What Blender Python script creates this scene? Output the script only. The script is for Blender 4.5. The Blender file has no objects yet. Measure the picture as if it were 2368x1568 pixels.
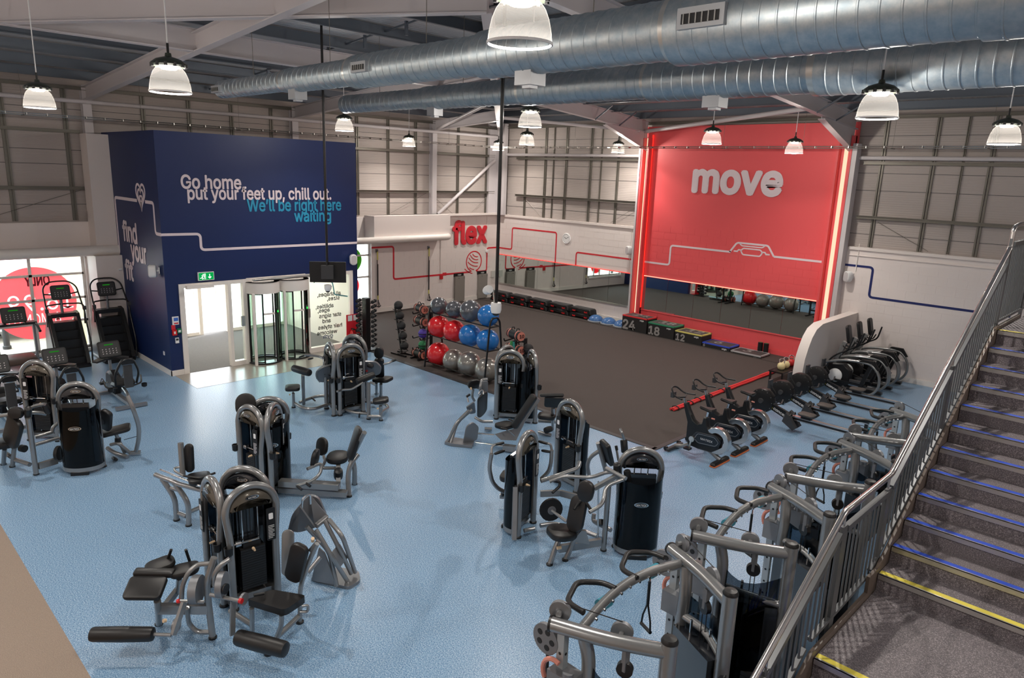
import bpy, bmesh, math, random
from mathutils import Vector, Matrix
random.seed(7)
S = bpy.context.scene
COL = S.collection
V = Vector
PI = math.pi
# ------------------------------------------------------------------ camera
YAW, PITCH, ROLL = .77589, .228857, .035595
_f = V((-math.sin(YAW)*math.cos(PITCH), math.cos(YAW)*math.cos(PITCH), -math.sin(PITCH)))
_r = V((math.cos(YAW), math.sin(YAW), 0)); _u = _r.cross(_f)
_r2 = _r*math.cos(ROLL)+_u*math.sin(ROLL); _u2 = -_r*math.sin(ROLL)+_u*math.cos(ROLL)
cd = bpy.data.cameras.new('camera'); cam = bpy.data.objects.new('camera', cd); COL.objects.link(cam)
cd.sensor_width = 36; cd.sensor_fit = 'HORIZONTAL'; cd.lens = 36*1635.2/2368; cd.clip_start = .05; cd.clip_end = 500
_m = Matrix((_r2, _u2, -_f)).transposed().to_4x4(); _m.translation = V((0, 0, 5)); cam.matrix_world = _m
S.camera = cam
# ------------------------------------------------------------------ world, exposure
S.view_settings.view_transform = 'Standard'; S.view_settings.look = 'None'
S.view_settings.exposure = 0.5; S.view_settings.gamma = 1; S.view_settings.use_curve_mapping = False
w = bpy.data.worlds.new('sky'); S.world = w; w.use_nodes = True
wb = w.node_tree.nodes['Background']; wb.inputs[0].default_value = (.86, .93, 1, 1); wb.inputs[1].default_value = 5.0
sd = bpy.data.lights.new('sun', 'SUN'); sd.energy = 4.0; sd.angle = .15; sun = bpy.data.objects.new('sun', sd); COL.objects.link(sun)
sun.rotation_euler = (math.radians(38), 0, math.radians(200))
LAMP_W = 200.0
# ------------------------------------------------------------------ materials
def srgb(r, g, b):
    f = lambda c: (c/255)/12.92 if c/255 <= .04045 else ((c/255+.055)/1.055)**2.4
    return (f(r), f(g), f(b), 1)
def mat(name, col, rough=.5, metal=0, bump=None, speck=None, spec=.5, coat=0, emit=None):
    m = bpy.data.materials.new(name); m.use_nodes = True
    nt = m.node_tree; b = nt.nodes['Principled BSDF']
    b.inputs['Base Color'].default_value = srgb(*col); b.inputs['Roughness'].default_value = rough
    b.inputs['Metallic'].default_value = metal; b.inputs['Specular IOR Level'].default_value = spec
    b.inputs['Coat Weight'].default_value = coat; b.inputs['Coat Roughness'].default_value = .08
    if emit: b.inputs['Emission Color'].default_value = srgb(*emit[0]); b.inputs['Emission Strength'].default_value = emit[1]
    if speck or bump:
        tc = nt.nodes.new('ShaderNodeTexCoord')
    if speck:   # list of (scale, detail, [(pos,col)..])
        sc, cols = speck
        n = nt.nodes.new('ShaderNodeTexNoise'); n.inputs['Scale'].default_value = sc; n.inputs['Detail'].default_value = 3
        n.inputs['Roughness'].default_value = .7
        nt.links.new(tc.outputs['Object'], n.inputs['Vector'])
        r = nt.nodes.new('ShaderNodeValToRGB'); e = r.color_ramp.elements
        while len(e) < len(cols): e.new(.5)
        for k, (p, c) in enumerate(cols): e[k].position = p; e[k].color = srgb(*c)
        nt.links.new(n.outputs['Fac'], r.inputs['Fac']); nt.links.new(r.outputs['Color'], b.inputs['Base Color'])
    if bump:
        sc, st = bump
        n2 = nt.nodes.new('ShaderNodeTexNoise'); n2.inputs['Scale'].default_value = sc; n2.inputs['Detail'].default_value = 4
        nt.links.new(tc.outputs['Object'], n2.inputs['Vector'])
        bp = nt.nodes.new('ShaderNodeBump'); bp.inputs['Strength'].default_value = st; bp.inputs['Distance'].default_value = .01
        nt.links.new(n2.outputs['Fac'], bp.inputs['Height']); nt.links.new(bp.outputs['Normal'], b.inputs['Normal'])
    return m
M = {}
def emis(name, col, st):
    m = bpy.data.materials.new(name); m.use_nodes = True; nt = m.node_tree; nt.nodes.remove(nt.nodes['Principled BSDF'])
    e = nt.nodes.new('ShaderNodeEmission'); e.inputs[0].default_value = srgb(*col); e.inputs[1].default_value = st
    nt.links.new(e.outputs[0], nt.nodes['Material Output'].inputs[0]); return m
def glassmat(name, col, refl, tint=1.0, rough=.0):
    """thin clear pane: transparent body with a share of sharp reflection"""
    m = bpy.data.materials.new(name); m.use_nodes = True; nt = m.node_tree; nt.nodes.remove(nt.nodes['Principled BSDF'])
    t = nt.nodes.new('ShaderNodeBsdfTransparent'); t.inputs[0].default_value = col
    g = nt.nodes.new('ShaderNodeBsdfGlossy'); g.inputs['Roughness'].default_value = rough; g.inputs[0].default_value = (1, 1, 1, 1)
    lw = nt.nodes.new('ShaderNodeLayerWeight'); lw.inputs[0].default_value = refl
    x = nt.nodes.new('ShaderNodeMixShader'); nt.links.new(lw.outputs['Fresnel'], x.inputs[0])
    nt.links.new(t.outputs[0], x.inputs[1]); nt.links.new(g.outputs[0], x.inputs[2]); nt.links.new(x.outputs[0], nt.nodes['Material Output'].inputs[0])
    return m
M['blue_floor'] = mat('blue_floor', (120, 165, 210), .32, speck=(75, [(.35, (58, 98, 144)), (.5, (120, 159, 193)), (.65, (190, 206, 218))]), spec=.5)
M['taupe'] = mat('taupe_floor', (150, 130, 115), .6, speck=(120, [(.35, (128, 112, 100)), (.65, (158, 140, 124))]))
M['grey_floor'] = mat('grey_floor', (150, 145, 138), .25, speck=(140, [(.35, (136, 130, 122)), (.65, (160, 154, 146))]))
M['rubber_mat'] = mat('rubber_mat', (60, 54, 54), .85, speck=(130, [(.38, (46, 42, 41)), (.52, (76, 69, 67)), (.68, (116, 104, 98))]), bump=(200, .3), spec=.3)
M['lobby_carpet'] = mat('lobby_carpet', (125, 122, 120), .95, speck=(160, [(.35, (78, 76, 75)), (.65, (118, 115, 113))]))
M['white_paint'] = mat('white_paint', (232, 222, 217), .6)
M['white_block'] = mat('white_block', (234, 224, 220), .55, bump=(60, .12))
M['white_gloss'] = mat('white_gloss', (238, 232, 226), .35)
M['steel_white'] = mat('steel_white', (202, 196, 198), .45)
M['clad'] = mat('clad', (180, 170, 165), .6)
M['duct_box'] = mat('duct_box', (176, 178, 182), .4, metal=.5)
M['galv_rail'] = mat('galv_rail', (116, 112, 104), .45, metal=.4)
M['purlin'] = mat('purlin', (104, 112, 122), .45, metal=.6)
M['navy'] = mat('navy', (9, 36, 88), .5, bump=(220, .05))
M['red_paint'] = mat('red_paint', (236, 90, 94), .5, bump=(60, .08))
M['red_vinyl'] = mat('red_vinyl', (214, 42, 56), .4)
M['lilac_white'] = mat('lilac_white', (232, 218, 224), .45)
M['cyan_vinyl'] = mat('cyan_vinyl', (40, 150, 190), .45)
M['navy_vinyl'] = mat('navy_vinyl', (22, 36, 100), .45)
M['mirror'] = mat('mirror', (214, 226, 222), .015, metal=1)
M['alu'] = mat('alu', (205, 203, 198), .3, metal=.9)
M['black_metal'] = mat('black_metal', (19, 19, 21), .38)
M['black_plastic'] = mat('black_plastic', (20, 20, 22), .42)
M['dark_grey'] = mat('dark_grey', (58, 58, 60), .5)
M['glass'] = glassmat('glass', (.93, .97, .96, 1), .12)
M['green_glass'] = glassmat('green_glass', (.84, .93, .89, 1), .2)
M['plaque_white'] = mat('plaque_white', (240, 240, 240), .4)
# spiral duct metal: bands from geometry, mottled zinc spangle
m = M['duct'] = mat('duct', (176, 186, 192), .44, metal=.95, speck=(9, [(.3, (160, 174, 184)), (.7, (192, 198, 200))]))
M['led'] = emis('led', (255, 226, 190), .75)
M['red_led'] = emis('red_led', (255, 44, 36), 1.15)
M['lamp_glow'] = emis('lamp_glow', (255, 244, 226), 14)
mm = bpy.data.materials.new('ribbed_glass'); mm.use_nodes = True; nt = mm.node_tree; nt.nodes.remove(nt.nodes['Principled BSDF'])
_t = nt.nodes.new('ShaderNodeBsdfTransparent'); _t.inputs[0].default_value = (.96, .95, .93, 1)
_e = nt.nodes.new('ShaderNodeBsdfTranslucent'); _e.inputs[0].default_value = (.95, .93, .9, 1)
_x = nt.nodes.new('ShaderNodeMixShader'); _x.inputs[0].default_value = .012
nt.links.new(_t.outputs[0], _x.inputs[1]); nt.links.new(_e.outputs[0], _x.inputs[2]); nt.links.new(_x.outputs[0], nt.nodes['Material Output'].inputs[0]); M['ribbed'] = mm
# corrugated roof liner
m = M['roof'] = mat('roof', (184, 184, 186), .55)
def add_wave(m, scale, axis, strength):
    nt = m.node_tree; b = nt.nodes['Principled BSDF']
    tc = nt.nodes.new('ShaderNodeTexCoord'); wv = nt.nodes.new('ShaderNodeTexWave'); wv.inputs['Scale'].default_value = scale
    wv.bands_direction = axis; nt.links.new(tc.outputs['Object'], wv.inputs['Vector'])
    bp = nt.nodes.new('ShaderNodeBump'); bp.inputs['Strength'].default_value = strength; bp.inputs['Distance'].default_value = .02
    nt.links.new(wv.outputs['Fac'], bp.inputs['Height']); nt.links.new(bp.outputs['Normal'], b.inputs['Normal'])
add_wave(M['roof'], 3.0, 'X', .5); add_wave(M['clad'], 5.5, 'Z', .18)
# ------------------------------------------------------------------ mesh helpers
class MB:
    def __init__(s): s.v = []; s.f = []
    def add(s, vs, fs):
        o = len(s.v); s.v += [tuple(p) for p in vs]; s.f += [tuple(i+o for i in q) for q in fs]; return s
    def box(s, x0, y0, z0, x1, y1, z1):
        x0, x1 = min(x0, x1), max(x0, x1); y0, y1 = min(y0, y1), max(y0, y1); z0, z1 = min(z0, z1), max(z0, z1)
        return s.add([(x0, y0, z0), (x1, y0, z0), (x1, y1, z0), (x0, y1, z0), (x0, y0, z1), (x1, y0, z1), (x1, y1, z1), (x0, y1, z1)],
                     [(0, 3, 2, 1), (4, 5, 6, 7), (0, 1, 5, 4), (1, 2, 6, 5), (2, 3, 7, 6), (3, 0, 4, 7)])
    def cbox(s, c, sz): return s.box(c[0]-sz[0]/2, c[1]-sz[1]/2, c[2]-sz[2]/2, c[0]+sz[0]/2, c[1]+sz[1]/2, c[2]+sz[2]/2)
    def beam(s, p0, p1, wd, ht, up=(0, 0, 1)):
        """rectangular bar from p0 to p1; wd across, ht along up"""
        p0, p1 = V(p0), V(p1); d = (p1-p0).normalized(); u = V(up)
        if abs(d.dot(u)) > .98: u = V((1, 0, 0))
        a = d.cross(u).normalized()*wd/2; b = a.cross(d).normalized()*ht/2
        vs = [p+i*a+j*b for p in (p0, p1) for i, j in ((-1, -1), (1, -1), (1, 1), (-1, 1))]
        return s.add(vs, [(3, 2, 1, 0), (4, 5, 6, 7), (0, 1, 5, 4), (1, 2, 6, 5), (2, 3, 7, 6), (3, 0, 4, 7)])
    def tube(s, pts, r, n=10, cap=True, closed=False, sx=1.0, up=None):
        pts = [V(p) for p in pts]; m = len(pts)
        rs = r if isinstance(r, (list, tuple)) else [r]*m
        T = []
        for i in range(m):
            if closed: t = pts[(i+1) % m]-pts[i-1]
            else: t = (pts[min(i+1, m-1)]-pts[max(i-1, 0)])
            T.append(t.normalized())
        u = V(up) if up else (V((0, 0, 1)) if abs(T[0].z) < .9 else V((1, 0, 0)))
        o = len(s.v)
        for i in range(m):
            a = T[i].cross(u)
            if a.length < 1e-5: a = T[i].cross(V((.3, 1, .2)))
            a.normalize(); b = a.cross(T[i]).normalized()
            if not up: u = b
            for k in range(n):
                th = 2*PI*k/n
                s.v.append(tuple(pts[i]+a*(math.cos(th)*rs[i]*sx)+b*(math.sin(th)*rs[i])))
        mm = m if closed else m-1
        for i in range(mm):
            j = (i+1) % m
            for k in range(n):
                l = (k+1) % n
                s.f.append((o+i*n+k, o+i*n+l, o+j*n+l, o+j*n+k))
        if cap and not closed:
            s.f.append(tuple(o+k for k in range(n))[::-1]); s.f.append(tuple(o+(m-1)*n+k for k in range(n)))
        return s
    def cyl(s, p0, p1, r, n=14, r2=None): return s.tube([p0, p1], [r, r if r2 is None else r2], n)
    def lathe(s, prof, o=(0, 0, 0), n=16, R=None, closed=False):
        o = V(o); b = len(s.v); m = len(prof)
        for r, z in prof:
            for k in range(n):
                p = V((r*math.cos(2*PI*k/n), r*math.sin(2*PI*k/n), z)); p = (R @ p) if R else p
                s.v.append(tuple(o+p))
        for i in range(m-1):
            for k in range(n):
                l = (k+1) % n; s.f.append((b+i*n+k, b+i*n+l, b+(i+1)*n+l, b+(i+1)*n+k))
        if not closed:
            if prof[0][0] > 1e-4: s.f.append(tuple(b+k for k in range(n))[::-1])
            if prof[-1][0] > 1e-4: s.f.append(tuple(b+(m-1)*n+k for k in range(n)))
        return s
    def sphere(s, c, r, n=16, m=10, sc=(1, 1, 1)):
        pr = [(math.sin(PI*i/m), -math.cos(PI*i/m)) for i in range(m+1)]; b = len(s.v)
        s.lathe([(max(a, 0), z) for a, z in pr], (0, 0, 0), n, None, True)
        for i in range(b, len(s.v)):
            x, y, z = s.v[i]; s.v[i] = (c[0]+x*r*sc[0], c[1]+y*r*sc[1], c[2]+z*r*sc[2])
        return s
    def prism(s, poly, t, fr=None, layers=None):
        """poly in local xy extruded along local z 0..t; fr=(origin, ex, ey, ez)"""
        if fr is None: fr = ((0, 0, 0), (1, 0, 0), (0, 1, 0), (0, 0, 1))
        o, ex, ey, ez = [V(q) for q in fr]; n = len(poly)
        L = layers or [(0, 0), (t, 0)]
        ar = sum(poly[i][0]*poly[(i+1) % n][1]-poly[(i+1) % n][0]*poly[i][1] for i in range(n))
        P = [V((p[0], p[1])) for p in (poly if ar > 0 else poly[::-1])]
        N = []
        for i in range(n):
            a = (P[i]-P[i-1]); c = (P[(i+1) % n]-P[i])
            a = V((a.y, -a.x)).normalized() if a.length > 1e-9 else V((0, 0)); c = V((c.y, -c.x)).normalized() if c.length > 1e-9 else a
            q = a+c; q = q.normalized()/max(.5, q.normalized().dot(c)) if q.length > 1e-6 else c
            N.append(q)
        b = len(s.v)
        for z, ins in L:
            for p, q in zip(P, N):
                w_ = p-q*ins; s.v.append(tuple(o+ex*w_.x+ey*w_.y+ez*z))
        flip = ex.cross(ey).dot(ez) < 0
        fs = []
        for k in range(len(L)-1):
            for i in range(n):
                j = (i+1) % n; fs.append((b+k*n+i, b+k*n+j, b+(k+1)*n+j, b+(k+1)*n+i))
        fs.append(tuple(b+i for i in range(n))[::-1]); fs.append(tuple(b+(len(L)-1)*n+i for i in range(n)))
        s.f += [q[::-1] for q in fs] if flip else fs
        return s
    def pad(s, poly, t, fr=None, bev=.02):
        c = bev
        return s.prism(poly, t, fr, [(0, c), (c*.3, c*.3), (c, 0), (t-c, 0), (t-c*.3, c*.3), (t, c)])
    def ribbon(s, pts, wd, fr, th=.004):
        """flat stripe along 2-D polyline in plane frame (o,ex,ey,ez)"""
        o, ex, ey, ez = [V(q) for q in fr]; P = [V((p[0], p[1])) for p in pts]; n = len(P); L = []; Rr = []
        for i in range(n):
            d = (P[min(i+1, n-1)]-P[max(i-1, 0)]).normalized()
            k = 1.0
            if 0 < i < n-1: k = 1/max(.5, abs((P[i+1]-P[i]).normalized().dot(d)))
            q = V((-d.y, d.x))*wd/2*k; L.append(P[i]+q); Rr.append(P[i]-q)
        for i in range(n-1):
            quad = [L[i], Rr[i], Rr[i+1], L[i+1]]
            s.prism([(p.x, p.y) for p in quad], th, (o, ex, ey, ez))
        return s
    def xf(s, mtx):
        s.v = [tuple(mtx @ V(p)) for p in s.v]; return s
    def mesh(s, name, sharp=38):
        me = bpy.data.meshes.new(name); me.from_pydata(s.v, [], s.f); me.validate()
        me.shade_smooth(); me.set_sharp_from_angle(angle=math.radians(sharp)); return me
    def build(s, name, m, parent=None, sharp=38):
        me = s.mesh(name, sharp); me.materials.append(M[m] if isinstance(m, str) else m)
        ob = bpy.data.objects.new(name, me); COL.objects.link(ob)
        if parent is not None: ob.parent = parent
        return ob
def tag(o, label=None, cat=None, group=None, kind=None):
    if label: o['label'] = label
    if cat: o['category'] = cat
    if group: o['group'] = group
    if kind: o['kind'] = kind
    return o
def thing(name, label, cat, loc=(0, 0, 0), rz=0, group=None):
    o = bpy.data.objects.new(name, None); COL.objects.link(o); o.empty_display_size = .1
    o.location = loc; o.rotation_euler = (0, 0, rz); return tag(o, label, cat, group)
def struct(mb, name, m, parent=None):
    o = mb.build(name, m, parent)
    if parent is None: o['kind'] = 'structure'
    return o
def dup(root, loc=None, rz=None, label=None, group=None, parent=None):
    c = root.copy(); COL.objects.link(c)
    if loc is not None: c.location = loc
    if rz is not None: c.rotation_euler = (0, 0, rz)
    if label: c['label'] = label
    if group: c['group'] = group
    if parent is not None: c.parent = parent
    for ch in list(root.children): dup(ch, parent=c)
    return c
def fillet(pts, r, n=5):
    """round the corners of a 3-D (or 2-D) polyline"""
    P = [V(p) for p in pts]; out = [P[0]]
    for i in range(1, len(P)-1):
        a = P[i-1]-P[i]; b = P[i+1]-P[i]; q = min(r, a.length*.48, b.length*.48)
        A = P[i]+a.normalized()*q; B = P[i]+b.normalized()*q
        for k in range(n+1):
            t = k/n; out.append(A*(1-t)**2+P[i]*2*t*(1-t)+B*t*t)
    out.append(P[-1]); return out
def arc(cx, cy, r, a0, a1, n=12): return [(cx+r*math.cos(a0+(a1-a0)*k/n), cy+r*math.sin(a0+(a1-a0)*k/n)) for k in range(n+1)]
def rrect(w_, h_, r, n=4, cx=0, cy=0):
    o = []
    for sx, sy, a in ((1, -1, -PI/2), (1, 1, 0), (-1, 1, PI/2), (-1, -1, PI)):
        o += arc(cx+sx*(w_/2-r), cy+sy*(h_/2-r), r, a, a+PI/2, n)
    return o
def circ(r, n=20, cx=0, cy=0): return [(cx+r*math.cos(2*PI*k/n), cy+r*math.sin(2*PI*k/n)) for k in range(n)]
try:
    FONT = bpy.data.fonts.load(bpy.utils.resource_path('LOCAL')+'/datafiles/fonts/Inter.woff2')   # Blender's own interface font
except Exception:
    FONT = None
def _raw_text(s, bold, spacing):
    cu = bpy.data.curves.new('tmp', 'FONT'); cu.body = s; cu.size = 1; cu.offset = bold; cu.extrude = 0; cu.resolution_u = 3; cu.space_character = spacing
    if FONT: cu.font = FONT
    ob = bpy.data.objects.new('tmp', cu); me = bpy.data.meshes.new_from_object(ob)
    bpy.data.objects.remove(ob); bpy.data.curves.remove(cu); return me
_h = _raw_text('H', 0, 1); CAP = max(v.co.y for v in _h.vertices)
def text(name, s, m, fr, size, parent, width=None, bold=.012, depth=.004, align='LEFT', spacing=1.0):
    """flat lettering as a mesh; fr=(origin on the baseline, ex, ey, ez); size = cap height"""
    me = _raw_text(s, 0, spacing)
    if bold > .015:      # heavier, softly rounded weight: the outline swept round a small circle
        base = [v.co.copy() for v in me.vertices]; fs = [tuple(p.vertices) for p in me.polygons]; nv = len(base); vs = []; ff = []
        for q in range(9):
            d = V((bold*math.cos(q*PI/4), bold*math.sin(q*PI/4), 0)) if q < 8 else V((0, 0, 0))
            vs += [c+d+V((0, 0, .0006*q)) for c in base]; ff += [tuple(i+q*nv for i in f) for f in fs]
        me = bpy.data.meshes.new('tmp'); me.from_pydata(vs, [], ff)
    xs = [v.co.x for v in me.vertices]; x0, x1 = min(xs), max(xs); k = size/CAP
    kx = width/(x1-x0) if width else k
    off = {'LEFT': x0, 'CENTER': (x0+x1)/2, 'RIGHT': x1}[align]
    o, ex, ey, ez = [V(q) for q in fr]
    for v in me.vertices: v.co = o+ex*((v.co.x-off)*kx)+ey*(v.co.y*k)+ez*(depth+v.co.z)
    me.name = name; me.materials.clear(); me.materials.append(M[m] if isinstance(m, str) else m)
    t = bpy.data.objects.new(name, me); COL.objects.link(t); t.parent = parent; return t
# ================================================================== THE BUILDING
XL, YB, XR, YF = -20.9, 20.25, 7.0, -4.35
# ---- floors
b = MB(); b.box(XL, 1.4675, -.1, XR, 11.06, 0); b.box(-6.92, 11.06, -.1, XR, YB, 0); b.box(XL-.4, 11.06, -.1, XL, YB, 0)
floor = struct(b, 'floor', 'blue_floor')
b = MB(); b.box(XL, YF, -.1, XR, 1.4675, .001); struct(b, 'floor_walkway', 'taupe')
b = MB(); b.box(XL, 11.06, -.1, -6.92, YB, .008); mat_fl = struct(b, 'floor_rubber', 'rubber_mat')
b = MB(); b.box(XL, YB-.95, 0, -6.95, YB, .022); struct(b, 'rubber_strip', 'rubber_mat', mat_fl)
b = MB(); b.box(XL, 10.95, 0, -6.86, 11.06, .012); b.box(-6.92, 10.95, 0, -6.82, 16.95, .012); struct(b, 'edge_strip', 'dark_grey', mat_fl)
b = MB(); b.box(-17.18, 5.98, -.1, -15.85, 10.6, .003); struct(b, 'floor_entrance', 'grey_floor')
b = MB(); b.box(XL-.3, 5.98, -.1, -17.18, 11.1, .004); struct(b, 'floor_lobby', 'lobby_carpet')
# ---- left wall (entrance wall)
def wall_panels(mb, pieces):
    for p in pieces: mb.box(*p)
T = .28
b = MB(); X0 = XL-T
wall_panels(b, [(X0, YF, 2.6, XL, 6.02, 3.39), (X0, YF, 0, XL, 5.3, .1), (X0, YF, 0, XL, -2.0, 2.6), (X0, 5.25, 0, XL, 6.6, 2.6),
                (X0, 6.02, 2.45, XL, 11.2, 3.39), (X0, 10.9, 0, XL, 11.5, 2.6), (X0, 11.2, 2.6, XL, YB, 3.39), (X0, 11.5, 0, XL, 14.13, .5), (X0, 14.13, 0, XL, YB, 2.6)])
wall_l = struct(b, 'wall_left', 'white_block')
b = MB(); b.box(XL, 5.3, 0, -20.1, 5.92, 2.6); b.box(XL, 5.42, 2.6, -20.35, 5.92, 5.62); struct(b, 'wall_pier', 'white_paint', wall_l)
# course lines of the blockwork, raised mortar edge lines
_bm = {}
def blocks(par, m, org, ex, ez_n, x0, x1, z0, z1, skip=None, L=.448, Hh=.225):
    """painted blockwork: shared block mesh laid in half bond, shallow joints"""
    key = m
    if key not in _bm:
        b = MB(); b.prism([(.002, .005), (L-.002, .005), (L-.002, Hh-.005), (.002, Hh-.005)], .0035, ((0, 0, 0), (1, 0, 0), (0, 0, 1), (0, -1, 0)))
        _bm[key] = b.mesh('block', 15); _bm[key].materials.append(M[m])
    me = _bm[key]; rot = 0 if ex == 'x' else PI/2
    k = 0; z = z0
    while z+Hh <= z1+.01:
        x = x0-(L/2 if k % 2 else 0)
        while x < x1-.02:
            a, c = max(x, x0), min(x+L, x1)
            if c-a > .05 and not (skip and skip(a, c, z)):
                o = bpy.data.objects.new('block', me); COL.objects.link(o); o.parent = par
                o.location = (a, org, z) if ex == 'x' else (org, a, z); o.rotation_euler = (0, 0, rot); o.scale = ((c-a)/L, 1, 1)
            x += L
        z += Hh; k += 1
blocks(wall_l, 'white_block', XL, 'y', 1, 14.2, 20.2, .16, 2.70); blocks(wall_l, 'white_block', XL, 'y', 1, 17.25, 20.2, 2.635, 3.32)
b = MB(); b.box(XL, 14.15, 0, XL+.03, YB, .16); struct(b, 'trim_1', 'white_gloss', None)
b = MB(); b.box(XL, 14.0, 3.39, XL+.2, YB, 3.46); b.box(XL, YF, 3.39, XL+.02, 5.9, 3.42); struct(b, 'wall_ledge', 'white_paint', wall_l)
# wall bulkhead above the window by the corner, with the white roller housing
b = MB(); b.box(XL, 14.15-.3, 2.72, -20.3, 17.2, 3.46); struct(b, 'bulkhead', 'white_block', wall_l)
b = MB(); b.tube(fillet([(-20.2, 11.2, 2.66), (-20.2, 17.05, 2.66), (-20.5, 17.25, 2.66)], .18), .115, 14)
struct(b, 'shutter_housing', 'white_gloss', wall_l)
b = MB(); b.tube([(-20.35, YF, 2.72), (-20.35, 5.75, 2.72), (-20.35, 5.93, 2.72)], .13, 14); b.box(XL, YF, 2.6, -20.36, 5.6, 2.66)
struct(b, 'shutter_housing', 'white_gloss', wall_l)
# upper cladding
b = MB(); b.box(X0-.05, YF, 3.39, XL-.18, YB+.2, 7.1)
wall_lu = struct(b, 'wall_left_upper', 'clad')
b = MB()
for z in (3.85, 4.85, 5.2, 6.2): b.box(XL-.185, YF, z, XL-.176, YB, z+.012)
struct(b, 'panel_joint', 'dark_grey', wall_lu)
for ys, wd in (((3.87, 5.18, 7.03, 8.24, 9.45, 10.68, 13.72, 14.97, 16.17, 18.19, 19.68, 2.4, 1.1), .11),):
    for y in ys:
        b = MB(); b.box(XL-.18, y-wd/2, 3.45, XL-.14, y-wd/2+.04, 6.75); b.box(XL-.18, y+wd/2-.04, 3.45, XL-.14, y+wd/2, 6.75); b.box(XL-.18, y-.02, 3.45, XL-.165, y+.02, 6.75)
        struct(b, 'cladding_stud', 'galv_rail', wall_lu)
def rail(name, p0, p1, par):
    b = MB(); b.beam(p0, p1, .11, .012); q = V((0, 0, -.07)); b.beam(V(p0)+q, V(p1)+q, .09, .012); b.beam(V(p0)+q/2, V(p1)+q/2, .02, .07)
    return struct(b, name, 'galv_rail', par)
for z in (4.26, 5.66):
    for y0, y1 in ((YF, 5.45), (11.6, 16.7), (17.0, 20.0)): rail('cladding_rail', (XL-.06, y0, z+.04), (XL-.06, y1, z+.04), wall_lu)
for z in (6.75,): rail('eaves_rail', (XL+.02, YF, z), (XL+.02, YB, z), wall_lu)
# columns along the left wall
for y in (5.65, 11.37, 16.9):
    b = MB(); zt = 6.8
    b.box(XL+.02, y-.1, 3.4 if y != 16.9 else 3.4, XL+.04, y+.1, zt); b.box(XL-.17, y-.1, 3.4, XL-.15, y+.1, zt); b.box(XL-.16, y-.008, 3.4, XL+.03, y+.008, zt)
    struct(b, 'wall_column', 'steel_white', wall_lu)
b = MB(); b.tube([(XL+.08, YF, 6.4), (XL+.08, YB-.2, 6.4)], .055, 10); struct(b, 'eaves_tie', 'steel_white', wall_lu)
b = MB(); b.tube([(XL+.05, 17.05, 3.45), (XL+.05, 19.9, 5.5)], .06, 10); struct(b, 'diagonal_brace', 'steel_white', wall_lu)
b = MB(); b.box(XL-.17, YB-.55, 3.4, XL-.02, YB-.1, 6.9); b.box(XL-.1, YB-.18, 3.4, XL+.45, YB-.02, 6.9); struct(b, 'corner_column', 'steel_white', wall_lu)
for y0, z0, y1, z1 in ((3.2, 3.5, 5.45, 4.25), (14.9, 3.45, 16.7, 4.25), (17.1, 4.0, 17.9, 3.45), (18.9, 3.5, 19.9, 4.25)):
    b = MB(); b.cyl((XL-.1, y0, z0), (XL-.1, y1, z1), .006, 5); struct(b, 'stay_wire', 'galv_rail', wall_lu)
# ---- back wall
b = MB(); b.box(XL-.4, YB, 0, XR, YB+T, 3.39); wall_b = struct(b, 'wall_back', 'white_block')
blocks(wall_b, 'white_block', YB, 'x', 1, XL+.05, -14.05, 1.96, 3.32); blocks(wall_b, 'white_block', YB, 'x', 1, XL+.05, -14.05, .16, .6)
blocks(wall_b, 'white_block', YB, 'x', 1, -7.1, -1.9, .14, 3.17)
b = MB(); b.box(XL, YB-.03, 0, -13.95, YB, .16); b.box(-7.2, YB-.03, 0, XR, YB, .14); struct(b, 'trim_2', 'white_gloss', None)
b = MB(); b.box(XL, YB-.05, 3.33, -13.95, YB+.1, 3.41); b.box(-7.1, YB-.05, 3.33, XR, YB+.1, 3.41); b.box(-7.1, YB-.03, 3.17, XR, YB, 3.19); struct(b, 'wall_ledge', 'white_paint', wall_b)
b = MB(); b.box(XL-.4, YB+.15, 3.39, XR, YB+.3, 7.1); wall_bu = struct(b, 'wall_back_upper', 'clad')
b = MB()
for z in (3.75, 4.9, 5.35, 6.3): b.box(XL, YB+.146, z, XR, YB+.155, z+.012)
struct(b, 'panel_joint', 'dark_grey', wall_bu)
for x, wd in [(-19.57, .09), (-18.55, .09), (-18.14, .03), (-17.52, .09), (-16.36, .09), (-15.89, .03), (-15.16, .09), (-6.63, .1), (-5.43, .1), (-4.78, .05), (-4.19, .1), (-3.1, .1)]:
    b = MB(); b.box(x-wd/2, YB+.1, 3.42, x-wd/2+.4*wd, YB+.15, 6.8); b.box(x+wd*.1, YB+.11, 3.42, x+wd/2, YB+.15, 6.8)
    struct(b, 'cladding_stud', 'galv_rail', wall_bu)
for z in (4.21, 5.62):
    for x0, x1 in ((-20.0, -14.1), (-7.05, XR)): rail('cladding_rail', (x0, YB+.03, z+.03), (x1, YB+.03, z+.03), wall_bu)
rail('eaves_rail', (XL, YB-.02, 6.8), (XR, YB-.02, 6.8), wall_bu)
b = MB(); b.tube([(XL, YB-.05, 5.74), (-14.0, YB-.05, 5.74)], .055, 10); b.tube([(-7.2, YB-.05, 5.74), (XR, YB-.05, 5.74)], .055, 10); struct(b, 'eaves_tie', 'steel_white', wall_bu)
for x0, z0, x1, z1 in ((-19.6, 4.15, -18.6, 3.45), (-15.3, 3.45, -14.1, 4.15), (-6.5, 4.1, -5.2, 3.45)):
    b = MB(); b.cyl((x0, YB+.08, z0), (x1, YB+.08, z1), .006, 5); struct(b, 'stay_wire', 'galv_rail', wall_bu)
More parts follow.
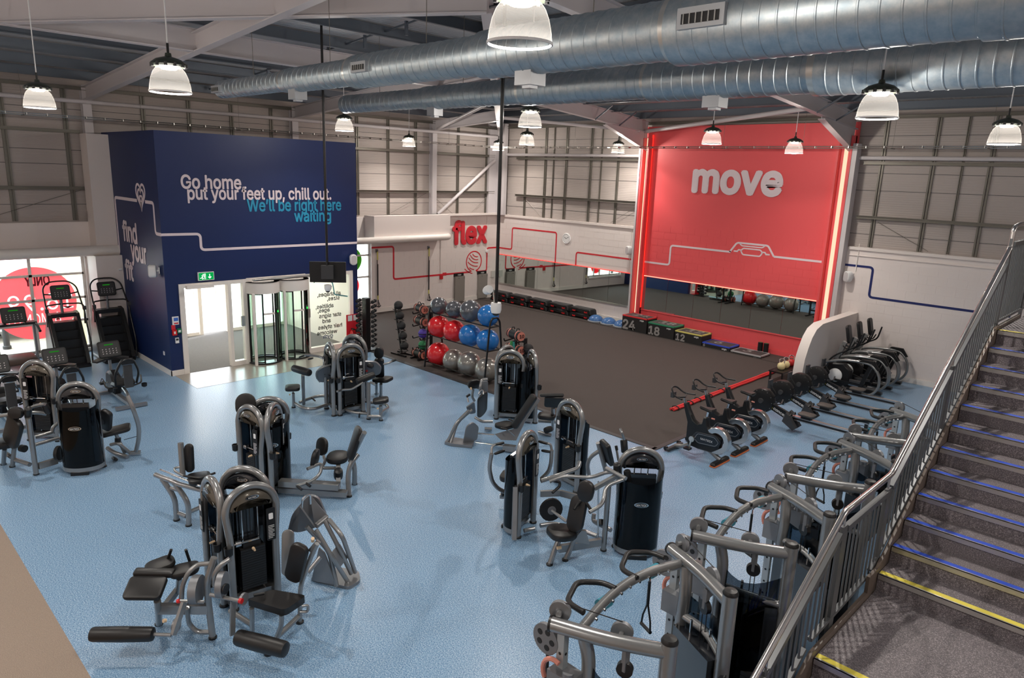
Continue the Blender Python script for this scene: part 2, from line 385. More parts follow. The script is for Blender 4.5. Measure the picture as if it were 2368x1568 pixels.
# red feature wall between two columns
b = MB(); b.box(-13.95, YB-.05, 0, -7.25, YB+.02, 6.66); wall_r = struct(b, 'wall_feature', 'red_paint')
blocks(wall_r, 'red_paint', YB-.05, 'x', 1, -13.64, -7.70, 1.96, 3.55); blocks(wall_r, 'red_paint', YB-.05, 'x', 1, -13.64, -7.70, .16, .6)
b = MB(); b.box(-13.66, YB-.075, 0, -7.68, YB-.05, .16); struct(b, 'trim_3', 'red_paint', None)
for xa, xb, side in ((-13.94, -13.66, 1), (-7.68, -7.28, -1)):
    b = MB(); b.box(xa, YB-.30, 0.0, xa+.06, YB-.05, 6.3); b.box(xb-.05, YB-.30, 0, xb, YB-.05, 6.3); b.box(xa, YB-.13, 0, xb, YB-.05, 6.3)
    struct(b, 'column_casing', 'red_paint', wall_r)
    b = MB(); xm = (xa+xb)/2; b.box(xm-.05, YB-.15, .5, xm+.05, YB-.13, 6.3); struct(b, 'light_strip', 'led', wall_r)
    b = MB(); xs = xb+.0 if side == 1 else xa
    b.box(xs-.012, YB-.12, .7, xs+.012, YB-.07, 6.4); struct(b, 'red_light_strip', 'red_led', wall_r)
b = MB(); b.box(-14.02, YB-.32, 0.0, -13.95, YB, 6.1); b.box(-7.27, YB-.3, 0, -7.15, YB, 6.1); struct(b, 'column_flange', 'steel_white', wall_r)
# mirrors: framed run left of the column and run on the red wall
def mirror_run(nm, x0, x1, n, y):
    for k in range(n):
        a = x0+(x1-x0)*k/n; c = x0+(x1-x0)*(k+1)/n
        t_ = MB(); t_.prism([(y-.026, .66), (y-.0135, 1.78), (y, 1.78), (y, .66)], c-a-.008, ((a+.004, 0, 0), (0, 1, 0), (0, 0, 1), (1, 0, 0)))
        o = t_.build('wall_mirror', 'mirror'); tag(o, nm[k], 'mirror', 'mirror panels along the back wall')
ML = ['tall mirror panel on the white wall reflecting the hanging mats, next to the corner', 'second mirror panel from the corner on the white wall', 'third mirror panel from the corner on the white wall',
      'fourth mirror panel from the corner on the white wall', 'fifth mirror panel from the corner on the white wall', 'mirror panel on the white wall right beside the red column']
MR = ['mirror panel on the red wall next to the left red column', 'second mirror panel of the red wall from its left column', 'third mirror panel of the red wall from its left column',
      'mirror panel on the red wall reflecting the red ball', 'mirror panel on the red wall reflecting silver balls', 'mirror panel at the right end of the red wall']
mirror_run(ML, -20.86, -13.97, 6, YB-.02); mirror_run(MR, -13.64, -7.70, 6, YB-.06)
b = MB(); b.box(-20.88, YB-.06, .60, -13.96, YB, .66); struct(b, 'mirror_shelf', 'alu', wall_b)
b = MB(); b.box(-13.65, YB-.09, .62, -7.69, YB-.05, .66); struct(b, 'mirror_shelf', 'red_paint', wall_r)
b = MB(); b.box(-20.86, YB-.03, 1.79, -13.97, YB-.01, 1.805); struct(b, 'red_light_strip', 'red_led', wall_b)
b = MB(); b.box(-13.62, YB-.075, 1.79, -7.72, YB-.055, 1.81); struct(b, 'light_strip', 'led', wall_r)
b = MB(); b.box(-13.62, YB-.076, 1.78, -7.72, YB-.07, 1.788); struct(b, 'red_light_strip', 'red_led', wall_r)
# ---- other enclosing walls
b = MB(); b.box(XL-.4, YF-.2, 0, XR, YF, 7.1); struct(b, 'wall_front', 'white_block')
b = MB(); b.box(XR, YF-.2, 0, XR+.2, YB+.3, 9); struct(b, 'wall_right', 'white_block')
# ---- roof: hipped end, ridge along x
RS = .075; Z0 = 7.02; RY = (YB+YF)/2; HALF = (YB-YF)/2; ZR = Z0+RS*HALF; XA = XL+HALF
b = MB(); th = .06
def tri(vs):
    n = len(vs); o = len(b.v); b.add(vs+[(x, y, z+th) for x, y, z in vs], [tuple(range(n))[::-1], tuple(range(n, 2*n))]+[(i, (i+1) % n, (i+1) % n+n, i+n) for i in range(n)])
tri([(XL-.4, YF-.3, Z0), (XA, RY, ZR), (XL-.4, YB+.3, Z0)])
tri([(XL-.4, YB+.3, Z0), (XA, RY, ZR), (XR+.2, RY, ZR), (XR+.2, YB+.3, Z0)])
tri([(XL-.4, YF-.3, Z0), (XR+.2, YF-.3, Z0), (XR+.2, RY, ZR), (XA, RY, ZR)])
roof = struct(b, 'ceiling', 'roof')
def zee(p0, p1, name='purlin'):
    b = MB(); p0, p1 = V(p0), V(p1); d = (p1-p0).normalized(); a = d.cross(V((0, 0, 1)))
    b.beam(p0+V((0, 0, -.11)), p1+V((0, 0, -.11)), .012, .2); b.beam(p0+a*.03+V((0, 0, -.205)), p1+a*.03+V((0, 0, -.205)), .07, .012); b.beam(p0-a*.03+V((0, 0, -.012)), p1-a*.03+V((0, 0, -.012)), .07, .012)
    struct(b, name, 'purlin', roof)
d = .7
while d < 11.6:
    z = Z0+RS*d-.005
    zee((XL+d, YF+d, z), (XL+d, YB-d, z)); zee((XL+d, YB-d, z), (XR, YB-d, z)); zee((XR, YF+d, z), (XL+d, YF+d, z)); d += 1.36
# purlin stays
for d in (1.38, 2.74, 4.1, 5.46, 6.82, 8.18, 9.54):
    for y in (2.8, 8.5, 14.0):
        if YF+d < y < YB-d:
            z = Z0+RS*d; b = MB(); b.beam((XL+d-.68, y, z-.16), (XL+d+.66, y, z-.04), .03, .03); b.box(XL+d-.02, y-.03, z-.3, XL+d+.02, y+.03, z-.05); struct(b, 'purlin_stay', 'purlin', roof)
def ibeam(p0, p1, dep, name='rafter', wd=.17, up=(0, 0, 1)):
    b = MB(); p0, p1 = V(p0), V(p1); h = V((0, 0, dep/2))
    b.beam(p0, p1, .012, dep); b.beam(p0-h, p1-h, wd, .02); b.beam(p0+h, p1+h, wd, .02)
    return struct(b, name, 'steel_white', roof)
RB = 6.45  # underside of rafters at the wall line
zb = lambda dd: RB+RS*dd
for y in (5.65, 11.37):
    ibeam((XL, y, zb(0)+.16), (XL+11.6 if y == 5.65 else XL+8.6, y, zb(11.6 if y == 5.65 else 8.6)+.16), .32)
ibeam((XL, 16.9, zb(0)+.16), (XL+3.4, 16.9, zb(3.4)+.16), .32)
ibeam((XL+.2, YB-.2, zb(0)+.2), (XA, RY, zb(HALF)+.2), .36, 'hip_rafter')
ibeam((XL+.2, YF+.2, zb(0)+.2), (XA, RY, zb(HALF)+.2), .36, 'hip_rafter')
# portal frames with haunches at the back wall
for x, flat in ((-13.9, 13.2), (-7.35, RY), (-.8, RY), (5.75, RY)):
    ibeam((x, YB-.1, zb(0)+.2), (x, max(flat, 13.25 if x < -10 else RY), zb(YB-max(flat, RY))+.2), .36, 'portal_rafter')
    if x < -10: ibeam((x, 13.3, zb(6.95)+.2), (x, YF+7, zb(6.95)+.2), .38, 'portal_rafter')
    b = MB(); b.prism([(YB-.1, 5.9), (17.9, 6.56), (17.9, 6.62), (YB-.1, 6.5)], .012, ((x-.006, 0, 0), (0, 1, 0), (0, 0, 1), (1, 0, 0)))
    b.beam((x, YB-.1, 5.9), (x, 17.9, 6.56), .17, .02); struct(b, 'haunch', 'steel_white', roof)
for x, y0 in ((-13.9, 18.5), (-13.9, 17.3), (-7.35, 18.6), (-7.35, 17.4)):
    b = MB(); b.beam((x+.08, y0, zb(YB-y0)+.0), (x+.75, y0-.1, Z0+RS*(YB-y0)-.2), .035, .035); struct(b, 'knee_stay', 'purlin', roof)
b = MB(); b.tube([(-13.85, YB-.3, 6.5), (-7.4, 17.2, 6.75)], .06, 10); struct(b, 'roof_brace', 'steel_white', roof)
b = MB(); b.tube([(-14.0, 13.0, 6.72), (XL+.2, 16.9, 6.5)], .05, 10); struct(b, 'roof_brace', 'steel_white', roof)
b = MB(); b.tube([(-13.85, YB-.6, 6.5), (-17.0, 16.6, 6.75)], .05, 10); struct(b, 'roof_brace', 'steel_white', roof)
# ---- cable tray running round the hall
b = MB()
P = fillet([(-19.6, YF+.5, 5.97), (-19.6, 19.0, 5.97), (XR-.3, 19.0, 5.97)], .4)
for o in (-.05, .05): b.tube([p+V((o*.7, o*.7, 0)) for p in P], .011, 6)
b.tube([p+V((0, 0, -.04)) for p in P], .011, 6)
for k in range(60):
    y = YF+.8+k*.4
    if y < 18.6: b.box(-19.66, y, 5.93, -19.54, y+.012, 5.98)
    x = -19.2+k*.42; b.box(x, 18.94, 5.93, x+.012, 19.06, 5.98)
tr = b.build('cable_tray', 'alu'); tag(tr, 'thin wire cable tray hung along two walls under the roof', 'cable tray')
tmp = []
for p in [(-19.6, y) for y in (4.0, 6.5, 9, 11.5, 14, 16.5)]+[(x, 19.0) for x in (-18.5, -16, -13.2, -10.5, -8.2, -6, -4)]:
    b = MB(); b.cyl((p[0], p[1], 5.93), (p[0], p[1], 6.9), .004, 5); b.cbox((p[0], p[1], 5.92), (.3, .03, .012) if p[0] == -19.6 else (.03, .3, .012)); b.build('hanger', 'galv_rail', tr)
# ---- wall graphics
FB = ((0, YB-.004, 0), (1, 0, 0), (0, 0, 1), (0, -1, 0))          # back wall: x,z
FR_ = ((0, YB-.054, 0), (1, 0, 0), (0, 0, 1), (0, -1, 0))
FL = ((XL+.004, 0, 0), (0, 1, 0), (0, 0, 1), (1, 0, 0))           # left wall: y,z
def stripe(pts, wd, fr, m, par, name='wall_stripe', r=.1):
    b = MB(); b.ribbon(fillet([(p[0], p[1], 0) for p in pts], r), wd, fr, .006); struct(b, name, m, par)
stripe([(14.14, 2.33), (15.07, 2.33), (15.07, 1.15), (18.72, 1.15)], .065, FL, 'red_vinyl', wall_l)
stripe([(19.14, 1.14), (19.67, 1.14), (19.67, 2.06), (20.25, 2.06)], .06, FL, 'red_vinyl', wall_l)
b = MB(); b.ribbon([(18.72, 1.15), (18.83, 1.18)]+arc(18.97, 1.56, .40, PI*1.3, -PI*.3, 26)+[(19.10, 1.18), (19.16, 1.14)], .045, FL, .006)
for k, (r0, a0, a1) in enumerate(((.52, 3.5, 4.85), (.66, 3.55, 4.8), (.80, 3.62, 4.78), (.94, 3.72, 4.72), (.40, 3.5, 4.9), (.28, 3.6, 4.9))):
    b.ribbon([p for p in arc(19.12, 2.02, r0, a0, a1, 10) if (p[0]-18.97)**2+(p[1]-1.56)**2 < .34**2] or arc(19.1, 2.0, r0, 4.0, 4.5, 4), .035, FL, .006)
struct(b, 'ball_emblem', 'red_vinyl', wall_l)
stripe([(-20.9, 2.06), (-20.06, 2.06), (-20.06, 2.92), (-17.71, 2.92), (-17.71, 1.8)], .055, FB, 'red_vinyl', wall_b)
stripe([(-16.70, 1.8), (-16.70, 2.28), (-13.96, 2.28)], .055, FB, 'red_vinyl', wall_b)
stripe([(-13.66, 2.27), (-12.68, 2.27), (-12.68, 2.91), (-10.55, 2.91)], .06, FR_, 'lilac_white', wall_r)
stripe([(-10.58, 2.91), (-10.37, 3.21), (-9.38, 3.21), (-9.17, 2.91)], .055, FR_, 'lilac_white', wall_r, r=.07)
stripe([(-9.17, 2.91), (-7.7, 2.91)], .06, FR_, 'lilac_white', wall_r)
b = MB(); b.ribbon([(-10.45, 2.95), (-10.33, 2.95), (-10.30, 3.0), (-10.22, 3.0)], .04, FR_, .006); b.ribbon([(-9.3, 2.95), (-9.42, 2.95), (-9.45, 3.0), (-9.53, 3.0)], .04, FR_, .006)
o_ = fillet([(-10.22, 2.98, 0), (-10.15, 3.06, 0), (-9.6, 3.06, 0), (-9.53, 2.98, 0), (-9.6, 2.87, 0), (-10.15, 2.87, 0), (-10.22, 2.98, 0)], .04)
b.ribbon(o_, .04, FR_, .006); b.ribbon(fillet([(-10.28, 3.19, 0), (-10.2, 3.13, 0), (-9.55, 3.13, 0), (-9.48, 3.19, 0)], .04), .035, FR_, .006)
struct(b, 'step_emblem', 'lilac_white', wall_r)
stripe([(-7.15, 2.9), (-6.42, 2.9), (-6.42, 2.10), (-3.2, 2.10)], .06, FB, 'navy_vinyl', wall_b)
b = MB(); t_ = text('lettering_move', 'move', 'lilac_white', ((-12.09, YB-.06, 4.68), (1, 0, 0), (0, 0, 1), (0, -1, 0)), .83, wall_r, width=2.95, bold=.035, depth=.03)
def solid_letters(t_, dirv, th=.03):
    md = t_.modifiers.new('thickness', 'SOLIDIFY'); md.thickness = th; md.offset = -1
solid_letters(t_, 0)
t_ = text('lettering_flex', 'flex', 'red_vinyl', ((XL+.01, 17.80, 2.31), (0, 1, 0), (0, 0, 1), (1, 0, 0)), .81, wall_l, width=1.83, bold=.035, depth=.04); solid_letters(t_, 0)
# ================================================================== ENTRANCE BOX
BX, BY0, BY1, BH = -17.18, 5.92, 11.14, 5.68
b = MB(); wall_panels(b, [(BX-.15, BY0, 0, BX, 6.21, BH), (BX-.15, 6.21, 2.2, BX, 10.96, BH), (BX-.15, 10.96, 0, BX, BY1, BH),
                          (XL, BY0, 0, BX-.15, BY0+.12, BH), (XL, BY1-.1, 0, BX-.15, BY1, BH), (XL, BY0+.12, BH-.1, BX-.15, BY1-.1, BH)])
wall_e = struct(b, 'wall_entrance', 'navy')
b = MB(); wall_panels(b, [(XL, 6.05, 0, BX-.16, 6.10, 2.6), (XL, 10.92, 0, BX-.16, 11.02, 2.6), (XL, 6.05, 2.6, BX-.16, 11.02, 2.66)]); struct(b, 'lobby_lining', 'white_gloss', wall_e)
b = MB(); b.box(-20.1, BY0-.02, 0, BX+.02, BY0, .13); b.box(BX, BY0-.02, 0, BX+.02, 6.21, .13); struct(b, 'trim_4', 'white_gloss', None)
for y, lb in ((7.15, 'added glow panel brightening the lobby inside the open doorway'), (8.65, 'added glow panel brightening the lobby behind the glass pods'), (10.05, 'added glow panel brightening the lobby behind the lettered glass')):  # unseen glowing panels under the lobby ceiling, added to brighten the lobby
    b = MB(); b.box(-19.6, y-.15, 2.58, -18.2, y+.15, 2.6); tag(b.build('lobby_fill_panel', M['lamp_glow']), lb, 'fill light', 'added lobby fill panels')
FX = ((BX, 0, 0), (0, 1, 0), (0, 0, 1), (1, 0, 0)); FS = ((0, BY0, 0), (1, 0, 0), (0, 0, 1), (0, -1, 0))
def tx(s, y0, z, wd, m, cap=.30): return text('lettering', s, m, ((BX, y0, z), (0, 1, 0), (0, 0, 1), (1, 0, 0)), cap, wall_e, width=wd, bold=.022, depth=.006)
tx('Go home,', 6.43, 4.42, 1.52, 'lilac_white'); tx('put your feet up, chill out.', 6.56, 4.17, 3.79, 'lilac_white', .285)
tx('We\u2019ll be right here', 7.98, 3.88, 2.67, 'cyan_vinyl', .285); tx('waiting', 9.24, 3.60, 1.09, 'cyan_vinyl', .28)
stripe([(BY0, 3.37), (6.80, 3.36), (6.80, 2.98), (BY1, 2.97)], .06, FX, 'lilac_white', wall_e)
def ts(s, x0, z, wd, cap): return text('lettering', s, 'lilac_white', ((x0, BY0, z), (1, 0, 0), (0, 0, 1), (0, -1, 0)), cap, wall_e, width=wd, bold=.03, depth=.006)
ts('find', -19.86, 3.02, 1.06, .47); ts('your', -19.36, 2.58, 1.12, .47); ts('fit', -19.92, 2.03, .60, .47)
stripe([(-20.85, 2.63), (-20.25, 2.63), (-20.25, 4.07), (-18.62, 4.07)], .075, FS, 'lilac_white', wall_e)
stripe([(-18.05, 4.07), (-17.53, 4.07), (-17.53, 3.37), (BX, 3.37)], .075, FS, 'lilac_white', wall_e)
b = MB()
for k, (wd, ht, cy) in enumerate(((.30, .58, 4.22), (.19, .38, 4.18), (.08, .18, 4.12))):
    pts = []
    for i in range(41):
        t = 2*PI*i/40; x = 16*math.sin(t)**3/16; y = (13*math.cos(t)-5*math.cos(2*t)-2*math.cos(3*t)-math.cos(4*t))/16
        pts.append((-18.33+x*wd, cy+y*ht*.56))
    b.ribbon(pts, .055 if k < 2 else .04, FS, .006)
struct(b, 'heart_emblem', 'lilac_white', wall_e)
# shopfront framing
b = MB(); fr_ = lambda y0, y1, z0, z1: b.box(BX-.12, y0, z0, BX+.03, y1, z1) if z1-z0 > 1 else b.box(BX-.116, y0+.003, z0+.003, BX+.026, y1-.003, z1-.003)
for a in ((6.21, 6.33, 0, 2.2), (7.38, 7.46, 0, 2.2), (7.76, 7.86, 0, 2.2), (6.21, 7.86, 2.1, 2.2), (7.38, 7.86, 0, .12), (9.50, 9.60, 0, 2.2), (10.86, 10.97, 0, 2.2), (9.5, 10.97, 2.1, 2.2), (9.5, 10.97, 0, .14), (7.86, 9.5, 2.12, 2.22)): fr_(*a)
frame_e = struct(b, 'door_1', 'white_gloss')
b = MB(); b.box(BX+.03, 6.36, 2.08, BX+.14, 7.0, 2.16); struct(b, 'door_closer', 'white_gloss', frame_e)
b = MB(); b.box(BX-.05, 7.46, .12, BX-.04, 7.76, 2.1); struct(b, 'pane', 'glass', frame_e)
b = MB(); b.box(BX-.05, 9.60, .14, BX-.04, 10.86, 2.1); pane_t = struct(b, 'pane', 'glass', frame_e)
b = MB(); b.box(BX+.03, 7.66, 1.02, BX+.09, 7.76, 1.28); struct(b, 'card_reader', 'alu', frame_e); b = MB(); b.box(BX+.03, 9.5, 1.02, BX+.09, 9.58, 1.26); struct(b, 'card_reader', 'alu', frame_e)
# open glazed leaf folded back into the lobby
b = MB(); b.box(BX-1.1, 6.34, 0.02, BX-.14, 6.385, .14); b.box(BX-1.1, 6.34, 2.0, BX-.14, 6.385, 2.09); b.box(BX-1.1, 6.34, .1, BX-1.02, 6.385, 2.05); b.box(BX-.22, 6.34, .1, BX-.14, 6.385, 2.05)
lf = struct(b, 'door_leaf', 'white_gloss', frame_e); b = MB(); b.box(BX-1.02, 6.358, .14, BX-.22, 6.366, 2.0); struct(b, 'door_pane', 'glass', lf)
# mirrored lettering on the glass, written to be read from outside
def tg(s, yr, z, wd, m, cap=.11):
    return text('glass_lettering', s, m, ((BX-.05, yr, z), (0, -1, 0), (0, 0, 1), (-1, 0, 0)), cap, pane_t, width=wd, bold=.02, depth=.004)
for s, yl, yr, z, m in (('the', 10.12, 10.34, 1.71, 'navy_vinyl'), ('all shapes,', 9.88, 10.62, 1.53, 'dark_grey'), ('sizes,', 10.18, 10.58, 1.40, 'dark_grey'), ('abilities,', 9.82, 10.38, 1.20, 'dark_grey'), ('ages,', 9.88, 10.26, 1.09, 'dark_grey'),
                        ('star signs', 9.92, 10.62, .93, 'dark_grey'), ('and', 10.02, 10.28, .78, 'dark_grey'), ('hair styles', 9.88, 10.64, .61, 'dark_grey'), ('welcome', 9.84, 10.48, .45, 'dark_grey'), ('gym', 10.04, 10.34, .34, 'navy_vinyl')):
    tg(s, yr, z, yr-yl, m)
b = MB(); GP = ((BX-.052, 0, 0), (0, 1, 0), (0, 0, 1), (-1, 0, 0))
b.ribbon(fillet([(9.78, 2.08, 0), (9.80, 1.93, 0), (9.83, 2.08, 0)], .02), .03, GP); b.ribbon(fillet([(9.88, 2.08, 0), (9.91, 1.96, 0), (9.94, 2.08, 0), (10.0, 2.02, 0), (10.36, 1.90, 0), (10.42, 1.55, 0), (10.84, 1.46, 0)], .05), .035, GP)
struct(b, 'glass_stripe', mat('teal_vinyl', (120, 180, 190), .5), pane_t)
# outer lobby doors in the left wall
b = MB()
for y in (6.6, 7.7, 8.18, 9.0, 9.8, 10.85): b.box(XL-.22, y-.05, 0, XL-.1, y+.05, 2.45)
b.box(XL-.22, 6.6, 2.36, XL-.1, 10.9, 2.45); b.box(XL-.22, 6.6, 0, XL-.1, 8.1, .1); b.box(XL-.22, 9.1, 0, XL-.1, 10.9, .1)
d2 = struct(b, 'door_2', 'white_gloss')
for a, c in ((6.65, 7.65), (9.05, 9.75), (9.85, 10.8)):
    b = MB(); b.box(XL-.17, a, .1, XL-.16, c, 2.36); struct(b, 'pane', 'glass', d2)
# ---- cylindrical security pods
def pod(cy, label):
    t = thing('entry_pod', label, 'door', (BX, cy, 0), 0, 'glass entry pods'); r = .41
    b = MB(); b.lathe([(r+.03, 0), (r+.03, .04), (r-.06, .04), (r-.06, 0)], n=32, closed=True); b.build('floor_ring', 'black_metal', t)
    b = MB(); b.lathe([(r+.03, 1.84), (r+.03, 2.12), (r-.1, 2.12), (r-.1, 1.84)], n=32, closed=True); b.prism(circ(r+.03, 32), .02, ((0, 0, 2.1), (1, 0, 0), (0, 1, 0), (0, 0, 1))); b.build('header', 'white_gloss', t)
    for a0, a1 in ((-80, -25), (22, 80), (115, 245)):
        b = MB(); A0, A1 = math.radians(a0), math.radians(a1); n = 12
        ps = arc(0, 0, r, A0, A1, n)+arc(0, 0, r-.012, A1, A0, n)
        o = len(b.v)
        for k in range(n):
            p, q = ps[k], ps[k+1]; i, j = ps[2*n+1-k], ps[2*n-k]
            b.prism([p, q, j, i], 1.8, ((0, 0, .05), (1, 0, 0), (0, 1, 0), (0, 0, 1)))
        b.build('curved_pane', 'green_glass', t)
        b = MB()
        for a in (A0, A1): b.beam((r*math.cos(a), r*math.sin(a), .04), (r*math.cos(a), r*math.sin(a), 1.85), .03, .03)
        for k in range(n):
            for z in (.06, 1.83): b.beam((ps[k][0], ps[k][1], z), (ps[k+1][0], ps[k+1][1], z), .02, .03)
        b.build('pane_edge', 'black_metal', t)
    b = MB(); b.box(.28, -.405, 0, .36, -.36, 1.86); b.box(-.02, -.43, 0, .05, -.38, 1.86); b.build('post', 'white_gloss', t)
    b = MB(); b.ribbon(arc(0, 0, r+.006, -.4, .4, 8), .001, ((0, 0, 1.3), (1, 0, 0), (0, 1, 0), (0, 0, 1)), .05); b.build('sight_band', 'white_paint', t)
    b = MB(); b.cbox((r*.86, r*.56, 1.37), (.03, .03, .12)); b.build('reader', 'black_plastic', t)
    b = MB(); b.cbox((r*.86+.014, r*.56, 1.36), (.012, .02, .05)); b.build('indicator', emis('green_light%d' % int(cy*10), (30, 255, 60), 2.5), t)
    return t
pod(8.27, 'left cylindrical glass entry pod beside the open doorway'); pod(9.10, 'right cylindrical glass entry pod beside the lettered glass panel')
b = MB(); b.cyl((BX+.30, 7.9, 2.2), (BX+.30, 9.5, 2.2), .03, 10); struct(b, 'rail', 'alu', frame_e)
# exit sign
t = thing('exit_sign', 'green illuminated running man exit sign over the open doorway', 'sign', (BX, 6.86, 2.25))
b = MB(); b.box(0, -.19, 0, .05, .19, .2); b.build('housing', 'plaque_white', t)
b = MB(); b.box(.05, -.175, .015, .055, .175, .185); b.build('panel', emis('exit_green', (10, 150, 70), .9), t)
b = MB(); e = ((.056, 0, 0), (0, 1, 0), (0, 0, 1), (1, 0, 0))
b.ribbon([(.08, .15), (.08, .06)], .018, e); b.ribbon([(.045, .085), (.08, .05), (.115, .085)], .018, e)
b.prism(circ(.014, 8, -.075, .145), .003, e); b.ribbon([(-.08, .125), (-.1, .085), (-.08, .05), (-.1, .03)], .016, e); b.ribbon([(-.1, .085), (-.125, .06), (-.15, .06)], .014, e); b.ribbon([(-.115, .12), (-.08, .12), (-.055, .1)], .012, e)
b.ribbon([(-.045, .03), (-.045, .165), (-.02, .165), (-.02, .03)], .008, e); b.build('pictogram', emis('exit_white', (240, 255, 245), 1.1), t)
# small wall notices left of the doorway
def plate(name, label, cat, y, z, wd, ht, m, th=.02):
    b = MB(); b.box(BX, y-wd/2, z-ht/2, BX+th, y+wd/2, z+ht/2); o = b.build(name, m); return tag(o, label, cat)
o = plate('notice', 'white and blue fire action notice left of the doorway', 'notice', 6.09, 1.34, .15, .2, 'plaque_white', .006)
b = MB(); b.box(BX+.006, 6.05, 1.33, BX+.009, 6.15, 1.41); b.build('blue_panel', mat('notice_blue', (60, 110, 200), .5), o); b = MB(); b.box(BX+.006, 6.05, 1.26, BX+.009, 6.15, 1.29); b.build('red_panel', 'red_vinyl', o)
o = plate('fire_alarm', 'red fire alarm call point with sign left of the doorway', 'fire alarm', 6.04, 1.06, .1, .13, mat('alarm_red', (205, 30, 32), .4), .05)
b = MB(); b.box(BX, 5.985, 1.13, BX+.006, 6.075, 1.24); b.build('sign_plate', 'red_vinyl', o); b = MB(); b.box(BX+.05, 6.02, 1.03, BX+.054, 6.06, 1.09); b.build('button', 'plaque_white', o)
o = plate('door_release', 'green emergency door release box left of the doorway', 'door release', 6.15, 1.09, .09, .11, mat('release_green', (20, 120, 80), .4), .05); b = MB(); b.box(BX+.05, 6.12, 1.06, BX+.054, 6.18, 1.11); b.build('button', 'plaque_white', o)
o = plate('keypad', 'small white door keypad below the green release box', 'keypad', 6.09, .86, .08, .13, 'plaque_white', .03); b = MB(); b.box(BX+.03, 6.06, .86, BX+.033, 6.12, .91); b.build('display', 'dark_grey', o)
t = MB(); t.box(-17.63, BY0-.012, .44, -17.55, BY0, .53); tag(t.build('wall_socket', 'plaque_white'), 'small white socket low on the navy side wall', 'socket')
# ---- wall speakers
def speaker(loc, rz, label):
    t = thing('wall_speaker', label, 'speaker', loc, rz, 'white wall speakers')
    b = MB(); b.pad(rrect(.2, .30, .09, 5), .17, ((0, -.24, 0), (1, 0, 0), (0, 0, 1), (0, 1, 0)), .035); b.build('cabinet', 'plaque_white', t)
    b = MB(); b.prism(rrect(.15, .24, .06, 4), .006, ((0, -.245, 0), (1, 0, 0), (0, 0, 1), (0, 1, 0))); b.build('grille', 'steel_white', t)
    b = MB(); b.cyl((0, -.1, 0), (0, 0, .02), .02, 8); b.box(-.04, -.02, -.05, .04, 0, .09); b.build('bracket', 'plaque_white', t)
speaker((-17.45, BY0, 2.5), math.radians(-25), 'white wall speaker on the corner of the navy box below the lettering find your fit')
speaker((BX, 10.97, 2.52), math.radians(70), 'white wall speaker on the navy front wall at its right edge')
speaker((-14.22, YB, 2.6), math.radians(-20), 'white wall speaker beside the red column on the white wall')
speaker((-6.92, YB, 2.6), math.radians(-25), 'white wall speaker on the white wall right of the red wall')
b = MB(); b.cyl((-6.85, YB-.02, 2.75), (-6.85, YB-.02, 3.5), .012, 6); struct(b, 'conduit', 'white_gloss', wall_b)
b = MB(); b.cyl((XL+.03, 17.24, 1.2), (XL+.03, 17.24, 3.4), .015, 6); struct(b, 'conduit', 'white_gloss', wall_l)
b = MB(); b.cyl((XL+.03, 19.62, 1.9), (XL+.03, 19.62, 3.4), .012, 6); struct(b, 'conduit', 'white_gloss', wall_l)
for x in (-14.3, -14.2):
    b = MB(); b.cyl((x, YB-.02, 1.8), (x, YB-.02, 3.3), .008, 5); struct(b, 'conduit', 'white_gloss', wall_b)
# ---- windows
def window(name, y0, y1, z0, z1, ms, ts_):
    b = MB(); X = XL-.2
    for y in [y0, y1]+ms: b.box(X, y-.035, z0, X+.1, y+.035, z1)
    for z in [z0, z1]+ts_: b.box(X, y0, z-.03, X+.1, y1, z+.03)
    b.box(X-.05, y0, z0-.1, XL+.06, y1, z0-.02)
    o = struct(b, name, 'white_gloss')
    ys = sorted([y0, y1]+ms); zs = sorted([z0, z1]+ts_)
    for i in range(len(ys)-1):
        for j in range(len(zs)-1):
            p = MB(); p.box(X+.04, ys[i]+.035, zs[j]+.03, X+.05, ys[i+1]-.035, zs[j+1]-.03); struct(p, 'pane', 'glass', o)
    return o
w1 = window('window_1', -2.0, 5.22, .12, 2.6, [-.67, .5, 1.68, 2.86, 4.03], [.84, 1.45, 2.08])
w2 = window('window_2', 11.5, 14.1, .52, 2.58, [12.3, 13.1, 13.55], [1.31, 2.07])
# red price roundel stuck on the glass (reads from outside)
rt = glassmat('red_film', (.86, .10, .13, 1), .05)
nt = rt.node_tree; tr_ = [n for n in nt.nodes if n.type == 'BSDF_TRANSPARENT'][0]
b = MB(); b.prism(circ(.93, 48), .004, ((XL-.165, 4.08, 1.37), (0, 1, 0), (0, 0, 1), (-1, 0, 0)))
m_rf = mat('roundel_red', (226, 52, 62), .6); m_rf.node_tree.nodes['Principled BSDF'].inputs['Transmission Weight'].default_value = 0
_bs = m_rf.node_tree.nodes['Principled BSDF']; _o = m_rf.node_tree.nodes['Material Output']; _tl = m_rf.node_tree.nodes.new('ShaderNodeBsdfTranslucent'); _tl.inputs[0].default_value = srgb(224, 86, 92)
_mx = m_rf.node_tree.nodes.new('ShaderNodeMixShader'); _mx.inputs[0].default_value = .6
m_rf.node_tree.links.new(_bs.outputs[0], _mx.inputs[1]); m_rf.node_tree.links.new(_tl.outputs[0], _mx.inputs[2]); m_rf.node_tree.links.new(_mx.outputs[0], _o.inputs[0])
rd = struct(b, 'price_roundel', m_rf, w1)
pk = m_rf.copy(); pk.name = 'roundel_pink'
for n_ in pk.node_tree.nodes:
    if n_.type == 'BSDF_TRANSLUCENT': n_.inputs[0].default_value = srgb(255, 228, 228)
    if n_.type == 'BSDF_PRINCIPLED': n_.inputs['Base Color'].default_value = srgb(246, 170, 170)
pk; dk = mat('roundel_dark', (160, 36, 60), .6)
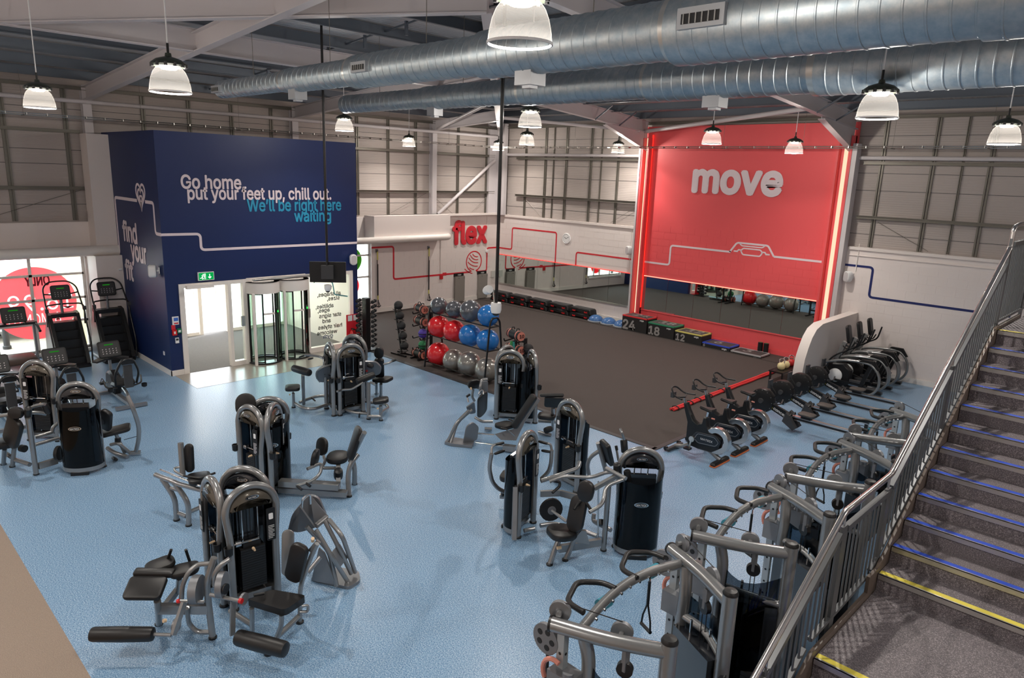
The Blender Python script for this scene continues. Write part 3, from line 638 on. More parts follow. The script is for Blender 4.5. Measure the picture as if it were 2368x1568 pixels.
def tw(s, yr, z, wd, cap, m, bold=.03, x=-.155): return text('glass_lettering', s, m, ((XL+x, yr, z), (0, -1, 0), (0, 0, 1), (1, 0, 0)), cap, rd, width=wd, bold=bold, depth=.004)
def outline_loops(me):
    """boundary loops (y, z) of a flat lettering mesh"""
    key = lambda i: (round(me.vertices[i].co.y, 5), round(me.vertices[i].co.z, 5)); cnt = {}
    for p in me.polygons:
        vs = [key(i) for i in p.vertices]
        for q in range(len(vs)):
            e = tuple(sorted((vs[q], vs[(q+1) % len(vs)]))); cnt[e] = cnt.get(e, 0)+1
    adj = {}
    for (p, q), c in cnt.items():
        if c == 1 and p != q: adj.setdefault(p, []).append(q); adj.setdefault(q, []).append(p)
    loops, seen = [], set()
    for st in adj:
        if st in seen: continue
        lp_ = [st]; seen.add(st); cur = st
        while True:
            nx = [q for q in adj[cur] if q not in seen]
            if not nx: break
            cur = nx[0]; seen.add(cur); lp_.append(cur)
        if len(lp_) > 2: loops.append(lp_)
    return loops
L1 = tw('16.99', 4.92, 1.18, 1.42, .42, pk, 0, -.171); L2 = tw('A MONTH', 4.62, .82, 1.15, .28, pk, 0, -.171)
cu = bpy.data.curves.new('film', 'CURVE'); cu.dimensions = '2D'; cu.fill_mode = 'BOTH'
for lp_ in [circ(.93, 64, 4.08, 1.37)]+outline_loops(L1.data)+outline_loops(L2.data):
    sp = cu.splines.new('POLY'); sp.points.add(len(lp_)-1); sp.use_cyclic_u = True
    for q, (y_, z_) in enumerate(lp_): sp.points[q].co = (y_, z_, 0, 1)
ob_ = bpy.data.objects.new('film', cu); me_ = bpy.data.meshes.new_from_object(ob_)
if len(me_.polygons) > 20:
    for v_ in me_.vertices: v_.co = V((XL-.167, v_.co.x, v_.co.y))
    me_.materials.clear(); me_.materials.append(m_rf); rd.data = me_
bpy.data.objects.remove(ob_); bpy.data.curves.remove(cu)
tw('ONLY', 4.45, 1.83, .55, .24, dk)
# green and red roundels on the far window
gm = mat('roundel_green', (90, 205, 30), .6)
b = MB(); b.prism(circ(.44, 32), .004, ((XL-.165, 13.40, 1.92), (0, 1, 0), (0, 0, 1), (-1, 0, 0))); struct(b, 'green_roundel', gm, w2)
b = MB(); b.prism(circ(.40, 32), .004, ((XL-.165, 13.32, 1.02), (0, 1, 0), (0, 0, 1), (-1, 0, 0))); struct(b, 'red_roundel', m_rf, w2)
# ---- outside
b = MB(); b.box(-80, -50, -.2, XL-.28, 60, -.06); struct(b, 'ground_outside', mat('paving', (196, 190, 180), .9, speck=(3, [(.3, (178, 172, 162)), (.7, (206, 200, 190))])))
b = MB(); b.box(-27.2, 5.35, -.06, -21.5, 5.6, 5); struct(b, 'wall_brick_pier', mat('buff_brick', (206, 190, 150), .8))
def car(loc, rz, colr, label):
    t = thing('parked_car', label, 'car', loc, rz)
    prof = [(-2.1, .3), (-2.15, .75), (-1.9, .95), (-1.25, 1.0), (-.7, 1.42), (.75, 1.45), (1.45, 1.0), (2.0, .92), (2.12, .7), (2.12, .3)]
    b = MB(); b.prism(prof, 1.7, ((0, -.85, 0), (1, 0, 0), (0, 0, 1), (0, 1, 0)), [(0, .06), (.08, 0), (1.62, 0), (1.7, .06)]); b.build('body', mat('car_paint', colr, .25, coat=.6), t)
    b = MB(); b.prism([(-1.12, 1.0), (-.66, 1.37), (.7, 1.39), (1.3, 1.0)], 1.72, ((0, -.86, 0), (1, 0, 0), (0, 0, 1), (0, 1, 0))); b.build('side_windows', 'dark_grey', t)
    for x in (-1.3, 1.35):
        for y in (-.86, .66):
            b = MB(); b.cyl((x, y, .3), (x, y+.2, .3), .31, 18); b.build('wheel', 'black_plastic', t)
    for y in (-.6, .6):
        b = MB(); b.cbox((-2.14, y, .72), (.04, .3, .14)); b.build('tail_light', 'red_vinyl', t)
car((-25.6, 4.3, -.06), math.radians(178), (226, 228, 232), 'white car parked outside the left window')
car((-24.0, .6, -.06), math.radians(92), (210, 212, 216), 'silver car seen behind the red price roundel')
car((-30.0, 6.8, -.06), math.radians(160), (40, 48, 110), 'dark blue car parked beyond the white car')
for x, y, lb in ((-22.6, 3.62, 'grey street bollard right outside the left window'), (-23.6, 8.6, 'grey street bollard outside the lobby doors')):
    t = thing('bollard', lb, 'bollard', (x, y, -.06), 0, 'street bollards'); b = MB(); b.lathe([(.1, 0), (.1, .08), (.075, .1), (.065, .7), (.09, .72), (.09, .76), (.06, .8), (.05, .95), (0, 1.0)], n=14); b.build('post', 'dark_grey', t)
    b = MB(); b.lathe([(.07, .6), (.074, .61), (.074, .66), (.07, .67)], n=14, closed=True); b.build('band', 'plaque_white', t)
for k, y in enumerate((9.35, 10.1)):
    b = MB(); b.tube(fillet([(-24.5, y, -.06), (-24.5, y, .85), (-25.2, y, .85), (-25.2, y, -.06)], .2), .025, 8)
    tag(b.build('cycle_stand', 'alu'), ('nearer' if k else 'farther')+' metal cycle hoop outside the lobby doors', 'cycle stand', 'cycle hoops outside')
# ================================================================== DUCTS
def duct(y, z, secs, name, label, flanges, pitch=.15):
    t = thing(name, label, 'duct', (0, y, z))
    for i, (x0, x1, r) in enumerate(secs):
        b = MB(); prof = []; x = x0; n = max(2, int((x1-x0)/pitch)); st = (x1-x0)/n
        for k in range(n):
            a = x0+k*st; prof += [(r, a), (r, a+st*.86), (r+.006, a+st*.89), (r+.006, a+st*.97), (r, a+st*.999)]
        R = Matrix.Rotation(PI/2, 3, 'Y'); o = len(b.v)
        for rr, xx in prof:
            for q in range(40): th = 2*PI*q/40; b.v.append((xx+.02*math.sin(th)*1.0, rr*math.cos(th), rr*math.sin(th)))
        for a in range(len(prof)-1):
            for q in range(40): l = (q+1) % 40; b.f.append((o+a*40+q, o+(a+1)*40+q, o+(a+1)*40+l, o+a*40+l))
        b.f.append(tuple(o+q for q in range(40))); b.f.append(tuple(o+(len(prof)-1)*40+q for q in range(40))[::-1])
        b.build('duct_section', 'duct', t, sharp=20)
    for x, r in flanges:
        b = MB(); R = Matrix.Rotation(PI/2, 3, 'Y'); b.lathe([(r-.01, -.07), (r+.018, -.065), (r+.018, .065), (r-.01, .07)], (x, 0, 0), 40, R); b.build('collar', 'alu', t)
    return t
dA = duct(6.0, 6.35, [(-13.7, -11.2, .155), (-11.2, -9.2, .185), (-9.2, -6.5, .225), (-6.5, -3.85, .265), (-3.85, -1.4, .32), (-1.4, 4.5, .34)], 'spiral_duct', 'front spiral-wound silver ventilation duct with side grilles', [(-11.2, .16), (-9.2, .195), (-6.45, .235), (-3.85, .28)])
dB = duct(8.9, 6.36, [(-14.1, -11.3, .185), (-11.3, -8.6, .21), (-8.6, -6.1, .24), (-6.1, -3.7, .285), (-3.7, 4.5, .32)], 'spiral_duct', 'rear spiral-wound silver ventilation duct behind the front one', [(-8.6, .22), (-6.1, .25), (-3.72, .30)])
def grille(par, x, r, z=0, y=-1, s=1.0):
    """box spigot with louvres on the near side of a duct"""
    t = thing('tmp', None, None); t.name = 'grille_box'; t.parent = par; t.location = (x, y*(r+.03), z)
    b = MB(); b.prism([(-.3*s, -.11*s), (.3*s, -.11*s), (.3*s, .12*s), (-.3*s, .12*s)], .14, ((0, .12, 0), (1, 0, 0), (0, 0, 1), (0, -1, 0)), [(0, -.02), (.06, 0), (.14, 0)]); b.build('spigot', 'duct_box', t)
    b = MB(); b.box(-.24*s, -.028, -.06*s, .24*s, -.02, .05*s); b.build('opening', 'black_plastic', t)
    for k in range(6): b = MB(); x_ = -.24*s+.08*s*k+.02; b.box(x_, -.035, -.06*s, x_+.012, -.02, .05*s); b.build('louvre', 'alu', t)
grille(dA, -13.55, .155, -.02, s=.55); grille(dA, -8.75, .225, 0, s=.6); grille(dA, -3.45, .31, 0, s=.75)
def dropbox(par, x, r, s=.15):
    s *= .72; b = MB(); b.box(x-s, -s, -r-.12, x+s, s, -r+.05); b.box(x-s*.5, -s*.5, -r-.15, x+s*.5, s*.5, -r-.12); b.build('drop_box', 'duct_box', par)
dropbox(dA, -10.9, .185); dropbox(dA, -5.75, .265, .17); dropbox(dB, -11.0, .21); dropbox(dB, -5.1, .285, .17)
for x, y in ((-12.4, 6.0), (-9.9, 6.0), (-7.6, 6.0), (-4.9, 6.0), (-2.2, 6.0), (-12.8, 8.9), (-10.2, 8.9), (-7.4, 8.9), (-4.6, 8.9)):
    b = MB(); b.cyl((x, 0, .15), (x, 0, .15+1.25), .005, 5); b.build('hanger', 'galv_rail', dA if y == 6.0 else dB)
# ================================================================== PENDANT LAMPS
def lamp_proto():
    t = thing('pendant_lamp', 'x', 'lamp', (0, 0, 0), 0, 'bell pendant lamps')
    b = MB(); n = 48; prof = [(.10, .262), (.13, .25), (.16, .21), (.184, .15), (.2, .08), (.21, 0)]
    for r, z in prof:
        for k in range(n*2): q = 2*PI*k/(2*n); rr = r*(1+(.012 if k % 2 else -.006)); b.v.append((rr*math.cos(q), rr*math.sin(q), z))
    for i in range(len(prof)-1):
        for k in range(2*n): l = (k+1) % (2*n); b.f.append((i*2*n+k, (i+1)*2*n+k, (i+1)*2*n+l, i*2*n+l))
    b.build('glass_bell', 'ribbed', t)
    b = MB(); b.lathe([(.206, -.004), (.216, -.004), (.216, .012), (.206, .012), (.206, -.004)], n=48, closed=True); b.build('rim', 'plaque_white', t)
    b = MB(); b.lathe([(.0, .40), (.03, .40), (.035, .365), (.07, .355), (.13, .335), (.175, .30), (.18, .28), (.155, .262), (.10, .268), (.0, .27)], n=28, closed=True); b.build('canopy', mat('lamp_canopy', (46, 52, 44), .35), t)
    b = MB()
    for k in range(12): q = 2*PI*k/12; b.box(-.01, -.01, 0, .01, .01, .01) if 0 else b.cyl((.17*math.cos(q), .17*math.sin(q), .255), (.17*math.cos(q), .17*math.sin(q), .295), .018, 6)
    q = b.build('fin', M['black_metal'], t); q['kind'] = 'stuff'
    b = MB(); b.lathe([(0, .235), (.075, .235), (.09, .255), (.0, .257)], n=20, closed=True); b.build('led_disc', 'lamp_glow', t)
    b = MB(); b.cyl((0, 0, .38), (0, 0, .5), .014, 8); b.build('hook', 'black_metal', t)
    b = MB(); b.cyl((0, 0, 0), (0.0, .0, 1), .008, 6); c_ = b.build('cord', 'plaque_white', t); c_.location = (0, 0, .5)
    return t
LP = [((-3.44, 3.48, 5.82), 'largest pendant lamp hanging in front of the front duct at the top'), ((-8.3, 3.07, 5.73), 'pendant lamp hanging above the navy box at its left corner'), ((-12.83, 2.84, 5.72), 'leftmost pendant lamp below the roof beams'),
      ((-14.78, 9.29, 5.84), 'pendant lamp in front of the right edge of the navy box top'), ((-9.15, 9.59, 5.84), 'pendant lamp right of the black camera pole'), ((-14.09, 14.67, 5.81), 'pendant lamp just below another one right of the camera pole'),
      ((-19.5, 14.7, 5.78), 'small far pendant lamp between the navy box and the corner'), ((-19.4, 18.7, 5.84), 'tiny far pendant lamp partly behind the camera pole'), ((-14.3, 19.16, 5.80), 'far pendant lamp near the left red column'),
      ((-8.32, 14.54, 5.80), 'pendant lamp above the word move'), ((-7.8, 17.6, 5.74), 'pendant lamp on the right of the word move'), ((-2.89, 8.5, 5.73), 'pendant lamp in front of the rear duct right of the red wall'), ((-2.47, 12.55, 5.67), 'rightmost pendant lamp at the picture edge')]
proto = lamp_proto()
for i, (p, lb) in enumerate(LP):
    o = proto if i == 0 else dup(proto)
    o.location = p; o['label'] = lb
    for ch in o.children:
        if ch.name.startswith('cord'): ch.scale.z = Z0+RS*min(p[0]-XL, YB-p[1], p[1]-YF)-.01-p[2]-.5
lg = bpy.data.lights.new('lamp_light', 'POINT'); lg.shadow_soft_size = .06; lg.energy = LAMP_W*.28; lg.color = (1, .93, .85)
ls = bpy.data.lights.new('lamp_beam', 'SPOT'); ls.shadow_soft_size = .04; ls.energy = LAMP_W; ls.color = (1, .93, .85); ls.spot_size = math.radians(138); ls.spot_blend = .55
for p in [q for q, _ in LP]+[(2.6, 3.2, 5.8), (2.6, 9.0, 5.8), (2.6, 14.5, 5.8), (-8.3, -2.4, 5.75), (-14.0, -2.4, 5.75), (-2.8, -2.4, 5.8)]:
    for l_ in (lg, ls): o = bpy.data.objects.new(l_.name, l_); COL.objects.link(o); o.location = (p[0], p[1], p[2]+.17)
# ================================================================== POLES FROM THE ROOF
t = thing('camera_pole', 'black pole hanging from the roof carrying white cameras', 'camera pole', (-7.73, 7.5, 3.0))
b = MB(); b.cyl((0, 0, .06), (0, 0, 4.88), .026, 10); b.build('pole', 'black_metal', t)
b = MB(); b.lathe([(.0, -.12), (.07, -.1), (.085, -.05), (.085, .03), (.075, .06), (0, .06)], n=18, closed=True); dm = b.build('dome_camera', 'plaque_white', t)
b = MB(); b.sphere((0, 0, -.09), .062, 14, 8); b.build('dome', 'black_plastic', dm)
b = MB(); b.cyl((-.02, -.05, .27), (.0, -.04, .06), .012, 6); b.build('bracket', 'alu', t)
b = MB(); b.lathe([(0, 0), (.05, 0), (.065, .05), (.07, .12), (.06, .16), (0, .17)], (-.1, -.14, .24), 16, Matrix.Rotation(math.radians(70), 3, 'Y') @ Matrix.Rotation(.3, 3, 'X')); bc = b.build('bullet_camera', 'plaque_white', t)
b = MB(); b.sphere((-.105, -.145, .24), .04, 10, 6); b.build('lens', 'black_plastic', bc)
t = thing('monitor_pole', 'black pole from the roof holding a screen over the entry pods', 'screen', (-12.66, 7.5, 2.9))
b = MB(); b.cyl((0, 0, .1), (0, 0, 4.73), .024, 10); b.build('pole', 'black_metal', t)
tt = Matrix.Rotation(math.radians(52), 3, 'Z')
b = MB(); b.box(-.36, .06, -.18, .36, .11, .24); b.xf(tt.to_4x4()); sc = b.build('screen', 'black_plastic', t)
b = MB(); b.box(-.36, -.0, -.2, .36, .06, .22) if 0 else b.box(-.12, -.04, -.1, .12, .06, .18); b.xf(tt.to_4x4()); b.build('back_box', 'dark_grey', t)
b = MB(); b.lathe([(0, -.36), (.05, -.34), (.07, -.3), (.07, -.22), (0, -.2)], n=14, closed=True); dm = b.build('dome_camera', 'plaque_white', t); b = MB(); b.sphere((0, 0, -.33), .05, 12, 6); b.build('dome', 'black_plastic', dm)
# ================================================================== STRENGTH MACHINES
M['frame'] = mat('machine_frame', (146, 147, 148), .26, metal=.6, coat=.3)
M['pad'] = mat('pad_vinyl', (24, 23, 24), .42)
M['smoke'] = glassmat('smoke', (.10, .12, .14, 1), .25)
M['cap'] = mat('cap_gloss', (100, 95, 86), .18, metal=.35, coat=.5)
M['cap_dark'] = mat('cap_dark', (30, 33, 38), .15, coat=.6)
M['stack'] = mat('stack', (24, 24, 25), .5)
M['chrome'] = mat('chrome', (222, 222, 222), .12, metal=1)
M['knob'] = mat('knob', (226, 196, 160), .5)
M['knob_red'] = mat('knob_red', (200, 30, 34), .4)
M['steel'] = mat('plate_steel', (132, 134, 138), .4, metal=.5)
M['placard'] = mat('placard', (22, 22, 24), .5)
def foot(par, p):
    b = MB(); b.lathe([(.045, 0), (.045, .02), (.034, .032)], p, 14); return b.build('foot', 'black_plastic', par)
def tower(par, x, y, rz, style='front', H=1.52, arms=True, placard=1):
    """weight-stack tower: bent tube arch, cap, rods, stack, smoked back shell. local -y is the user's side"""
    Mx = Matrix.Translation((x, y, 0)) @ Matrix.Rotation(rz, 4, 'Z')
    def bl(b, nm, m): return b.xf(Mx).build(nm, m, par)
    W = .255; pts = [(-W, 0, 0), (-W, 0, .86), (-W-.03, .02, 1.16)]
    for k in range(9): a = PI-PI*k/8; pts.append(((W+.03)*math.cos(a), .02+.015*math.sin(a), 1.20+(H-1.245)*math.sin(a)))
    pts += [(W+.03, .02, 1.16), (W, 0, .86), (W, 0, 0)]
    b = MB(); b.tube(fillet(pts, .1, 3), .043, 12, up=(0, 1, 0)); bl(b, 'tower_arch', 'frame')
    for sx in (-W, W): f_ = MB(); f_.lathe([(.055, 0), (.055, .02), (.045, .032)], (sx, 0, 0), 14); bl(f_, 'foot', 'black_plastic')
    # cap: lens shaped shell in the crown of the arch
    top = arc(0, 1.20, W-.005, PI*.97, PI*.03, 14); top = [(p[0], 1.20+(p[1]-1.20)*(H-1.29)/(W)) for p in top]
    low = [(.235-.47*k/8, 1.19+.075*math.sin(PI*k/8)) for k in range(9)]
    b = MB(); b.prism(top+low, .12, ((0, .10, 0), (1, 0, 0), (0, 0, 1), (0, -1, 0)), [(0, .05), (.02, .01), (.06, 0), (.10, .012), (.13, .06)])
    cp = bl(b, 'cap', 'cap' if style == 'front' else 'cap_dark')
    yb = -.034 if style == 'front' else .104
    for nm, sx, sz, m, dy in (('badge', .075, .026, 'chrome', .004), ('badge_face', .062, .018, 'cap_dark', .007)):
        b = MB(); e = [(sx*math.cos(2*PI*k/20), 1.36+sz*math.sin(2*PI*k/20)) for k in range(20)]
        b.prism(e, .006, ((0, yb+(-dy if style == 'front' else dy), 0), (1, 0, 0), (0, 0, 1), (0, 1 if style != 'front' else -1, 0))); b.xf(Mx).build(nm, m, cp)
    # guide rods, cable, stack
    for sx in (-.09, .09): b = MB(); b.cyl((sx, .09, .16), (sx, .09, 1.3), .01, 8); bl(b, 'guide_rod', 'chrome')
    b = MB(); b.cyl((0, .09, .7), (0, .09, 1.3), .005, 6); bl(b, 'cable', 'black_plastic')
    b = MB()
    for k in range(17): z = .2+k*.03; b.box(-.14, .02, z, .14, .16, z+.026)
    b.box(-.10, .05, .71, .10, .13, .76); st = bl(b, 'weight_stack', 'stack'); st['kind'] = 'stuff'
    b = MB(); b.lathe([(0, 0), (.018, 0), (.018, .02), (.012, .05), (.012, .06), (0, .06)], (0, .02, .70), 12, Matrix.Rotation(PI/2, 3, 'X')); bl(b, 'pin_knob', 'knob')
    b = MB(); b.cyl((-.2, .05, .79), (.08, .05, .79), .012, 8); b.cyl((-.19, .05, .79), (-.13, .05, .79), .04, 12); bl(b, 'linkage', 'chrome' if style == 'front' else 'black_plastic')
    # base and smoked shell at the back
    pl = [(-.30, .06)]+[(.30*math.cos(a), .10+.22*math.sin(a)) for a in [PI-PI*k/12 for k in range(13)]]+[(.30, .06)]
    b = MB(); b.prism(pl, .07, ((0, 0, .05), (1, 0, 0), (0, 1, 0), (0, 0, 1))); bl(b, 'base', 'frame')
    b = MB(); b.box(-.13, .28, 0, .13, .33, .05); bl(b, 'base_skid', 'black_plastic')
    b = MB(); n = len(pl); hs = [1.2, 1.2]+[1.16-.08*math.sin(PI*k/12) for k in range(1, 12)]+[1.2, 1.2]
    for z in (0, 1):
        for k, p in enumerate(pl): b.v.append((p[0], p[1], .12 if z == 0 else hs[k]))
    for z in (0, 1):
        for k, p in enumerate(pl): b.v.append((p[0]*.985, (p[1]-.1)*.975+.1, .12 if z == 0 else hs[k]))
    for k in range(n-1): b.f.append((k, n+k, n+k+1, k+1)); b.f.append((2*n+k, 2*n+k+1, 3*n+k+1, 3*n+k)); b.f.append((n+k, 3*n+k, 3*n+k+1, n+k+1))
    sh = bl(b, 'smoked_shroud', 'smoke')
    if style != 'front':
        for nm, k1, dy, m in (('shroud_badge', 1.0, .003, 'chrome'), ('badge_face', .84, .006, 'cap_dark')):
            b = MB(); b.prism([(.095*k1*math.cos(2*PI*k/20), .80+.036*k1*math.sin(2*PI*k/20)) for k in range(20)], .004, ((0, .318+dy, 0), (1, 0, 0), (0, 0, 1), (0, 1, 0))); b.xf(Mx).build(nm, m, sh)
        t_ = text('badge_lettering', 'MATRIX', 'plaque_white', ((.065, .333, .785), (-1, 0, 0), (0, 0, 1), (0, 1, 0)), .03, sh, width=.13, bold=.01, depth=.0)
        t_.data.transform(Mx)
    t_ = text('cap_lettering', 'MATRIX', 'plaque_white', ((-.045, yb-.0135, 1.351), (1, 0, 0), (0, 0, 1), (0, -1, 0)) if style == 'front' else ((.045, yb+.0135, 1.351), (-1, 0, 0), (0, 0, 1), (0, 1, 0)), .018, cp, width=.09, bold=.01, depth=.0)
    t_.data.transform(Mx)
    # inner dark side panels and back spine
    b = MB(); b.box(-.19, .15, .14, .19, .2, 1.18); bl(b, 'spine', 'cap_dark')
    if placard:
        sx = placard*.235
        b = MB(); b.prism(rrect(.10, .40, .012, 2, sx*.82, .98), .012, ((0, -.045, 0), (1, 0, 0), (0, 0, 1), (0, -1, 0))); pc = bl(b, 'placard', 'placard')
        b = MB()
        b.prism(rrect(.05, .075, .01, 2, sx*.82, 1.08), .002, ((0, -.058, 0), (1, 0, 0), (0, 0, 1), (0, -1, 0)))
        for k in range(9): b.prism([(sx*.82-.035, .96-.019*k), (sx*.82+.035-.02*(k % 3 == 2), .96-.019*k), (sx*.82+.035-.02*(k % 3 == 2), .966-.019*k), (sx*.82-.035, .966-.019*k)], .001, ((0, -.058, 0), (1, 0, 0), (0, 0, 1), (0, -1, 0)))
        b.xf(Mx); pg = b.build('placard_print', 'plaque_white', pc); pg['kind'] = 'stuff'
    b = MB(); b.lathe([(.02, 0), (.045, .02), (.05, .11), (.04, .11), (.035, .02)], (-W*math.copysign(1, placard or 1)*1.15, -.05, .72), 14); bl(b, 'cup_holder', 'black_plastic')
def newell(P):
    n = V((0, 0, 0))
    for i in range(len(P)):
        a, c = P[i], P[(i+1) % len(P)]; n += V(((a.y-c.y)*(a.z+c.z), (a.z-c.z)*(a.x+c.x), (a.x-c.x)*(a.y+c.y)))
    return n.normalized()
def machine(name, label, cat, org, parts, group=None):
    t = thing(name, label, cat, (org[0], org[1], 0), 0, group); cnt = {}
    for p in parts:
        k, nm, m = p[0], p[1], p[2]; b = MB()
        if k == 'w': tower(t, *p[3:]); continue
        if k == 't':
            r, pts, fl_ = p[3], p[4], p[5]
            b.tube(fillet(pts, fl_, 4) if fl_ and len(pts) > 2 else pts, r, 10); o = b.build(nm, m, t)
            for q in (pts[0], pts[-1]):
                if q[2] < .015 and m == 'frame': foot(t, q)
            continue
        if k == 'b': b.beam(p[3], p[4], p[5], p[6]); b.build(nm, m, t)
        elif k == 'c':
            p0, p1, r = V(p[3]), V(p[4]), p[5]; d = p1-p0; L = d.length
            R = d.to_track_quat('Z', 'Y').to_matrix()
            b.lathe([(r*.55, 0), (r*.9, .012), (r, .04), (r*1.06, L*.5), (r, L-.04), (r*.9, L-.012), (r*.55, L)] if L > .12 else [(r, 0), (r, L)], p0, 18, R); b.build(nm, m, t)
        elif k == 'q':
            c, ex, ey, wd, ht, th, cr = V(p[3]), V(p[4]), V(p[5]), p[6], p[7], p[8], p[9]; ez = ex.cross(ey).normalized()
            b.pad(rrect(wd, ht, min(cr, wd*.49, ht*.49), 5), th, (c-ez*th/2, ex, ey, ez), min(.025, th*.35)); b.build(nm, m, t)
        elif k == 's':
            P = [V(q) for q in p[3]]; n = newell(P); th = p[4]; c = sum(P, V((0, 0, 0)))/len(P)
            ex = (P[1]-P[0]).normalized(); ex = (ex-n*ex.dot(n)).normalized(); ey = n.cross(ex)
            poly = [((q-c).dot(ex), (q-c).dot(ey)) for q in P]; f_ = fillet([(a, e, 0) for a, e in poly+[poly[0]]], .06, 3) if len(p) > 5 and p[5] else None
            if f_: poly = [(q.x, q.y) for q in f_[:-1]]
            b.prism(poly, th, (c-n*th/2, ex, ey, n)); b.build(nm, m, t)
    return t
# ---- machines, world metres relative to each origin
machine('leg_extension', 'silver and black leg extension machine nearest the camera with thick ankle roller', 'gym machine', (-7.210, 3.230), [
  ('w', 'tower', 'frame', 0.0, 0.0, 1.449, 'front', 1.52, True, 1),
  ('s', 'seat', 'pad', [(0.69, -0.396, 0.52), (0.671, -0.136, 0.52), (1.028, 0.092, 0.52), (1.112, -0.211, 0.52)], 0.075, 1),
  ('q', 'backrest', 'pad', (0.882, 0.064, 0.89), (0.842, 0.468, -0.268), (0.25, 0.102, 0.963), 0.206, 0.478, 0.075, 0.08),
  ('t', 'back_post', 'frame', 0.026, [(1.042, 0.222, 1.12), (0.945, 0.179, 0.9), (0.837, 0.117, 0.55), (0.672, 0.185, 0.0)], 0.12),
  ('b', 'adjuster_plate', 'frame', (0.937, 0.195, 1.0), (1.004, 0.263, 1.12), 0.03, 0.05),
  ('c', 'pull_knob', 'knob', (0.995, 0.198, 1.14), (1.043, 0.173, 1.2), 0.018),
  ('t', 'front_leg', 'frame', 0.026, [(1.013, -0.195, 0.45), (0.977, -0.182, 0.3), (0.873, -0.213, 0.06), (0.941, -0.322, 0.0)], 0.1),
  ('t', 'base_rail', 'frame', 0.03, [(0.697, 0.176, 0.11), (0.88, -0.192, 0.11)], 0),
  ('t', 'seat_post', 'frame', 0.026, [(0.715, -0.375, 0.46), (0.567, -0.32, 0.07)], 0),
  ('t', 'base_rail', 'frame', 0.03, [(0.143, -0.374, 0.14), (0.501, -0.284, 0.1)], 0),
  ('c', 'ankle_roller', 'pad', (0.812, -0.594, 0.27), (1.34, -0.318, 0.27), 0.083),
  ('b', 'swing_arm', 'frame', (0.697, -0.561, 0.62), (0.711, -0.595, 0.24), 0.05, 0.03),
  ('t', 'pivot_shaft', 'frame', 0.022, [(0.501, -0.712, 0.66), (0.789, -0.514, 0.64)], 0),
  ('c', 'end_cap', 'knob_red', (0.778, -0.527, 0.645), (0.805, -0.512, 0.645), 0.028),
  ('c', 'pivot_disc', 'steel', (0.744, -0.48, 0.63), (0.768, -0.467, 0.63), 0.065),
  ('c', 'cam_wheel', 'steel', (0.541, -0.633, 0.76), (0.583, -0.586, 0.76), 0.135),
  ('c', 'cam_hub', 'black_plastic', (0.649, -0.621, 0.76), (0.668, -0.61, 0.76), 0.055),
  ('t', 'guard_tube', 'frame', 0.028, [(0.534, -0.498, 1.0), (0.507, -0.594, 0.95), (0.474, -0.648, 0.85), (0.431, -0.632, 0.7)], 0.1),
  ('t', 'hand_grip', 'black_plastic', 0.016, [(0.748, -0.364, 0.62), (0.789, -0.265, 0.62)], 0),
  ('t', 'hand_grip', 'frame', 0.016, [(1.091, -0.006, 0.5), (1.114, 0.055, 0.5), (1.115, 0.051, 0.42), (1.06, -0.01, 0.42)], 0.03),
  ('q', 'side_panel', 'frame', (0.378, 0.224, 0.725), (0.553, 0.832, -0.038), (-0.069, 0.091, 0.993), 0.137, 0.554, 0.03, 0.08)], 'weight-stack machines')
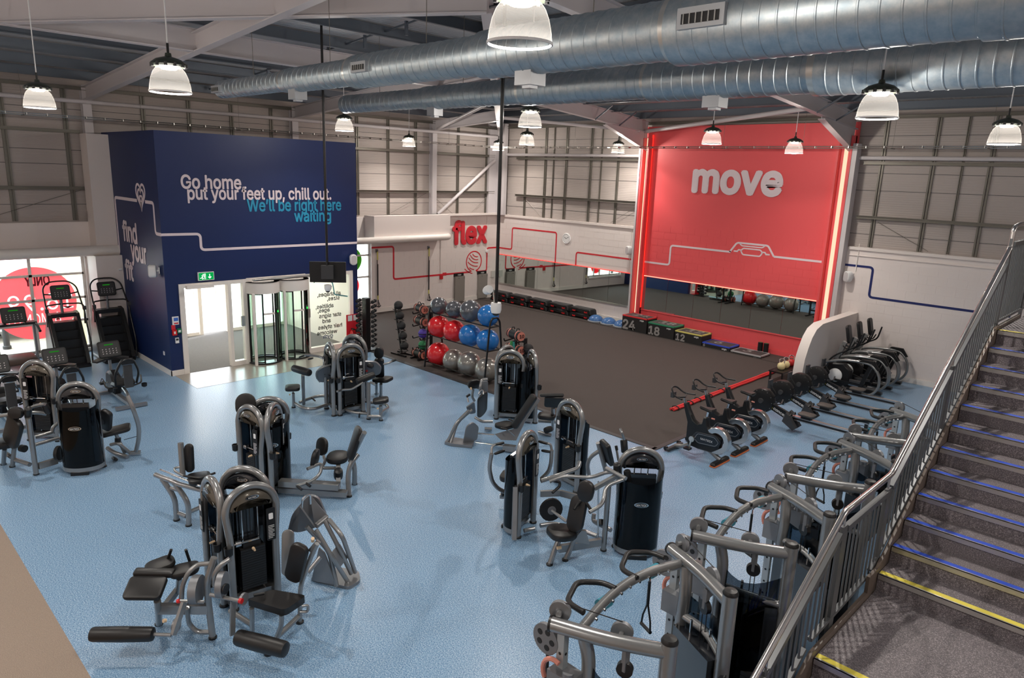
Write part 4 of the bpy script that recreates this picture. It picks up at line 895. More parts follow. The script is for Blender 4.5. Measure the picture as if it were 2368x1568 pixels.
machine('leg_curl', 'leg curl machine with three black bench pads and a long roller at its left', 'gym machine', (-7.660, 2.950), [
  ('w', 'tower', 'frame', 0.0, 0.0, -0.07, 'front', 1.52, True, -1),
  ('q', 'front_pad', 'pad', (0.36, -0.865, 0.64), (0.678, 0.735, 0.0), (-0.656, 0.605, 0.451), 0.392, 0.266, 0.07, 0.05),
  ('q', 'middle_pad', 'pad', (0.275, -0.739, 0.73), (0.689, 0.725, 0.0), (-0.712, 0.677, 0.189), 0.424, 0.106, 0.07, 0.03),
  ('q', 'arm_pad', 'pad', (0.174, -0.646, 0.74), (0.985, -0.174, 0.0), (0.172, 0.975, 0.139), 0.24, 0.3, 0.07, 0.09),
  ('q', 'arm_pad', 'pad', (0.411, -0.477, 0.72), (0.866, -0.5, 0.0), (0.495, 0.858, 0.139), 0.24, 0.3, 0.07, 0.09),
  ('t', 'hand_grip', 'black_plastic', 0.016, [(0.154, -0.567, 0.74), (0.22, -0.535, 0.9)], 0),
  ('t', 'hand_grip', 'black_plastic', 0.016, [(0.3, -0.383, 0.74), (0.322, -0.42, 0.9)], 0),
  ('c', 'ankle_roller', 'pad', (0.248, -1.384, 0.28), (0.672, -0.911, 0.28), 0.075),
  ('t', 'roller_shaft', 'frame', 0.02, [(0.671, -0.92, 0.28), (0.802, -0.791, 0.28)], 0),
  ('b', 'swing_arm', 'frame', (0.801, -0.772, 0.27), (0.733, -0.617, 0.55), 0.035, 0.06),
  ('c', 'pull_knob', 'knob', (0.64, -0.78, 0.36), (0.644, -0.807, 0.37), 0.02),
  ('c', 'pivot_disc', 'steel', (0.688, -0.715, 0.3), (0.715, -0.692, 0.3), 0.07),
  ('c', 'end_cap', 'knob_red', (0.694, -0.672, 0.56), (0.711, -0.652, 0.57), 0.022),
  ('t', 'pivot_shaft', 'frame', 0.02, [(0.689, -0.664, 0.56), (0.824, -0.449, 0.52)], 0),
  ('t', 'guard_tube', 'frame', 0.026, [(0.77, -0.34, 0.9), (0.629, -0.417, 0.86), (0.618, -0.513, 0.8), (0.577, -0.573, 0.65), (0.577, -0.589, 0.5)], 0.1),
  ('t', 'guard_tube', 'frame', 0.026, [(0.655, -0.569, 0.42), (0.56, -0.527, 0.16), (0.623, -0.48, 0.07), (0.717, -0.377, 0.07)], 0.1),
  ('t', 'bench_leg', 'frame', 0.036, [(0.494, -0.801, 0.53), (0.415, -0.773, 0.36), (0.118, -0.692, 0.0)], 0.1),
  ('b', 'bench_beam', 'frame', (0.41, -0.77, 0.38), (0.726, -0.377, 0.36), 0.07, 0.1),
  ('b', 'bench_beam', 'frame', (0.369, -0.683, 0.36), (0.136, -0.458, 0.36), 0.05, 0.07),
  ('t', 'bench_leg', 'frame', 0.03, [(0.368, -0.526, 0.62), (0.204, -0.497, 0.36)], 0),
  ('c', 'cam_wheel', 'steel', (0.673, -0.505, 0.62), (0.729, -0.443, 0.62), 0.15),
  ('t', 'tower_brace', 'frame', 0.036, [(0.818, -0.314, 0.98), (0.783, -0.398, 0.72), (0.719, -0.367, 0.36), (0.744, -0.357, 0.0)], 0.2)], 'weight-stack machines')
machine('leg_press', 'leg press with upright back pad on a slanted rail and steel footplate at the right', 'gym machine', (-7.760, 3.420), [
  ('w', 'tower', 'frame', 0.0, 0.0, 3.875, 'back', 1.52, True, 0),
  ('t', 'rail_beam', 'frame', 0.036, [(-2.341, -0.269, 0.66), (-1.851, -0.121, 0.64), (-1.508, 0.051, 0.62)], 0),
  ('t', 'rail_beam', 'frame', 0.036, [(-2.087, -0.199, 0.66), (-1.851, -0.121, 0.64)], 0),
  ('t', 'guide_rod', 'chrome', 0.013, [(-2.269, -0.221, 0.75), (-1.704, -0.046, 0.72)], 0),
  ('t', 'guide_rod', 'chrome', 0.013, [(-1.999, -0.165, 0.75), (-1.449, 0.007, 0.72)], 0),
  ('t', 'leg', 'frame', 0.038, [(-2.204, -0.232, 0.64), (-2.051, -0.127, 0.36), (-2.085, -0.119, 0.0)], 0.12),
  ('t', 'leg', 'frame', 0.038, [(-1.963, -0.153, 0.64), (-1.793, -0.042, 0.36), (-1.815, -0.055, 0.0)], 0.12),
  ('t', 'cross_bar', 'frame', 0.03, [(-2.147, -0.176, 0.5), (-1.979, -0.09, 0.5)], 0),
  ('t', 'cross_bar', 'frame', 0.03, [(-2.086, -0.11, 0.12), (-1.877, -0.053, 0.12)], 0),
  ('t', 'floor_rail', 'frame', 0.03, [(-1.818, -0.043, 0.2), (-1.873, 0.172, 0.2)], 0),
  ('t', 'back_post', 'frame', 0.04, [(-1.908, -0.05, 0.74), (-1.951, -0.032, 1.2)], 0),
  ('q', 'backrest', 'pad', (-1.896, 0.052, 0.97), (0.772, 0.636, -0.016), (0.005, 0.019, 1.0), 0.121, 0.42, 0.08, 0.08),
  ('q', 'seat', 'pad', (-1.645, 0.08, 0.74), (-0.259, -0.966, 0.0), (0.966, -0.259, 0.0), 0.3, 0.34, 0.08, 0.08),
  ('t', 'hand_grip', 'frame', 0.016, [(-1.927, -0.078, 0.86), (-1.941, -0.146, 0.86), (-1.882, -0.162, 0.84), (-1.733, -0.102, 0.8)], 0.03),
  ('t', 'hand_grip', 'black_plastic', 0.016, [(-1.724, -0.092, 0.8), (-1.508, 0.036, 0.8), (-1.377, 0.188, 0.88)], 0.04),
  ('s', 'footplate', 'steel', [(0.214, 0.428, 0.62), (0.338, 0.479, 0.58), (0.512, 0.628, 0.66), (0.59, 0.752, 0.8), (0.551, 0.664, 1.08), (0.5, 0.56, 1.12), (0.45, 0.469, 1.0), (0.287, 0.446, 0.84)], 0.04, 1),
  ('s', 'footplate_rib', 'steel', [(0.658, 0.349, 1.1), (0.726, 0.5, 0.8), (0.391, 0.452, 0.62)], 0.02, 0),
  ('s', 'footplate_rib', 'steel', [(0.542, 0.546, 1.14), (0.697, 0.698, 0.86), (0.608, 0.558, 0.75)], 0.02, 0),
  ('t', 'loop_handle', 'chrome', 0.012, [(0.647, 0.38, 1.06), (0.675, 0.374, 1.2), (0.66, 0.481, 1.22), (0.655, 0.485, 1.08)], 0.05),
  ('t', 'carriage_bar', 'frame', 0.036, [(0.736, 0.504, 0.82), (0.697, 0.671, 0.86)], 0),
  ('t', 'link_arm', 'frame', 0.03, [(0.679, 0.414, 0.82), (0.823, 0.621, 0.48), (0.924, 0.65, 0.04)], 0.1),
  ('t', 'link_arm', 'frame', 0.028, [(0.789, 0.473, 0.8), (0.968, 0.588, 0.45), (0.938, 0.79, 0.06)], 0.1),
  ('t', 'link_arm', 'frame', 0.028, [(0.738, 0.62, 0.85), (0.911, 0.714, 0.5), (0.887, 0.879, 0.1)], 0.1),
  ('t', 'link_arm', 'frame', 0.028, [(0.74, 0.673, 0.85), (0.972, 0.718, 0.7), (0.866, 0.95, 0.08)], 0.1),
  ('q', 'link_plate', 'steel', (0.899, 0.718, 0.42), (-0.439, 0.882, 0.173), (-0.287, -0.32, 0.903), 0.176, 0.222, 0.02, 0.02),
  ('s', 'floor_plate', 'steel', [(0.565, 0.514, 0.02), (1.046, 0.748, 0.02), (1.003, 0.937, 0.02), (0.815, 1.04, 0.02), (0.564, 0.898, 0.02), (0.511, 0.609, 0.02)], 0.04, 1),
  ('s', 'side_plate', 'steel', [(0.613, 0.515, 0.06), (0.947, 0.608, 0.06), (0.833, 0.58, 0.5), (0.811, 0.47, 0.55)], 0.02, 0),
  ('t', 'press_ram', 'frame', 0.03, [(0.879, 0.302, 0.35), (0.906, 0.457, 0.5)], 0)], 'weight-stack machines')
machine('hip_machine', 'hip abductor machine with two knee pads and a leaning back pad', 'gym machine', (-9.650, 4.760), [
  ('w', 'tower', 'frame', 0.0, 0.0, 2.321, 'front', 1.52, True, 1),
  ('b', 'base_beam', 'frame', (0.023, 0.02, 0.22), (0.741, 0.634, 0.22), 0.14, 0.09),
  ('b', 'base_beam', 'frame', (-0.029, 0.033, 0.09), (0.806, 0.73, 0.09), 0.12, 0.08),
  ('t', 'rear_leg', 'frame', 0.04, [(0.667, 1.026, 0.62), (0.678, 0.873, 0.5), (0.674, 0.826, 0.28), (0.754, 0.797, 0.0)], 0.12),
  ('t', 'rear_leg', 'frame', 0.04, [(0.498, 1.024, 0.5), (0.558, 1.028, 0.35), (0.426, 1.107, 0.0)], 0.12),
  ('t', 'back_post', 'frame', 0.036, [(0.579, 0.936, 0.5), (1.105, 0.862, 1.15)], 0),
  ('q', 'backrest', 'pad', (0.827, 0.864, 0.9), (0.94, -0.342, 0.0), (0.106, 0.29, 0.951), 0.28, 0.52, 0.07, 0.08),
  ('q', 'seat', 'pad', (0.318, 0.875, 0.5), (0.766, 0.643, 0.0), (-0.641, 0.764, 0.07), 0.34, 0.38, 0.09, 0.15),
  ('c', 'seat_spring', 'black_plastic', (0.465, 0.786, 0.22), (0.557, 0.734, 0.4), 0.07),
  ('b', 'seat_post', 'frame', (0.585, 0.712, 0.2), (0.412, 0.825, 0.46), 0.07, 0.05),
  ('q', 'knee_pad', 'pad', (0.335, 0.465, 0.6), (0.643, -0.766, 0.0), (0.133, 0.112, 0.985), 0.26, 0.3, 0.07, 0.12),
  ('q', 'knee_pad', 'pad', (0.019, 0.771, 0.62), (0.985, 0.174, 0.0), (-0.03, 0.171, 0.985), 0.24, 0.3, 0.07, 0.12),
  ('t', 'knee_arm', 'frame', 0.026, [(0.419, 0.279, 0.5), (0.384, 0.545, 0.52), (0.443, 0.498, 0.38), (0.459, 0.342, 0.3), (0.473, 0.061, 0.3)], 0.1),
  ('t', 'knee_arm', 'frame', 0.026, [(0.138, 0.725, 0.5), (0.262, 0.685, 0.45), (0.314, 0.566, 0.4), (0.402, 0.811, 0.36)], 0.08),
  ('c', 'foot_peg', 'black_plastic', (0.483, 0.072, 0.3), (0.575, 0.094, 0.27), 0.022),
  ('c', 'foot_peg', 'black_plastic', (0.475, 0.224, 0.3), (0.568, 0.237, 0.28), 0.022)], 'weight-stack machines')
machine('rotary_machine', 'pair of curved silver stack towers with black cup holders beyond the leg press', 'gym machine', (-9.800, 4.420), [
  ('w', 'tower', 'frame', 0.0, 0.0, 0.209, 'front', 1.52, True, 1),
  ('t', 'base_rail', 'frame', 0.035, [(-0.226, -0.006, 0.1), (-0.022, -0.194, 0.1)], 0)], 'weight-stack machines')
machine('torso_machine', 'machine with only its dark round head pad showing behind the twin towers', 'gym machine', (-10.050, 4.850), [
  ('w', 'tower', 'frame', 0.0, 0.0, 4.363, 'back', 1.52, True, 0),
  ('q', 'head_pad', 'pad', (-0.034, -0.34, 1.42), (0.5, 0.866, 0.0), (-0.18, 0.104, 0.978), 0.3, 0.36, 0.07, 0.14),
  ('t', 'back_post', 'frame', 0.035, [(-0.4, 0.1, 0.0), (-0.37, 0.1, 1.35)], 0),
  ('q', 'seat', 'pad', (-0.65, 0.25, 0.5), (0.342, 0.94, 0.0), (-0.94, 0.342, 0.0), 0.36, 0.4, 0.09, 0.1),
  ('t', 'seat_post', 'frame', 0.035, [(-0.65, 0.25, 0.0), (-0.65, 0.25, 0.48)], 0)], 'weight-stack machines')
machine('triceps_machine', 'dip-arm machine at the left of the middle cluster with a roller pad and low seat', 'gym machine', (-12.600, 7.450), [
  ('w', 'tower', 'frame', 0.05, -0.03, -0.244, 'front', 1.52, True, -1),
  ('q', 'seat', 'pad', (-0.618, -0.509, 0.47), (0.5, 0.866, 0.0), (-0.866, 0.5, 0.0), 0.3, 0.34, 0.08, 0.08),
  ('t', 'seat_post', 'frame', 0.03, [(-0.585, -0.515, 0.36), (-0.697, -0.461, 0.0)], 0),
  ('c', 'seat_pole', 'chrome', (-0.646, -0.491, 0.34), (-0.525, -0.552, 0.44), 0.02),
  ('c', 'pull_knob', 'knob', (-0.598, -0.577, 0.34), (-0.602, -0.597, 0.34), 0.018),
  ('c', 'roller_pad', 'pad', (-0.537, -0.52, 0.92), (-0.001, -0.443, 0.92), 0.075),
  ('t', 'pad_post', 'frame', 0.036, [(-0.305, -0.434, 0.8), (-0.719, -0.211, 0.02)], 0),
  ('t', 'base_rail', 'frame', 0.034, [(-0.716, -0.447, 0.1), (-0.262, -0.475, 0.1), (-0.081, -0.334, 0.1), (-0.201, 0.152, 0.1)], 0.2),
  ('t', 'base_rail', 'frame', 0.034, [(-0.658, -0.34, 0.1), (-0.682, -0.178, 0.12), (-0.76, 0.153, 0.12), (-0.599, 0.368, 0.12)], 0.15),
  ('s', 'side_cover', 'steel', [(-0.299, -0.142, 0.72), (-0.133, -0.217, 0.9), (0.033, -0.173, 1.0), (0.079, -0.016, 1.04), (-0.243, 0.165, 0.56), (-0.342, -0.028, 0.58)], 0.05, 1),
  ('t', 'cover_tube', 'frame', 0.022, [(0.088, -0.005, 1.04), (0.047, -0.197, 1.0), (-0.107, -0.225, 0.9), (-0.235, -0.171, 0.74), (-0.342, -0.028, 0.58)], 0.12),
  ('t', 'press_arm', 'frame', 0.026, [(0.014, -0.163, 0.98), (-0.09, -0.038, 1.05), (-0.324, 0.055, 1.1), (-0.585, -0.012, 1.1), (-0.811, -0.088, 1.08)], 0.12),
  ('c', 'hand_grip', 'black_plastic', (-0.964, -0.155, 1.0), (-0.842, -0.095, 1.06), 0.02),
  ('c', 'hand_grip', 'black_plastic', (-0.703, -0.089, 1.0), (-0.6, -0.021, 1.04), 0.02),
  ('c', 'foot_peg', 'black_plastic', (-0.699, -0.041, 0.14), (-0.582, -0.007, 0.08), 0.018)], 'weight-stack machines')
machine('curl_machine', 'arm curl machine facing the camera in the middle cluster by the entrance', 'gym machine', (-12.200, 7.720), [
  ('w', 'tower', 'frame', 0.0, 0.0, 1.396, 'front', 1.52, True, 1),
  ('t', 'base_rail', 'frame', 0.032, [(-0.29, -0.084, 0.1), (0.117, -0.125, 0.1), (0.332, -0.026, 0.1), (0.468, 0.108, 0.1)], 0.2),
  ('t', 'base_rail', 'frame', 0.032, [(0.604, 0.016, 0.1), (0.777, 0.195, 0.1)], 0),
  ('t', 'base_rail', 'frame', 0.032, [(0.796, 0.183, 0.2), (0.414, 0.641, 0.1), (0.154, 0.74, 0.1), (-0.097, 0.538, 0.1)], 0.1),
  ('t', 'pad_post', 'frame', 0.04, [(0.451, 0.125, 0.76), (0.518, 0.07, 0.0)], 0),
  ('t', 'seat_post', 'frame', 0.034, [(0.789, 0.18, 0.34), (0.743, 0.218, 0.0)], 0),
  ('q', 'seat', 'pad', (0.783, 0.186, 0.45), (0.819, -0.574, 0.0), (0.568, 0.811, 0.139), 0.28, 0.32, 0.08, 0.08),
  ('c', 'pull_knob', 'knob', (0.799, 0.117, 0.3), (0.804, 0.09, 0.3), 0.02),
  ('c', 'arm_pad', 'pad', (0.345, -0.109, 0.8), (0.384, 0.312, 0.88), 0.07),
  ('t', 'curl_lever', 'frame', 0.022, [(0.308, -0.533, 0.66), (0.326, -0.415, 0.68), (0.421, -0.261, 0.68), (0.434, -0.003, 0.78)], 0.06),
  ('c', 'hand_grip', 'black_plastic', (0.308, -0.533, 0.66), (0.33, -0.425, 0.68), 0.02),
  ('s', 'side_cover', 'steel', [(-0.078, 0.398, 1.05), (0.06, 0.577, 1.05), (0.09, 0.697, 0.92), (0.037, 0.707, 0.76), (-0.065, 0.625, 0.7), (-0.187, 0.474, 0.78)], 0.05, 1),
  ('c', 'cover_pad', 'pad', (0.019, 0.389, 1.0), (0.125, 0.465, 0.96), 0.05),
  ('c', 'end_cap', 'knob_red', (-0.071, 0.406, 0.84), (-0.045, 0.438, 0.84), 0.022),
  ('c', 'foot_peg', 'black_plastic', (0.429, -0.089, 0.14), (0.359, -0.053, 0.02), 0.018)], 'weight-stack machines')
machine('pullover_machine', 'machine with tall black backrest at the far side of the middle cluster', 'gym machine', (-12.900, 8.280), [
  ('w', 'tower', 'frame', 0.0, 0.0, 3.526, 'back', 1.52, True, 0),
  ('q', 'head_pad', 'pad', (0.646, 0.171, 1.19), (0.686, 0.72, -0.108), (0.266, -0.11, 0.958), 0.203, 0.271, 0.08, 0.1),
  ('q', 'backrest', 'pad', (0.489, 0.287, 0.8), (0.609, 0.793, -0.009), (0.428, -0.319, 0.846), 0.205, 0.568, 0.09, 0.06),
  ('q', 'seat', 'pad', (0.409, 0.426, 0.5), (0.423, -0.906, 0.0), (0.904, 0.422, 0.07), 0.36, 0.4, 0.08, 0.09),
  ('t', 'seat_post', 'frame', 0.034, [(0.313, 0.326, 0.42), (-0.094, 0.607, 0.0)], 0),
  ('t', 'seat_post', 'frame', 0.034, [(0.458, 0.347, 0.42), (0.131, 0.572, 0.0)], 0),
  ('t', 'base_rail', 'frame', 0.03, [(0.153, 0.435, 0.3), (-0.095, 0.453, 0.3)], 0),
  ('t', 'press_arm', 'frame', 0.022, [(0.748, 0.209, 0.95), (0.827, 0.307, 0.98), (0.794, 0.409, 1.0)], 0.05),
  ('c', 'hand_grip', 'black_plastic', (0.803, 0.394, 1.0), (0.808, 0.485, 1.02), 0.028)], 'weight-stack machines')
machine('leg_press', 'leg press with a long reclined back pad and fan-shaped steel base beside the dark mat', 'gym machine', (-9.820, 9.980), [
  ('w', 'tower', 'frame', 0.0, 0.0, 0.628, 'front', 1.52, True, -1),
  ('q', 'footplate', 'pad', (0.465, -1.19, 0.71), (-0.002, 0.886, 0.463), (0.443, -0.415, 0.795), 0.263, 0.73, 0.05, 0.12),
  ('t', 'loop_handle', 'chrome', 0.014, [(0.681, -1.487, 0.98), (0.683, -1.482, 1.08), (0.685, -1.384, 1.1), (0.721, -1.405, 1.02)], 0.05),
  ('s', 'footplate_bracket', 'steel', [(0.314, -1.459, 0.66), (0.472, -1.403, 0.84), (0.329, -1.222, 0.5), (0.207, -1.298, 0.5)], 0.03, 1),
  ('t', 'link_arm', 'frame', 0.03, [(0.364, -1.36, 0.62), (0.265, -1.64, 0.4), (0.303, -1.823, 0.04)], 0.12),
  ('t', 'link_arm', 'frame', 0.03, [(0.36, -1.438, 0.62), (0.325, -1.722, 0.42), (0.217, -1.829, 0.04)], 0.12),
  ('s', 'fan_plate', 'steel', [(0.452, -1.645, 0.04), (0.533, -1.373, 0.06), (0.606, -1.398, 0.36), (0.583, -1.533, 0.48), (0.538, -1.65, 0.4)], 0.03, 1),
  ('s', 'floor_plate', 'steel', [(0.195, -1.879, 0.03), (0.345, -1.858, 0.03), (0.683, -1.629, 0.03), (0.508, -1.411, 0.03), (0.038, -1.648, 0.03)], 0.05, 0),
  ('t', 'guide_rod', 'chrome', 0.018, [(0.411, -1.264, 0.13), (0.69, -1.063, 0.13)], 0),
  ('t', 'guide_rod', 'chrome', 0.018, [(0.685, -1.553, 0.1), (1.159, -1.275, 0.1)], 0),
  ('b', 'end_stop', 'frame', (1.157, -1.272, 0.08), (1.356, -1.157, 0.08), 0.12, 0.1),
  ('s', 'seat_carriage', 'steel', [(0.792, -1.174, 0.2), (0.9, -1.095, 0.1), (1.095, -0.862, 0.1), (1.177, -0.727, 0.46), (1.4, -0.608, 0.92), (1.335, -0.605, 0.95), (1.067, -0.721, 0.46), (1.042, -0.906, 0.32)], 0.06, 0),
  ('q', 'seat', 'pad', (1.037, -1.118, 0.44), (-0.087, -0.996, 0.0), (0.991, -0.087, 0.105), 0.36, 0.36, 0.08, 0.12),
  ('q', 'backrest', 'pad', (1.409, -1.027, 0.79), (0.913, -0.043, -0.405), (0.4, 0.287, 0.87), 0.154, 0.758, 0.08, 0.06),
  ('t', 'hand_grip', 'black_plastic', 0.016, [(1.124, -1.329, 0.46), (1.221, -1.259, 0.44)], 0),
  ('t', 'hand_grip', 'black_plastic', 0.016, [(1.076, -1.079, 0.56), (1.206, -1.039, 0.54)], 0),
  ('t', 'grip_tube', 'frame', 0.014, [(1.212, -1.27, 0.44), (1.237, -1.167, 0.36), (1.194, -1.034, 0.26)], 0.04),
  ('t', 'tower_link', 'frame', 0.03, [(0.074, -1.005, 0.3), (0.243, -0.989, 0.26), (0.383, -0.819, 0.26)], 0.06)], 'weight-stack machines')
machine('biceps_machine', 'preacher curl machine with a wide grey-black arm pad toward the dark mat', 'gym machine', (-9.620, 10.420), [
  ('w', 'tower', 'frame', 0.07, -0.02, 2.618, 'front', 1.52, True, 1),
  ('q', 'arm_pad', 'pad', (1.281, -0.721, 0.835), (0.745, 0.668, 0.0), (0.239, -0.266, 0.934), 0.374, 0.246, 0.07, 0.05),
  ('q', 'arm_pad_top', 'pad', (1.264, -0.776, 0.975), (0.628, 0.779, 0.0), (-0.492, 0.397, 0.775), 0.458, 0.065, 0.06, 0.03),
  ('t', 'pad_post', 'frame', 0.04, [(1.228, -0.682, 0.7), (0.955, -0.355, 0.25)], 0),
  ('q', 'seat', 'pad', (1.02, -0.618, 0.46), (0.5, -0.866, 0.0), (0.866, 0.5, 0.0), 0.3, 0.34, 0.09, 0.1),
  ('t', 'base_rail', 'frame', 0.034, [(0.727, -0.529, 0.26), (1.049, -0.198, 0.24)], 0),
  ('t', 'base_rail', 'frame', 0.034, [(0.779, -0.571, 0.05), (1.027, -0.467, 0.03)], 0),
  ('c', 'side_roller', 'pad', (0.935, -0.57, 0.12), (1.083, -0.518, 0.2), 0.06),
  ('t', 'rear_leg', 'frame', 0.034, [(0.905, -0.299, 0.24), (0.789, -0.152, 0.02)], 0)], 'weight-stack machines')
machine('row_machine', 'machine with a round chest pad on a bent arm left of the leg press tower', 'gym machine', (-10.200, 10.200), [
  ('w', 'tower', 'frame', -0.02, 0.02, 4.852, 'back', 1.52, True, 0),
  ('q', 'chest_pad', 'pad', (0.45, -1.275, 1.0), (-0.342, -0.94, 0.0), (0.243, -0.089, 0.966), 0.26, 0.2, 0.07, 0.09),
  ('t', 'frame_loop', 'frame', 0.03, [(0.674, -1.116, 1.12), (0.568, -1.186, 1.1), (0.645, -1.285, 1.0), (0.599, -1.238, 0.85)], 0.08),
  ('q', 'frame_panel', 'steel', (0.658, -1.183, 0.975), (0.625, 0.78, 0.018), (0.065, -0.074, 0.995), 0.128, 0.251, 0.02, 0.04),
  ('t', 'pad_stem', 'frame', 0.026, [(0.475, -1.315, 0.9), (0.454, -1.324, 0.75), (0.444, -1.249, 0.65)], 0.05),
  ('t', 'lever', 'chrome', 0.016, [(0.511, -1.5, 0.8), (0.556, -1.507, 0.7)], 0),
  ('c', 'hand_grip', 'black_plastic', (0.548, -1.554, 0.82), (0.571, -1.484, 0.86), 0.022),
  ('c', 'pull_knob', 'knob', (0.498, -1.389, 0.92), (0.492, -1.395, 0.96), 0.018),
  ('t', 'base_rail', 'frame', 0.035, [(0.567, -1.064, 0.06), (0.675, -0.969, 0.06)], 0)], 'weight-stack machines')
machine('chest_press', 'chest press with contoured black back pad, oval seat and a round weight disc', 'gym machine', (-6.000, 7.200), [
  ('w', 'tower', 'frame', -0.9, 1.22, -0.122, 'front', 1.52, True, -1),
  ('q', 'seat', 'pad', (0.616, -0.657, 0.46), (0.423, 0.906, 0.0), (-0.904, 0.422, -0.07), 0.36, 0.42, 0.09, 0.15),
  ('q', 'backrest', 'pad', (0.747, -0.526, 0.735), (0.987, 0.16, 0.01), (-0.054, 0.272, 0.961), 0.238, 0.489, 0.08, 0.12),
  ('q', 'head_pad', 'pad', (0.891, -0.553, 1.11), (0.984, 0.132, -0.122), (0.101, 0.15, 0.983), 0.22, 0.285, 0.08, 0.12),
  ('t', 'seat_leg', 'frame', 0.036, [(0.554, -0.59, 0.36), (0.542, -0.681, 0.22), (0.536, -0.774, 0.0)], 0.08),
  ('t', 'seat_leg', 'frame', 0.036, [(0.666, -0.395, 0.42), (0.621, -0.44, 0.18), (0.599, -0.531, 0.0)], 0.08),
  ('s', 'back_bracket', 'frame', [(0.662, -0.472, 0.26), (0.75, -0.431, 0.5), (0.823, -0.395, 0.45), (0.721, -0.197, 0.2)], 0.03, 0),
  ('b', 'base_rail', 'frame', (0.524, -0.587, 0.16), (0.783, -0.019, 0.16), 0.06, 0.1),
  ('t', 'rear_post', 'frame', 0.038, [(0.847, -0.013, 1.0), (0.841, -0.007, 0.66), (0.784, 0.059, 0.0)], 0.1),
  ('c', 'pull_knob', 'knob', (0.601, -0.716, 0.25), (0.627, -0.665, 0.25), 0.022),
  ('t', 'press_arm', 'frame', 0.026, [(0.203, -0.471, 0.98), (0.322, -0.329, 1.06), (0.608, -0.089, 1.06), (0.764, 0.054, 1.16), (0.944, 0.039, 1.2)], 0.1),
  ('t', 'press_arm', 'frame', 0.026, [(0.957, -0.539, 0.84), (1.007, -0.321, 0.9), (0.922, -0.189, 1.08), (1.083, -0.021, 1.18)], 0.1),
  ('b', 'arm_beam', 'frame', (0.79, -0.252, 1.02), (0.951, 0.032, 1.18), 0.06, 0.05),
  ('t', 'cross_tube', 'frame', 0.028, [(0.765, 0.021, 1.22), (1.114, -0.014, 1.2)], 0),
  ('c', 'arm_bumper', 'black_plastic', (0.887, 0.123, 1.14), (0.901, 0.058, 1.32), 0.05),
  ('c', 'arm_bumper', 'black_plastic', (1.02, 0.21, 1.06), (0.978, 0.183, 1.22), 0.05),
  ('t', 'hand_grip', 'black_plastic', 0.02, [(0.226, -0.416, 0.98), (0.265, -0.327, 0.95), (0.28, -0.34, 0.9), (0.269, -0.477, 0.84)], 0.05),
  ('t', 'hand_grip', 'black_plastic', 0.02, [(0.941, -0.497, 0.86), (0.81, -0.459, 0.92), (0.776, -0.523, 0.92), (0.775, -0.626, 0.84)], 0.05),
  ('c', 'weight_disc', 'stack', (0.119, -0.325, 0.5), (0.16, -0.347, 0.5), 0.165),
  ('c', 'disc_hub', 'steel', (0.154, -0.343, 0.5), (0.175, -0.355, 0.5), 0.06),
  ('t', 'disc_bar', 'frame', 0.022, [(0.166, -0.35, 0.5), (0.41, -0.321, 0.42)], 0),
  ('t', 'link_rod', 'chrome', 0.012, [(0.746, -0.108, 1.06), (0.724, -0.005, 0.2)], 0),
  ('c', 'pulley', 'black_plastic', (0.724, 0.035, 0.36), (0.69, 0.073, 0.42), 0.05),
  ('t', 'tower_arm', 'frame', 0.032, [(-0.092, -0.315, 0.84), (0.039, -0.039, 0.9), (0.173, 0.175, 0.98), (0.126, 0.252, 1.04)], 0.08),
  ('b', 'tower_beam', 'frame', (-0.438, 0.076, 0.4), (-0.263, 0.319, 0.4), 0.05, 0.09),
  ('b', 'tower_beam', 'frame', (-0.263, 0.319, 0.4), (0.034, 0.448, 0.38), 0.05, 0.09),
  ('t', 'base_rail', 'frame', 0.032, [(-0.125, -0.246, 0.12), (-0.038, -0.043, 0.12), (0.141, 0.004, 0.12)], 0.1),
  ('t', 'base_rail', 'frame', 0.032, [(0.404, 0.1, 0.12), (0.607, 0.131, 0.12)], 0)], 'weight-stack machines')
